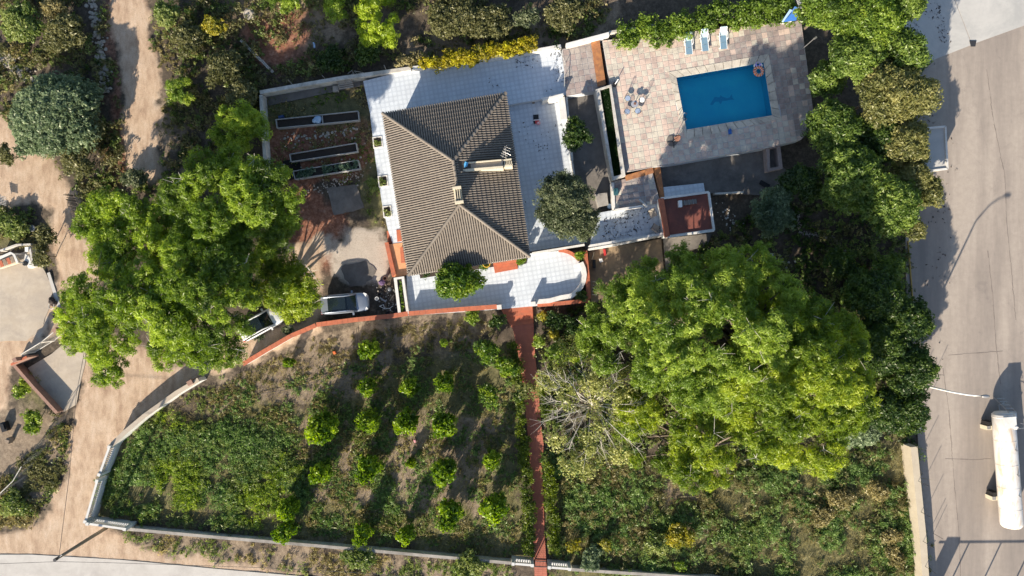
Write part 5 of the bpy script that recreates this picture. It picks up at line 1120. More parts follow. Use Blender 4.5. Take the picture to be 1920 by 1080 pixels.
def stones(name, path, n, wd, r0, r1, label, cat='stone border', mat=stone_m, seed=1):
    r = random.Random(seed); root = B(); pts = [Vector(W(*p, 0)) for p in path]; seg = [(a, c, (c - a).length) for a, c in zip(pts[:-1], pts[1:])]; tot = sum(s[2] for s in seg)
    for k in range(n):
        u = r.random() * tot
        for a, c, L in seg:
            if u <= L: p = a + (c - a) * (u / L); break
            u -= L
        root.stone((p.x + r.gauss(0, wd), p.y + r.gauss(0, wd), -.02), r.uniform(r0, r1), r)
    root.build(name, mat, label=label, cat=cat, kind='stuff')
stones('stone_border', [(533, 258), (600, 255), (665, 243)], 50, .14, .05, .15, 'line of small pale stones between two raised beds')
stones('stone_border', [(570, 360), (610, 350), (650, 335), (680, 325)], 90, .2, .03, .09, 'loose line of pale stones below the cabbage bed', seed=2)
stones('scattered_stones', [(520, 265), (560, 270), (600, 262), (680, 268), (690, 300), (688, 330), (580, 345)], 70, .9, .04, .11, 'small stones scattered round the raised beds', seed=3)
stones('rubble_line', [(-10, 100), (30, 130), (70, 155), (115, 182)], 190, .38, .07, .22, 'pale rubble terrace wall at the upper left', seed=4)
stones('rubble_line', [(172, -10), (182, 60), (192, 110), (197, 175)], 170, .28, .07, .2, 'shaded rubble line left of the dirt track', seed=5)
stones('stone_border', [(1495, 395), (1499, 436), (1530, 442), (1565, 450), (1586, 470)], 170, .12, .04, .09, 'curved pale stone border in the shaded garden', seed=6)
stones('rubble_heap', [(100, 255), (112, 275), (150, 330)], 60, .25, .04, .10, 'small stones along the edge of the sandy bend', seed=7)
stones('debris_patch', [(1352, 392), (1370, 405), (1368, 430)], 34, .5, .04, .10, 'light scraps and rubble right of the red-roofed store', mat=offwhite, cat='debris', seed=8)
stones('debris_patch', [(1440, 480), (1475, 495)], 24, .3, .04, .14, 'pale rubble on the dark soil under the big pine edge', mat=offwhite, cat='debris', seed=9)
# ash pit frame
frame_box('fire_pit', [(1438, 475), (1450, 475), (1450, 492), (1438, 492)], [(1441, 478), (1448, 478), (1448, 489), (1441, 489)], 0, .5, offwhite, 'small square pale fire pit in the shaded garden', 'fire pit', .1, soil_m)
# debris and bicycle beside the white planter
sp = thing('spare_wheel', 'spare wheel lying in the clutter between the silver car and the planter', 'wheel', W(730, 543, .3)); x, y, z = W(730, 543, .3); P(sp, 'tyre', rubber, lambda b: b.torus((x, y, .28), .24, .08, 20, 7), smooth=True); P(sp, 'rim', metal, lambda b: b.lathe((x, y, .25), [(.2, 0), (.2, .05), (.08, .09)], 14))
bc = thing('bicycle', 'old bicycle lying in the clutter left of the white planter', 'bicycle', W(722, 575, .2)); 
for px in (712, 736):
    x, y, z = W(px, 574, .15); P(bc, 'wheel', rubber, lambda b: b.torus((x, y, .15), .28, .025, 22, 5)); P(bc, 'hub', metal, lambda b: b.lathe((x, y, .12), [(.05, 0), (.05, .06)], 8))
q = [Vector(W(712, 574, .25)), Vector(W(721, 579, .3)), Vector(W(731, 578, .32)), Vector(W(736, 574, .25)), Vector(W(719, 571, .34)), Vector(W(733, 583, .35))]
for i, j in ((0, 1), (1, 2), (2, 3), (1, 4), (0, 4), (2, 5)): P(bc, 'frame_tube', pl_white, lambda b: b.tube([q[i], q[j]], .025, 5))
P(bc, 'saddle', blackm, lambda b: b.box(tuple(q[4] + Vector((0, .08, .02))), (.22, .13, .06), .3)); P(bc, 'handlebar', metal, lambda b: b.tube([q[5] + Vector((-.2, .1, 0)), q[5], q[5] + Vector((.2, -.1, 0))], .02, 5))
r = random.Random(12)
scr = [(715, 530, purple_dk, 'faded purple bundle'), (722, 522, brown_fab, 'brown bucket'), (712, 552, blackm, 'black bucket'), (735, 558, wood, 'tan wooden offcut'), (707, 560, pl_white, 'white plastic tub'), (742, 548, cream, 'cream scrap board'), (718, 562, metal, 'bent metal sheet'), (728, 587, dark_metal, 'dark metal drum'), (742, 584, blackm, 'black sack'), (745, 566, grey_w, 'grey board')]
for k, (px, py, mt, nm) in enumerate(scr):
    x, y, z = W(px, py, .2); b = B()
    if 'bucket' in nm or 'drum' in nm or 'tub' in nm: b.lathe((x, y, 0), [(.13, 0), (.18, .34), (.19, .36), (.16, .36), (.13, .05)], 12)
    elif 'board' in nm or 'offcut' in nm or 'sheet' in nm: a0 = r.uniform(0, 3); b.box((x, y, .25), (.7, .12, .03), a0, .2); b.box((x + .1, y - .05, .15), (.5, .1, .03), a0 + .5)
    else: b.stone((x, y, .02), .30, r, .8); b.stone((x + .15, y + .1, .02), .2, r, .9)
    b.build('_'.join(nm.split()[1:] if len(nm.split()) > 2 or k in (4,) else nm.split()[-1:]).replace('plastic_', ''), mt, label=nm + ' in the clutter beside the white planter', cat=nm.split()[-1])
stones('scrap_heap', [(716, 528), (728, 540), (716, 555), (738, 560), (722, 585)], 120, .32, .03, .12, 'jumble of small dark scraps between the silver car and the white planter', mat=M_('scrap_mix', (.22, .17, .13), (.05, .04, .04), 6, .8, tintmix=.8), cat='scrap', seed=21)
stones('scrap_heap', [(714, 535), (732, 548), (720, 568), (740, 575)], 40, .35, .03, .09, 'pale odds and ends in the clutter by the white planter', mat=wood_gr, cat='scrap', seed=22)
# lower court clutter
def small(px, py, z0, nm, lab, cat, mt, sz, a0=0.):
    x, y, z = W(px, py, z0 + .2); b = B(); b.box((x, y, z0 + sz[2] / 2), sz, a0); b.box((x, y, z0 + sz[2] + .02), (sz[0] * .7, sz[1] * .7, .04), a0); return b.build(nm, mt, label=lab, cat=cat)
small(1114, 495, .02, 'black_box', 'tall black box standing in the shade of the terracotta wall', 'box', blackm, (.26, .8, .35))
small(1127, 488, .02, 'white_basin', 'small white basin on the brown court', 'basin', pl_white, (.3, .35, .25), .3)
small(1112, 480, .02, 'plank', 'tan plank leaning by the brown court wall', 'plank', cream, (.08, .75, .12), -.3)
small(1134, 473, .02, 'red_toolbox', 'small red toolbox by the white wall of the court', 'toolbox', red_pl, (.2, .6, .28), .15)
rk = thing('metal_rack', 'thin metal rack lying along the terracotta planter wall', 'rack', W(1113, 540, .1))
for k in range(5): P(rk, 'bar', metal, lambda b: b.tube([W(1109, 528 + k * 6, .4), W(1117, 529 + k * 6, .4)], .02, 4))
for s in (0, 1): P(rk, 'side_rail', metal, lambda b: b.tube([W(1109 + s * 8, 526, .4), W(1110 + s * 8, 554, .4)], .025, 4))
b = B(); x, y, z = W(1014, 585, .3); b.torus((x, y, .2), .2, .06, 18, 6); b.torus((x, y, .28), .19, .05, 18, 6); b.lathe((x, y, .0), [(.16, 0), (.2, .2)], 14); b.build('round_pot', stone_m, smooth=True, label='round stone pot rim in the bed right of the red path steps', cat='pot')
# ---------------------------------------------------------------- west yard
b = B(); x, y, z = W(94, 567, .4)
for dx, dy, r_ in ((0, .1, .3), (.22, -.05, .24), (-.12, .3, .22), (-.08, -.12, .2)): b.stone((x + dx, y + dy, 0), r_, random.Random(int(dx * 100) + 3), 1.4)
b.build('rock_pile', M_('dark_rock', (.06, .045, .04), (.025, .02, .018), 5, .9), label='dark lumpy rock pile on the edge of the sandy track', cat='rock pile')
b = B(); x, y, z = W(95, 574, .2); b.torus((x, y, .1), .26, .045, 18, 5); b.build('pale_hoop', offwhite, label='pale hoop lying against the dark rock pile', cat='hoop')
b = B(); x, y, z = W(102, 588, .3)
for dx, dy, r_ in ((0, 0, .26), (.1, .25, .24), (-.12, -.25, .2)): b.stone((x + dx, y + dy, 0), r_, random.Random(int(dy * 100) + 9), 1.3)
b.build('rubbish_bag', blackm, label='black rubbish bag on the ground by the gates', cat='rubbish bag')
sh = thing('covered_bench', 'white-framed covered bench stacked with odds and ends at the left edge', 'bench', W(10, 485, .2))
P(sh, 'roof_beam', white, lambda b: (strip(b, [W2(p, 1.6) for p in ((-20, 492), (20, 474), (26, 478), (32, 492))], .2, 1.5, 1.6)))
P(sh, 'back_board', cream, lambda b: b.prism([W2(p, 1.0) for p in ((-20, 496), (22, 480), (28, 492), (-10, 504))], .2, .5))
for k in range(5): P(sh, 'shelf_slat', terra if k % 2 else wood, lambda b: b.box((*W2((-6 + k * 7, 497 - k * 2.6), .9), .8), (.3, .6, .06), .4))
for p in ((20, 475), (32, 492), (-18, 492)): P(sh, 'post', white, lambda b: b.box((*W2(p, 1.5), .8), (.1, .1, 1.5)))
bt = thing('bathtub', 'small white tub with a black bin inside at the yard corner', 'tub', W(50, 490, 0))
P(bt, 'tub', white, lambda b: b.prism([W2(p, .6) for p in ((47, 476), (55, 482), (60, 500), (53, 503), (45, 488))], 0, .6)); P(bt, 'bin', blackm, lambda b: b.lathe((*W2((48, 494), .6), 0), [(.2, 0), (.24, .7), (.2, .72)], 12))
P(bt, 'lid', pl_white, lambda b: b.prism([W2(p, .7) for p in ((46, 463), (52, 463), (52, 472), (46, 472))], .5, .66))
b = B(); x, y, z = W(60, 428, .3); b.torus((x, y, .3), .24, .08, 16, 6); b.lathe((x, y, 0), [(.2, 0), (.22, .3)], 12); b.build('round_bin', metal, label='small round metal bin in the bushes above the pale yard', cat='bin')
b = B()
for k in range(6): b.tube([W(-4 + k * .5, 366 + k * 3, .6), W(12, 370 + k * 3, .6)], .03, 4)
b.tube([W(0, 364, .6), W(0, 386, .6)], .04, 4); b.build('metal_grille', metal, label='small barred metal grille at the far left edge', cat='grille', kind=None)
# stick fence
sf = thing('stick_fence', 'fence of leaning wooden sticks along the sandy bend beside the pine', 'fence', W(152, 405, 0)); r = random.Random(8)
for k in range(26):
    u = k / 25; p = (133 + 33 * u, 366 + 76 * u); ln = r.uniform(9, 17) * (1.3 if k in (0, 25) else 1); a0 = Vector(W(p[0] + 6, p[1] + r.uniform(-1, 1), .02)); tp = a0 + Vector((-.28 * r.uniform(.8, 1.5), r.uniform(-.04, .06), 1.15 * r.uniform(.8, 1.2)))
    P(sf, 'stick', wood, lambda b: (setattr(b, 'tc', r.random()), b.tube([a0, tp], [.05, .035], 5)))
P(sf, 'rail', wood, lambda b: b.tube([W(138, 366, .6), W(152, 395, .6), W(170, 442, .6)], .03, 5))
# chain-link fence at the lower left
cf = thing('chain_link_fence', 'sagging grey chain-link fence from the brick wall to the left edge', 'fence', W(70, 830, 0)); fp = [(104, 782), (85, 812), (62, 845), (40, 875), (24, 902), (0, 925), (-40, 950)]
fz = 1.5
for k, p in enumerate(fp): P(cf, 'post', metal, lambda b: b.tube([W(p[0] * 1.0 + 2, p[1] - 2, 0), W(*p, fz)], .03, 5))
P(cf, 'top_rail', offwhite, lambda b: b.tube([W(*p, fz) for p in fp[3:]], .04, 5))
def net(b):
    for a_, c_ in zip(fp[:-1], fp[1:]):
        A_, C_ = Vector(W(*a_, fz)), Vector(W(*c_, fz)); L = (C_ - A_).length; n = int(L / .16)
        off = Vector((.35, .2, 0))
        for k in range(n + 1):
            for s in (-1, 1):
                u0 = k / n; u1 = (k + s * 6) / n
                if 0 <= u1 <= 1: p0 = A_ + (C_ - A_) * u0 + off * 0; p1 = A_ + (C_ - A_) * u1 + off; p1.z = .05; b.tube([p0, p1], .009, 3, caps=False)
P(cf, 'mesh_wire', metal, net, kind='stuff')
b = B(); b.box((*W2((8, 800), .3), .2), (.5, .9, .5), .3); b.box((*W2((8, 800), .3), .5), (.3, .6, .12), .3); b.build('dark_cabinet', blackm, label='dark box standing on the bare earth at the lower left', cat='box')
b = B(); b.box((*W2((16, 826), .4), .25), (.3, .5, .6), -.3); b.box((*W2((16, 826), .4), .58), (.4, .2, .08), -.3); b.build('feeding_trough', wood, label='narrow wooden trough on the bare earth by the chain-link fence', cat='trough')
# garden hoses in the orchard
hose = M_('hose', (.05, .045, .04), None, 3, .7)
for k, (pts, lb) in enumerate((([(575, 716), (605, 706), (635, 697), (668, 688), (672, 650)], 'dark irrigation hose curving through the bare upper orchard soil'), ([(490, 738), (540, 730), (590, 716), (640, 690)], 'lower irrigation hose across the bare orchard soil'), ([(668, 615), (672, 650), (676, 700)], 'straight irrigation hose dropping from the orange wall'))):
    b = B(); b.tube([W(*p, .04) for p in pts], .025, 5); b.build('garden_hose', hose, label=lb, cat='hose')
small(627, 661, 0, 'bucket', 'tiny orange and white pot on the bare orchard soil', 'pot', orange_pl, (.22, .3, .25), .4)
small(778, 827, 0, 'bucket', 'small pink bucket between the orchard trees', 'bucket', pink_pl, (.2, .26, .24), .4)
small(1118, 868, 0, 'white_bucket', 'tiny white stone at the edge of the dry clearing', 'stone', pl_white, (.2, .2, .2), .4)
# ---------------------------------------------------------------- vegetation
NR = np.random.default_rng(21)
def cloud(Cn, R, n, L, Wd, up=0.55, rough=0.6, shell=0.7):
    """n leaf triangles in each ellipsoid; returns verts (N*3,3) and tint (N*3)"""
    n = max(1, int(n * .5 + .5)); L *= 1.2; Wd *= 1.3
    k = len(Cn); C_ = np.repeat(Cn, n, 0); R3 = np.repeat(R, n, 0); N = k * n
    d = NR.normal(size=(N, 3)); d /= np.linalg.norm(d, axis=1, keepdims=True) + 1e-9
    fl = NR.random(N) < up; d[fl, 2] = np.abs(d[fl, 2])
    rad = shell + (1 - shell) * NR.random((N, 1)); rad *= np.where(NR.random((N, 1)) < .25, NR.random((N, 1)), 1)
    p = C_ + d * R3 * rad
    nr = d + NR.normal(size=(N, 3)) * rough; nr /= np.linalg.norm(nr, axis=1, keepdims=True) + 1e-9
    t_ = np.cross(nr, NR.normal(size=(N, 3))); t_ /= np.linalg.norm(t_, axis=1, keepdims=True) + 1e-9
    b_ = np.cross(nr, t_); s = (0.6 + 0.8 * NR.random((N, 1)))
    V = np.stack([p - t_ * L * s * .5 - b_ * Wd * s * .5, p - t_ * L * s * .3 + b_ * Wd * s * .6, p + t_ * L * s * .6], 1).reshape(-1, 3)
    sub = np.repeat(NR.random(k), n); tint = np.clip(.55 * sub + .45 * NR.random(N), 0, 1)
    return V, np.repeat(tint, 3)
def foliage(parent, name, clumps, mat, L, Wd, dens=260, sub=0.5, kind=None, flat=.6, up=.7, inner=True, lf=1.0):
    """clumps: list of world (x,y,z,r). Each clump is a lumpy cap of sub-clumps."""
    Vs = []; Ts = []
    for x, y, z, r in clumps:
        ct = NR.random()
        k = max(5, int(7.5 * (r / sub) ** 2 * .42)); d = NR.normal(size=(k, 3)); d[:, 2] = np.abs(d[:, 2]) * 1.0 - .15; d /= np.linalg.norm(d, axis=1, keepdims=True)
        rr = r * (.55 + .5 * NR.random((k, 1))); Cn = np.array([x, y, z]) + d * rr * np.array([1, 1, flat]); S = sub * (.6 + .8 * NR.random((k, 1)))
        n = max(8, int(dens * sub * sub * 1.6)); V, T = cloud(Cn, S * np.array([1, 1, .7]), n, L, Wd, up); Vs.append(V); Ts.append(np.clip(.62 * T + .55 * ct - .09, 0, 1))
        if inner:
            V, T = cloud(np.array([[x, y, z - r * .1]]), np.array([[r * .85, r * .85, r * flat * .75]]), int(dens * r * r * .9 * lf), L * 1.3, Wd * 1.6, .5, .9, .3); Vs.append(V); Ts.append(T * .5)  # inner leaves tinted darker, so shade between clumps is in the colour
    V = np.concatenate(Vs); T = np.concatenate(Ts); og = (V[:, 0].mean(), V[:, 1].mean(), V[:, 2].min())
    me = np_mesh(name, V - np.array(og), np.arange(len(V), dtype=np.int32).reshape(-1, 3), mat, tint=T)
    return props(link_mesh(name, me, parent, og), kind=kind)
def limbs(root, base, h, targets, r0, mat, lean=(0, 0), wig=.15, r=random):
    bx, by, bz = base; top = Vector((bx + lean[0], by + lean[1], bz + h))
    P(root, 'trunk', mat, lambda b: b.tube([Vector((bx, by, bz - .1)), Vector((bx, by, bz)).lerp(top, .5) + Vector((r.uniform(-.1, .1), r.uniform(-.1, .1), 0)), top], [r0, r0 * .8, r0 * .6], 8), smooth=True)
    for t_ in targets:
        tv = Vector(t_); st = Vector((bx, by, bz)).lerp(top, r.uniform(.55, 1.0)); m1 = st.lerp(tv, .35) + Vector((r.uniform(-1, 1), r.uniform(-1, 1), r.uniform(-.3, .5))) * wig * (tv - st).length; m2 = st.lerp(tv, .7) + Vector((r.uniform(-1, 1), r.uniform(-1, 1), r.uniform(-.2, .4))) * wig * (tv - st).length
        P(root, 'branch', mat, lambda b: b.tube([st, m1, m2, tv], [r0 * .42, r0 * .32, r0 * .2, r0 * .07], 6), smooth=True)
def clump_px(cl): return [(*W(px, py, z), r) for px, py, r, z in cl]
def pine(label, base, cl, mat=None, sub=.36, dens=600, r0=.35, L=.26, Wd=.045, lf=.4, cat='tree', name='pine_tree'):
    bx, by, _ = W(*base, 0); root = thing(name, label, cat, (bx, by, 0)); C_ = clump_px(cl); zt = min(c[2] for c in C_) * .75
    limbs(root, (bx, by, 0), zt, [(c[0], c[1], c[2] - .7) for c in C_], r0, bark, wig=.07)
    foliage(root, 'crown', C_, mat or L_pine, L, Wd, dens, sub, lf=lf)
    if len(C_) > 12:
        rr = random.Random(len(C_)); pick = rr.sample(C_, len(C_) // 3)
        def sprays(b):
            for c in pick:
                p0 = Vector((c[0] + rr.gauss(0, .5), c[1] + rr.gauss(0, .5), c[2] + c[3] * .35))
                for q in range(5): b.tube([p0, p0 + Vector((rr.gauss(0, .45), rr.gauss(0, .45), rr.uniform(.15, .5)))], [.022, .008], 3, caps=False)
        P(root, 'dead_twigs', bark_pale, sprays, kind='stuff')
    return root
def mesh_clumps(box, z, n, rr, seed, keep=None, jz=1.0):
    r = random.Random(seed); out = []; tries = 0
    while len(out) < n and tries < 6000:
        tries += 1; x = r.uniform(box[0], box[2]); y = r.uniform(box[1], box[3])
        if keep and not keep(x, y): continue
        if math.hypot((x - 500), (y - 612)) < 48: continue
        if any(math.hypot(x - a, y - b_) < rr[0] * 20 * 1.05 for a, b_, _, _ in out): continue
        out.append((x, y, r.uniform(*rr), z + r.uniform(-jz, jz)))
    return out
ell = lambda cx, cy, rx, ry: (lambda x, y: ((x - cx) / rx) ** 2 + ((y - cy) / ry) ** 2 < 1)
def dome(cx, cy, rx, ry, zc, ze, n, rr, seed):
    """clumps spread over a dome: high in the middle, lower at the rim"""
    cl = mesh_clumps((cx - rx, cy - ry, cx + rx, cy + ry), 0, n, rr, seed, ell(cx, cy, rx, ry), 0)
    r = random.Random(seed + 1); return [(x, y, q * r.uniform(.55, 1.1), ze + (zc - ze) * max(0, 1 - ((x - cx) / rx) ** 2 - ((y - cy) / ry) ** 2) ** .7 + r.uniform(-1.5, 1.2)) for x, y, q, _ in cl]
# west group of pines
pine('spreading pine at the lower left of the west group, its trunk showing above the driveway', (268, 560), dome(250, 590, 120, 115, 10.5, 6.0, 34, (1.0, 1.7), 1) , L_pine)
pine('large pine in the middle of the west group, over the white car', (400, 560), dome(385, 550, 95, 130, 11.5, 6.5, 32, (1.0, 1.8), 2), L_pine)
pine('bright pine at the right side of the west group, nearest the driveway', (520, 580), dome(528, 538, 58, 56, 5.2, 3.2, 15, (.9, 1.5), 3), L_pine2, r0=.26)
pine('tall pine at the top of the west group against the garden wall', (440, 420), dome(440, 385, 115, 95, 11, 7.0, 30, (1.0, 1.8), 4), L_pine)
pine('pine with pale-green top at the upper left of the west group', (250, 420), dome(260, 425, 95, 70, 7.0, 4.5, 20, (1.0, 1.6), 5), L_pine)
pine('pine sprays hanging over the vegetable garden wall', (520, 460), dome(506, 425, 36, 60, 6.5, 4.5, 9, (.8, 1.4), 6), L_pine, r0=.2)
# east group
pine('huge bright pine that fills the middle of the wild garden', (1360, 640), dome(1350, 620, 190, 135, 13.0, 8, 54, (1.1, 2.0), 7), L_pine3, r0=.5)
pine('large pine to the lower right of the huge one, dark shade behind it', (1480, 760), dome(1490, 720, 135, 150, 12.5, 7.5, 48, (1.1, 2.0), 8), L_pine2, r0=.5)
pine('yellow-green pine at the bottom of the east group above the weeds', (1310, 830), dome(1300, 800, 130, 110, 8.0, 5.0, 34, (1.0, 1.7), 9), L_pine2, r0=.35)
pine('darker pine at the top of the east group below the red-roofed store', (1290, 560), dome(1300, 540, 130, 60, 8.5, 6.0, 22, (1.0, 1.7), 10), L_pine3)
pine('pine on the left shoulder of the east group by the brown court', (1160, 620), dome(1160, 615, 60, 85, 8.0, 5.0, 16, (.9, 1.5), 11), L_pine3)
# scrub pines top
pine('bright yellow-green young pine at the top, left of centre', (715, 60), dome(710, 38, 42, 42, 4.2, 2.2, 12, (.7, 1.0), 12), leafmat('young_pine', (.05, .09, .01), (.16, .24, .015), (.28, .36, .03)), r0=.14, sub=.35)
pine('small round bright pine right of the dirt track', (338, 178), dome(337, 171, 24, 24, 2.4, 1.2, 7, (.5, .7), 13), L_bright, r0=.1, sub=.3)
pine('mid-green pine beside the upper end of the garden wall', (455, 250), dome(450, 240, 40, 38, 4.0, 3.0, 9, (.8, 1.2), 14), L_pine, r0=.18)
pine('dark green sapling pine at the top edge right of the boulder', (530, 10), dome(525, 4, 30, 14, 2.0, 1.2, 5, (.6, .8), 15), L_pine, r0=.1, sub=.3)
pine('dark green sapling pine above the bare patch, left of the bright young pine', (640, 20), dome(638, 14, 24, 18, 2.0, 1.2, 5, (.5, .7), 16), L_pine, r0=.1, sub=.3)
# pale semi-bare tree beside the red path
bx, by, _ = W(1104, 762, 0); ft = thing('bare_branched_tree', 'sparse pale-leaved tree with white radiating branches beside the red path', 'tree', (bx, by, 0))
fc = dome(1105, 765, 118, 120, 6.5, 4.2, 30, (.8, 1.3), 17); FC = clump_px(fc); r = random.Random(5); hub = Vector(W(1110, 757, 4.6)); hub0 = Vector((bx, by, 0))
P(ft, 'trunk', bark_pale, lambda b: b.tube([hub0 - Vector((0, 0, .1)), hub0.lerp(hub, .5), hub], [.26, .2, .14], 8), smooth=True)
tips = []
for k in range(26):
    th = k * 2.399; L_ = r.uniform(2.4, 5.4); e = hub + Vector((math.cos(th) * L_, math.sin(th) * L_ * .95, r.uniform(.3, 2.2) - L_ * .05)); m1 = hub.lerp(e, .35) + Vector((r.gauss(0, .12), r.gauss(0, .12), .25)); m2 = hub.lerp(e, .7) + Vector((r.gauss(0, .2), r.gauss(0, .2), .3))
    P(ft, 'branch', bark_pale, lambda b: b.tube([hub.lerp(hub0, r.uniform(0, .25)), m1, m2, e], [.07, .05, .03, .012], 5), smooth=True); tips += [m1, m2, e, hub.lerp(e, .85)]
def twigs(b):
    for c in tips:
        for q in range(5):
            out = (c - hub); out.z = 0; out = out.normalized() if out.length > .1 else Vector((1, 0, 0)); e = c + out * r.uniform(.2, 1.0) + Vector((r.gauss(0, .45), r.gauss(0, .45), r.uniform(.0, .5))); b.tube([c, c.lerp(e, .5) + Vector((r.gauss(0, .07), r.gauss(0, .07), .05)), e], [.015, .010, .005], 3, caps=False)
P(ft, 'twigs', bark_pale, twigs, kind='stuff')
foliage(ft, 'leaves', [(c[0], c[1], c[2] - .7, c[3]) for c in FC], L_pale, .16, .10, 200, .45, inner=False)
# olive, citrus beside the house
def broad(name, label, px, py, rpx, h, mat, L=.18, Wd=.11, dens=330, sub=.32, r0=.12, n=None, flat=.75, group=None, trunk=bark, cat='tree', ry=None, sparse=1.0, low=0):
    zc = h * .72; x, y, _ = W(px, py, zc); root = thing(name, label, cat, (x, y, 0), group); rm = rpx / 20 * (H - zc) / H; rmy = (ry or rpx) / 20 * (H - zc) / H; n = n or max(5, int(rm * rm * 3.2 + 4)); r = random.Random(int(px * 7 + py)); cl = []
    for k in range(n):
        a0 = r.uniform(0, 6.28); q = math.sqrt(r.random()) * .66; rr = rm * r.uniform(.30, .46) if rm > 1.4 else rm * r.uniform(.38, .55)
        cl.append((x + q * rm * math.cos(a0), y + q * rmy * math.sin(a0), h - rr * flat - (h * .38) * q ** 1.6 * r.uniform(.6, 1.2), rr))
    cl.append((x, y, h - rm * .55 * flat - .1, rm * .5))
    for q in range(low): a0 = q * 6.283 / low; cl.append((x + math.cos(a0) * rm * .5, y + math.sin(a0) * rm * .5, h * (.2 if q % 2 else .4), rm * .5))
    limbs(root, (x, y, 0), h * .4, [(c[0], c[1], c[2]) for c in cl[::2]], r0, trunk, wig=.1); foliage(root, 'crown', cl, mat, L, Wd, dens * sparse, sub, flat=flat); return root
broad('olive_tree', 'grey-green olive tree between the house and the lower white terrace', 1066, 388, 66, 5.2, L_olive, .17, .06, 420, .38, .22, ry=66)
broad('citrus_tree', 'small citrus tree hanging over the edge of the east terrace', 1076, 250, 33, 3.6, L_dark, .18, .11, 320, .3)  # dark leaf material puts the shade over most of this crown into colour
broad('citrus_tree', 'glossy green citrus tree on the front terrace, its shadow on the roof', 856, 530, 50, 5.6, L_cit, .18, .11, 340, .34, .14, ry=30)
broad('palm_shrub', 'small dark shrub in the bed by the house corner', 979, 489, 10, 1.6, L_cit, .16, .09, 300, .2, .05, cat='shrub')
broad('shrub', 'leafy shrub in the upper corner bed inside the curved border', 1087, 478, 11, 1.7, L_cit, .2, .08, 300, .2, .05, cat='shrub')
broad('shrub', 'dark leafy shrub in the lower corner bed of the front terrace', 1093, 553, 13, 1.6, L_dark, .2, .1, 300, .2, .05, cat='shrub')
broad('shrub', 'low shrub with pinkish flowers under the eaves left of the citrus tree', 800, 512, 9, 1.2, L_dark, .14, .08, 300, .2, .05, cat='shrub')
broad('shrub', 'small dark shrub between the citrus tree and the front door steps', 905, 497, 13, 1.3, L_cit, .14, .08, 300, .2, .05, cat='shrub')
b = B(); x, y, z = W(912, 494, 1.4); b.torus((x, y, 1.3), .34, .035, 18, 6); b.tube([(x - .3, y, 1.3), (x - .2, y - .2, .6)], .03, 5); b.tube([(x + .3, y, 1.3), (x + .2, y - .2, .6)], .03, 5); b.build('cane_hoop', plain('yellow_cane', (.6, .38, .05), .6), label='yellow cane hoop by the front door steps', cat='plant support')
foliage(POTPLANT[0], 'leaves', [(POTPLANT[1], POTPLANT[2], ZT + .6, .35)], L_dark, .14, .07, 300, .2)
# east row of trees beside the yard
row = [(1545, 20, 52, 7.0, L_bright, 'bright green tree at the top, left end of the row right of the pool'), (1625, 45, 66, 8.0, L_bright, 'large bright green tree at the top of the row beside the concrete pad'), (1685, 10, 44, 7.5, L_row, 'bright green tree at the very top right of the row'), (1600, 120, 60, 7.5, L_row, 'bright green tree second down the row beside the pool deck corner'), (1690, 100, 48, 7.5, L_row, 'green tree overhanging the concrete pad corner'), (1545, 150, 40, 5.5, L_row, 'dark green tree close to the upper right corner of the pool deck'), (1660, 175, 62, 7.8, L_pale if False else leafmat('olive_yellow_leaves', (.035, .045, .015), (.11, .125, .04), (.22, .22, .08)), 'greyish yellow-green tree in the middle of the row'), (1710, 185, 46, 7.0, None, 'greyish tree with its edge over the shaded asphalt'), (1560, 240, 58, 6.5, L_row, 'dark tree right beside the lower right corner of the pool deck'), (1650, 262, 46, 6.0, L_dark, 'dark shaded tree behind the yellowish ones'), (1694, 270, 46, 6.8, None, 'yellowish tree reaching the white hut roof'), (1702, 330, 42, 6.0, None, 'brownish yellow tree below the white hut'), (1590, 330, 66, 7.0, L_row, 'broad green tree in the lower middle of the row'), (1660, 385, 62, 7.2, L_row, 'green tree at the foot of the row'), (1735, 360, 36, 5.5, None, 'pale yellow tree at the asphalt edge below the hut'), (1500, 340, 42, 5.0, L_dark, 'dark tree over the end of the rear concrete yard'), (1455, 395, 48, 4.6, L_blue, 'blue-green tree in the shade right of the rear yard'), (1708, 430, 26, 4.0, None, 'small tuft-like tree at the top of the yellow kerb line'), (1575, 495, 36, 3.6, L_dark, 'dark tree under the stone border curve'), (1665, 500, 30, 4.5, L_row, 'small tree with one sunlit side by the yellow kerb line'), (1640, 560, 62, 6.0, L_dark, 'dark tree left of the lower yellow kerb'), (1698, 600, 46, 6.2, L_dark, 'dark glossy tree overhanging the asphalt below the kerb line'), (1650, 650, 62, 6.0, L_dark, 'dark tree right of the huge pine'), (1700, 690, 52, 6.5, L_dark, 'dark tree hiding the foot of the street lamp'), (1655, 770, 52, 5.5, L_dark, 'dark tree with pale tips below the street lamp'), (1700, 768, 46, 5.6, L_dark, 'dark tree at the top of the sandy wall'), (1610, 800, 46, 4.2, L_blue, 'grey-green tree at the lower right of the big pines')]
L_oy = bpy.data.materials['olive_yellow_leaves']
for px, py, rp, h, mt, lb in row: broad('yard_tree', lb, px, py, rp, h, mt or L_oy, .19, .085, 330, .38, .16, group='trees between the pool and the asphalt yard')
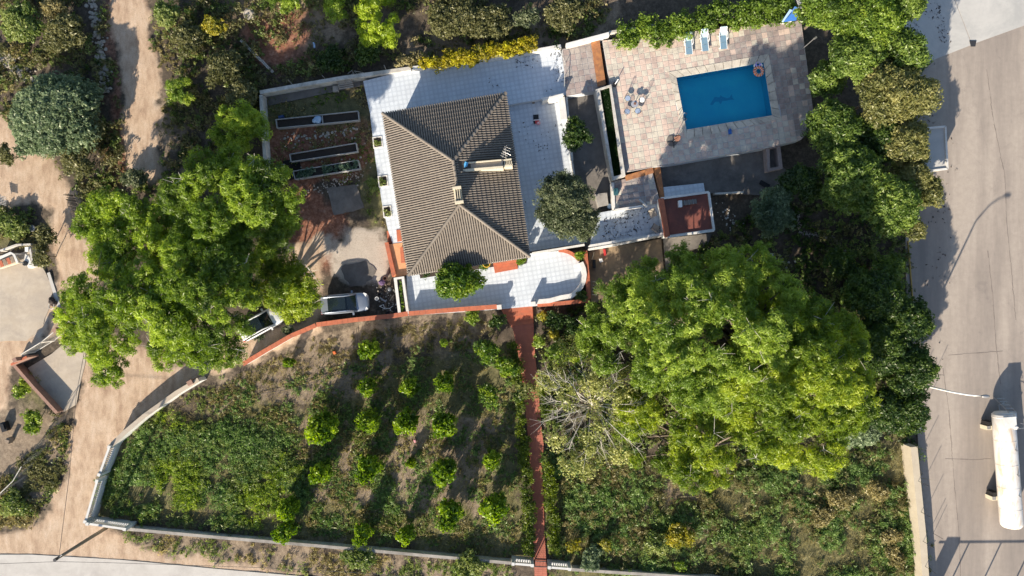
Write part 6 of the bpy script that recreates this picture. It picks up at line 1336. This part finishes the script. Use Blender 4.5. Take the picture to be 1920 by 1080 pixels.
# orchard
orch = [(693, 655, 20, 2.0, 'orchard tree at the top of its column, below the silver car wall'), (690, 724, 18, 1.9, 'orchard tree second down, on the edge of the bare soil'), (770, 725, 18, 1.9, 'small orchard tree at the top of the middle column'), (835, 718, 20, 2.1, 'orchard tree left of the dark shrub row, in the upper part of the third column'), (612, 798, 29, 2.3, 'broad dark orchard tree at the left of the upper row'), (691, 789, 23, 2.2, 'orchard tree between the broad dark one and the brightest one'), (764, 790, 25, 2.3, 'bright leaning orchard tree in the centre of the orchard'), (834, 794, 25, 2.4, 'round bright orchard tree right of centre'), (604, 884, 22, 2.0, 'dark orchard tree at the left of the middle row'), (693, 874, 24, 2.1, 'orchard tree mostly in shade in the middle row'), (771, 867, 10, 1.2, 'tiny orchard sapling in the middle row'), (835, 879, 26, 2.4, 'full round orchard tree low in the third column'), (922, 862, 18, 1.9, 'loose orchard tree near the left hedge of the path'), (843, 961, 26, 2.3, 'orchard tree at the bottom of the third column'), (927, 951, 28, 2.6, 'large yellow-green orchard tree near the bottom by the hedge'), (536, 994, 20, 2.0, 'orchard tree standing against the lane wall at the left'), (545, 950, 20, 1.9, 'small shaded orchard tree just above the lane wall'), (679, 1000, 19, 2.0, 'orchard tree touching the lane wall in the middle'), (762, 1002, 17, 1.8, 'shaded orchard tree by the lane wall right of middle'), (543, 679, 11, 1.1, 'small bright bush on the bare soil near the slanting wall'), (832, 642, 9, 1.0, 'tiny bush on the dry soil below the terrace parapet')]
protos = []
for k, (px, py, rp, h, lb) in enumerate(orch):
    if k < 4:
        o = broad('orchard_tree', lb, px, py, rp, h, L_orch, .17, .10, 480, .26, .07, group='citrus trees of the orchard', low=5, sparse=.85); o.scale = (.92, .92, 1.55); protos.append((o, rp, o.location.copy()))
    else:
        src, r_, _ = protos[k % 4]; x, y, _ = W(px, py, h * .72); o = dup_tree(src, (x, y, 0), random.uniform(0, 6.28), rp / r_); o['label'] = lb; o.scale = (o.scale[0] * random.uniform(.80, .98), o.scale[1] * random.uniform(.80, .98), o.scale[2] * random.uniform(1.35, 1.7))
for px, py, rp, h, mt, lb in [(886, 593, 19, 1.5, L_bright, 'light green feathery bush just below the terrace parapet'), (936, 606, 17, 1.8, L_dark, 'dark spiky bush left of the red steps'), (912, 652, 26, 2.4, L_cit, 'dark round bush below the spiky one, left of the red path'), (953, 682, 24, 2.4, L_cit, 'large bush pressed against the left of the red path'), (920, 744, 24, 2.2, L_cit, 'dark bush in shade left of the path hedge'), (975, 740, 14, 1.7, L_dark, 'dark bush closing in on the red path'), (1042, 603, 22, 1.6, L_dark, 'dark bush right of the red steps'), (1020, 592, 9, .9, L_yel, 'small yellow plant by the right gate pillar'), (1040, 625, 12, 1.2, L_yel, 'yellow-green bush below the round stone pot'), (1078, 612, 22, 1.7, L_dark, 'dark bush under the terracotta planter wall'), (1013, 640, 14, 1.4, L_bright, 'bright bush crowding the right of the red path'), (1050, 660, 24, 2.0, L_bright, 'green bush above the pale bare-branched tree'), (1090, 660, 24, 2.2, L_cit, 'green bush between the pale tree and the east pines'), (1076, 1024, 15, 1.3, L_yel, 'left of two yellow bushes near the garden gate'), (1134, 1019, 15, 1.3, L_yel, 'right of two yellow bushes near the garden gate'), (1108, 1046, 27, 1.4, L_blue, 'blue-green spiky bush on the lane wall right of the gate'), (1276, 1008, 30, 1.5, L_yel, 'large yellowish bush in the wild garden'), (1230, 1020, 24, 1.3, L_weed, 'grey-green bush left of the large yellowish one'), (880, 1062, 34, 1.3, L_weed, 'bush straddling the lane wall left of the gate'), (670, 1050, 34, 1.2, L_weed, 'wide bush growing on the verge outside the lane wall'), (1275, 1062, 10, .8, L_bright, 'tiny green bush on the wall at the bottom edge'), (484, 611 + 20, 8, .6, L_olive, 'tiny grey bush beside the white car'), (543, 618, 12, .9, L_olive, 'small grey-green shrub at the bend of the orange wall'), (60, 790, 24, 1.5, L_bright, 'leafy green bush at the foot of the brick wall'), (40, 730, 18, .9, L_bright, 'bright grass-green bush along the brick wall'), (85, 440, 22, 2.2, L_scrub, 'dry brown bush right of the low grey wall'), (80, 480, 22, 2.4, L_scrub, 'dark dry bush at the corner of the pale yard'), (20, 420, 30, 1.2, L_weed, 'green bush above the sheltered bench'), (20, 945, 26, 1.0, L_weed, 'green bush by the end of the chain-link fence'), (15, 290, 20, 3.0, L_scrub, 'dark tree at the left edge casting shade on the sandy bend'), (990, 36, 24, 2.0, L_olive, 'grey-green bush above the yellow creeper'), (95, 215, 82, 4.0, L_blue, 'broad blue-green tree above the sandy bend'), (60, 265, 40, 3.0, L_blue, 'blue-green tree at the lower edge of the broad one'), (140, 300, 38, 2.4, L_scrub, 'olive-brown bush by the sandy bend'), (155, 180, 40, 2.6, L_blue, 'dark green bush right of the broad blue-green tree'), (175, 250, 30, 2.2, L_scrub, 'dark bush left of the dirt track'), (250, 335, 24, 1.4, L_olive, 'pale thorny bush where the dirt track meets the pines'), (310, 30, 34, 2.0, L_weed, 'green bush right of the dirt track near the top'), (350, 70, 34, 2.0, L_scrub, 'olive bush near the hollow blocks, upper left'), (400, 50, 22, 1.8, L_yel, 'yellowish bush left of the hollow blocks'), (420, 130, 40, 2.2, L_scrub, 'dark olive bush below the hollow blocks'), (450, 180, 34, 2.2, L_scrub, 'dark bush above the garden wall corner'), (40, 40, 44, 2.2, L_weed, 'grey-green bush at the top left corner'), (120, 60, 44, 2.2, L_scrub, 'brownish bush near the top left'), (100, 15, 26, 1.6, L_dry, 'tawny dry bush at the top left'), (850, 30, 50, 2.4, L_scrub, 'tall dark scrub bush right of the bright young pine'), (920, 40, 40, 2.2, L_scrub, 'dark scrub bush above the yellow creeper'), (1060, 20, 40, 2.0, L_scrub, 'dark bush between the grey-green bush and the hedge'), (620, 110, 26, 1.6, L_dark, 'dark green bush above the pallet'), (690, 100, 26, 1.6, L_dark, 'dark bush below the bright young pine'), (700, 350, 16, .8, L_weed, 'weedy bush beside the cabbage bed'), (1650, 920, 22, .9, L_dry, 'upper clump of tawny pampas-like grass by the sandy wall'), (1672, 1010, 22, .9, L_dry, 'middle clump of tawny grass by the sandy wall'), (1680, 1045, 22, .9, L_dry, 'lowest clump of tawny grass by the sandy wall'), (1580, 930, 28, 1.0, L_dry, 'pale feathery grass clump in the wild garden'), (1545, 965, 24, .9, L_dry, 'second pale grass clump in the wild garden')]:
    broad('bush', lb, px, py, rp, h, mt, .17, .09, 300, .26, .05, cat='bush')
# hedges
def hedge(name, label, ppts, w, z0, z1, mat, dens=300, cat='hedge', sub=.3, L=.15, Wd=.09, jit_=.15):
    pts = [Vector(W(*p, z1)) for p in ppts]; root = thing(name, label, cat, (pts[0].x, pts[0].y, 0)); r = random.Random(3); cl = []
    for a, c in zip(pts[:-1], pts[1:]):
        Lg = (c - a).length; n = max(1, int(Lg / (w * .42))); nn = Vector((-(c - a).y, (c - a).x, 0)).normalized()
        for k in range(n): p = a + (c - a) * (k + .5) / n + nn * r.uniform(-.28, .28) * w; cl.append((p.x, p.y, z1 - w * .35 + r.uniform(-jit_, jit_), w * r.uniform(.42, .62)))
    P(root, 'stems', bark, lambda b: [b.tube([(q[0], q[1], z0), (q[0] + .1, q[1], q[2])], .025, 4) for q in cl[::2]], kind='stuff')
    foliage(root, 'foliage', cl, mat, L, Wd, dens, sub); return root
hedge('flowering_creeper', 'yellow flowering creeper along the north wall of the terrace', [(790, 117), (860, 106), (930, 95), (1000, 84)], 1.25, .2, 1.9, L_flow, 380, 'creeper')
hedge('flowering_creeper', 'thin dry end of the yellow creeper by the garden wall', [(745, 114), (800, 106)], .8, .2, 1.3, L_dry, 240, 'creeper')
hedge('pool_hedge', 'thick bright green hedge behind the sun loungers, left part', [(1158, 56), (1200, 48), (1255, 42), (1300, 30)], 2.7, .5, 2.4, L_bright, 320, sub=.34, L=.18)
hedge('pool_hedge', 'thick yellow-green hedge right of the sun loungers', [(1310, 26), (1370, 16), (1430, 10), (1480, 0)], 2.6, .5, 2.5, L_bright, 320, sub=.34, L=.18)
hedge('path_hedge', 'clipped hedge on the left side of the red path', [(978, 780), (984, 860), (988, 940), (992, 1040)], 1.05, 0, 1.1, L_hedge, 420, sub=.22, L=.11, Wd=.07)
hedge('path_hedge', 'clipped hedge on the right side of the red path', [(1030, 870), (1034, 940), (1040, 1035)], 1.05, 0, 1.1, L_hedge, 420, sub=.22, L=.11, Wd=.07)
hedge('path_hedge', 'short stretch of clipped hedge at the upper right of the red path', [(1022, 720), (1026, 780)], .8, 0, 1.0, L_hedge, 380, sub=.22, L=.11, Wd=.07)
hedge('path_hedge', 'bushy hedge at the upper left of the red path', [(962, 640), (972, 700), (978, 770)], .9, 0, 1.2, L_hedge, 380, sub=.22, L=.12, Wd=.07)
# turf in the long planter, plants in beds and pits (joined fields of blades)
def blades(name, ppoly, z, n, mat, hgt=(.05, .15), wd=.03, parent=None, lean=.5, keep=None, tufts=1, tr=.1, label=None):
    poly = [W2(p, z) for p in ppoly]; x0, x1 = min(p[0] for p in poly), max(p[0] for p in poly); y0, y1 = min(p[1] for p in poly), max(p[1] for p in poly)
    X = NR.uniform(x0, x1, n * 3); Y = NR.uniform(y0, y1, n * 3); ok = sdist(poly, X, Y) > 0
    if keep is not None: ok &= keep(X, Y)
    X = X[ok][:n]; Y = Y[ok][:n]; s0 = NR.random(len(X)); S0 = .6 + .8 * NR.random(len(X))
    X = np.repeat(X, tufts); Y = np.repeat(Y, tufts); s0 = np.repeat(s0, tufts); S0 = np.repeat(S0, tufts); k = len(X)
    X = X + NR.normal(0, tr, k); Y = Y + NR.normal(0, tr, k); a0 = NR.uniform(0, 6.28, k); h = NR.uniform(*hgt, k) * S0; ln = NR.normal(0, lean, (k, 2)) * h[:, None]
    dx, dy = np.cos(a0) * wd, np.sin(a0) * wd
    V = np.stack([np.stack([X - dx, Y - dy, np.full(k, z)], 1), np.stack([X + dx, Y + dy, np.full(k, z)], 1), np.stack([X + ln[:, 0], Y + ln[:, 1], z + h], 1)], 1).reshape(-1, 3)
    T = np.repeat(np.clip(.6 * s0 + .4 * NR.random(k), 0, 1), 3); og = (V[:, 0].mean(), V[:, 1].mean(), z)
    return props(link_mesh(name, np_mesh(name, V - np.array(og), np.arange(len(V), dtype=np.int32).reshape(-1, 3), mat, tint=T), parent, og), label=label, kind='stuff')
blades('turf', [(1126, 170), (1142, 164), (1164, 326), (1151, 330)], 1.45, 16000, L_turf, (.06, .16), .03, label='dark green turf')
def lowmass(name, ppolys, n, rr, hh, mats, label, keep=None, dens=34, L=.16, Wd=.08, z=-.1, avoid=SANDP, margin=.1, thr=.38):
    """many small plants joined: ground cover nobody could count"""
    polys = [[W2(p, 0) for p in q] for q in ppolys]; xs_ = [p[0] for q in polys for p in q]; ys_ = [p[1] for q in polys for p in q]
    N = n * 6; X = NR.uniform(min(xs_), max(xs_), N); Y = NR.uniform(min(ys_), max(ys_), N); ok = np.zeros(N, bool)
    for q in polys: ok |= sdist(q, X, Y) > 0
    for q in avoid: ok &= sdist(q, X, Y) < -margin
    if keep is not None: ok &= keep(X, Y)
    ok &= vnoise(X + 50, Y + 50, 1.8, 77) * .7 + vnoise(X + 9, Y + 9, .7, 78) * .4 > thr + .22 * NR.random(N)
    X = X[ok][:n]; Y = Y[ok][:n]; k = len(X); R1 = NR.uniform(rr[0], rr[1], k); Hh = NR.uniform(hh[0], hh[1], k) * R1 / rr[1]
    # subclumps per plant
    m = 4; X = np.repeat(X, m) + NR.normal(0, 1, k * m) * np.repeat(R1, m) * .5; Y = np.repeat(Y, m) + NR.normal(0, 1, k * m) * np.repeat(R1, m) * .5; R2 = np.repeat(R1, m) * NR.uniform(.3, .6, k * m); Z = np.repeat(Hh, m) * NR.uniform(.4, .9, k * m)
    sel = np.clip((((vnoise(X[::m] + 30, Y[::m] + 30, 2.6, 91) - .5) * 1.7 + .5 + NR.normal(0, .13, k)) * len(mats)), 0, len(mats) - 1).astype(int).repeat(m)
    for i, mt in enumerate(mats):
        q = sel == i
        if not q.any(): continue
        V, T = cloud(np.stack([X[q], Y[q], Z[q] + z], 1), np.stack([R2[q], R2[q], np.maximum(R2[q] * .7, .08)], 1), dens // m + 2, L, Wd, .85, .8, .4)
        og = (V[:, 0].mean(), V[:, 1].mean(), V[:, 2].min())
        props(link_mesh(name, np_mesh(name, V - np.array(og), np.arange(len(V), dtype=np.int32).reshape(-1, 3), mt, tint=T), None, og), label=label, kind='stuff')
TOPP = [[(-60, -60), (1140, -60), (1140, 50), (1040, 84), (760, 112), (640, 134), (487, 165), (480, 300), (560, 420), (180, 460), (140, 340), (60, 260), (-60, 200)]]
AV = [gp((205, -90), (262, -90), (283, 80), (298, 150), (305, 230), (300, 330), (240, 350), (232, 250), (226, 150), (208, 60))] + Z_SAND[1:] + Z_GREY
BARE = [gp((560, 10), (640, 20), (660, 90), (560, 110), (520, 60)), gp((285, 100), (320, 80), (330, 150), (300, 200))]
lowmass('scrub', TOPP, 1500, (.25, .8), (.3, 1.5), [L_scrub, L_weed, L_dark, L_dry, L_scrub], 'mixed dark scrub north of the property', dens=110, L=.17, Wd=.07, avoid=AV + BARE)
lowmass('scrub_litter', TOPP, 2600, (.15, .4), (.1, .4), [L_dry, L_scrub, L_weed], 'low dry undergrowth between the bushes', dens=36, L=.2, Wd=.05, avoid=AV)
lowmass('weeds', [[(175, 965), (215, 850), (300, 775), (420, 790), (560, 860), (575, 1000)]], 1700, (.3, .75), (.2, .7), [L_lush, L_weed, L_lush, L_weed, L_bright], 'tall lush weeds in the corner of the orchard', dens=130, L=.20, Wd=.045, margin=.5)
lowmass('weeds', [[(400, 740), (560, 720), (720, 780), (760, 1010), (560, 990), (480, 900)]], 900, (.2, .55), (.1, .4), [L_lush, L_weed, L_dry, L_lush], 'straggling weeds at the edge of the orchard', dens=60, L=.22, Wd=.05, margin=.3)
lowmass('weeds', [[(560, 700), (960, 620), (985, 1048), (560, 1000), (500, 760)], [(300, 770), (420, 700), (570, 760), (560, 880)]], 2300, (.15, .45), (.06, .28), [L_lush, L_dry, L_weed, L_dry, L_lush], 'low weeds and grass between the orchard trees', dens=44, L=.18, Wd=.05, margin=.4)
lowmass('weeds', [[(1020, 850), (1200, 840), (1360, 880), (1560, 870), (1712, 830), (1735, 1110), (1050, 1068)]], 2700, (.25, .75), (.2, .9), [L_lush, L_weed, L_lush, L_scrub, L_dry, L_lush], 'tangled weeds of the wild garden', dens=125, L=.20, Wd=.045, margin=.2)
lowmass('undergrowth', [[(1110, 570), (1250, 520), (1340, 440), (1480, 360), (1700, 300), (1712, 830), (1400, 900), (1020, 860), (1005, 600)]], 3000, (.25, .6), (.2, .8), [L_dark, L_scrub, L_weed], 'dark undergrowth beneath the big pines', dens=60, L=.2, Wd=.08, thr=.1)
lowmass('verge_grass', [[(240, 1002), (958, 1062), (958, 1110), (560, 1080), (420, 1062), (240, 1035)], [(1030, 1075), (1740, 1120), (1740, 1200), (1030, 1130)]], 900, (.2, .6), (.1, .5), [L_dry, L_weed, L_weed], 'grassy verge along the lane', dens=60, L=.2, Wd=.05, margin=.0)
lowmass('verge_grass', [[(40, 690), (100, 760), (130, 790), (112, 900), (60, 985), (-40, 985), (-40, 940), (60, 850), (110, 790)]], 500, (.2, .6), (.1, .5), [L_dry, L_weed, L_scrub], 'weedy bank left of the dirt track', dens=60, L=.2, Wd=.06, margin=.0)
lowmass('weeds', [[(500, 182), (690, 152), (704, 300), (730, 430), (690, 430), (682, 345), (620, 345), (500, 300)]], 420, (.12, .35), (.05, .2), [L_cit, L_weed, L_dry], 'short weeds in the vegetable garden', dens=36, L=.12, Wd=.05)
lowmass('bushes_by_bend', [[(-60, 380), (60, 395), (85, 440), (60, 460), (-60, 470)], [(150, 340), (240, 350), (240, 420), (180, 430)]], 160, (.3, .7), (.2, .8), [L_weed, L_scrub, L_dry], 'mixed low bushes at the bend', dens=110, L=.17, Wd=.07, avoid=[])
fld = [[(460, 695), (600, 630), (740, 612), (930, 592), (960, 640), (560, 700), (480, 750)]]
lowmass('dead_twigs', fld + [[(400, 720), (500, 690), (520, 760), (420, 800)]], 420, (.15, .4), (.05, .25), [L_dry, L_scrub, L_dry], 'dry twigs and dead weeds on the bare soil', dens=40, L=.25, Wd=.03, margin=.2)
blades('dry_grass', [(180, 960), (300, 780), (460, 700), (900, 600), (985, 1050), (240, 990)], -.06, 9000, L_dry, (.1, .35), .02, None, .6, None, 3, .12, 'fine dry grass in the orchard')
blades('dry_grass', [(1030, 860), (1720, 840), (1736, 1100), (1030, 1070)], -.06, 7000, L_dry, (.15, .5), .02, None, .7, None, 3, .14, 'fine dry grass in the wild garden')
# leaf litter on the terraces (loose fallen leaves)
def litter(ppoly, z, n, label, dens_pow=1):
    poly = [W2(p, z) for p in ppoly]; x0, x1 = min(p[0] for p in poly), max(p[0] for p in poly); y0, y1 = min(p[1] for p in poly), max(p[1] for p in poly)
    X = NR.uniform(x0, x1, n * 4); Y = NR.uniform(y0, y1, n * 4); ok = (sdist(poly, X, Y) > 0) & (vnoise(X + 9, Y + 9, 1.2, 3) > .35 + .4 * NR.random(n * 4)); X, Y = X[ok][:n], Y[ok][:n]
    V, T = cloud(np.stack([X, Y, np.full(len(X), z + .012)], 1), np.full((len(X), 3), .02) * np.array([1, 1, .3]), 1, .16, .08, 1, .25)
    og = (V[:, 0].mean(), V[:, 1].mean(), z); props(link_mesh('leaf_litter', np_mesh('leaf_litter', V - np.array(og), np.arange(len(V), dtype=np.int32).reshape(-1, 3), soil_m, tint=T), None, og), label=label, kind='stuff')
litter([(860, 110), (1050, 96), (1062, 176), (960, 196)], ZT, 260, 'fallen leaves on the north terrace')
litter([(1120, 462), (1130, 405), (1236, 382), (1246, 438)], 1.0, 240, 'fallen leaves on the lower white terrace')
litter([(945, 200), (1060, 184), (1085, 400), (985, 440)], ZEa, 90, 'fallen leaves on the east terrace')
litter([(1715, 140), (1790, 100), (1760, 0), (1710, 0)], .02, 160, 'fallen leaves on the concrete pad')
litter([(1740, 150), (1800, 300), (1770, 700), (1720, 700), (1740, 400)], .01, 120, 'fallen leaves on the asphalt')
# cabbages in the bed; little plants in the pits and the white planter
cab = leafmat('cabbage_leaves', (.03, .07, .045), (.09, .15, .10), (.2, .27, .2)); r = random.Random(6)
cabl = ['cabbage', ]
cb0 = None
for k in range(20):
    px = 562 + (k % 10) * 11.5 + r.uniform(-2, 2); py = 326 - (k % 10) * 1.9 + (3.5 if k >= 10 else -3.5) + r.uniform(-1, 1)
    if 595 < px < 606: continue
    cl_ = '%s cabbage in the %s row of the planted raised bed' % (['leftmost', 'second', 'third', 'fourth', 'fifth', 'sixth', 'seventh', 'eighth', 'ninth', 'rightmost'][k % 10], 'front' if k >= 10 else 'back')
    x, y, z = W(px, py, .45); 
    if cb0 is None:
        cb0 = thing('cabbage', cl_, 'cabbage', (x, y, .33), 'cabbages in the raised bed'); foliage(cb0, 'leaves', [(x, y, .42, .2)], cab, .16, .12, 600, .1)
    else: dup_tree(cb0, (x, y, .33), r.uniform(0, 6), r.uniform(.8, 1.3))['label'] = cl_
for k, (x, y) in enumerate(((707, 267), (718, 340), (726, 397))):
    c = W(x, y, ZT); foliage(None, 'pit_plants', [(c[0] + dx, c[1] + dy, ZT + .08, .2) for dx, dy in ((-.15, .1), (.15, -.1), (0, -.25))], L_weed, .12, .06, 300, .12, 'stuff')['label'] = 'low plants in a square planting pit'
c0, c1 = Vector(W(751, 530, 1.0)), Vector(W(756, 585, 1.0)); foliage(None, 'planter_plants', [tuple(c0.lerp(c1, k / 9)) + (.13,) for k in range(10)], L_cit, .12, .06, 260, .1, 'stuff')['label'] = 'small plants in the long white planter'
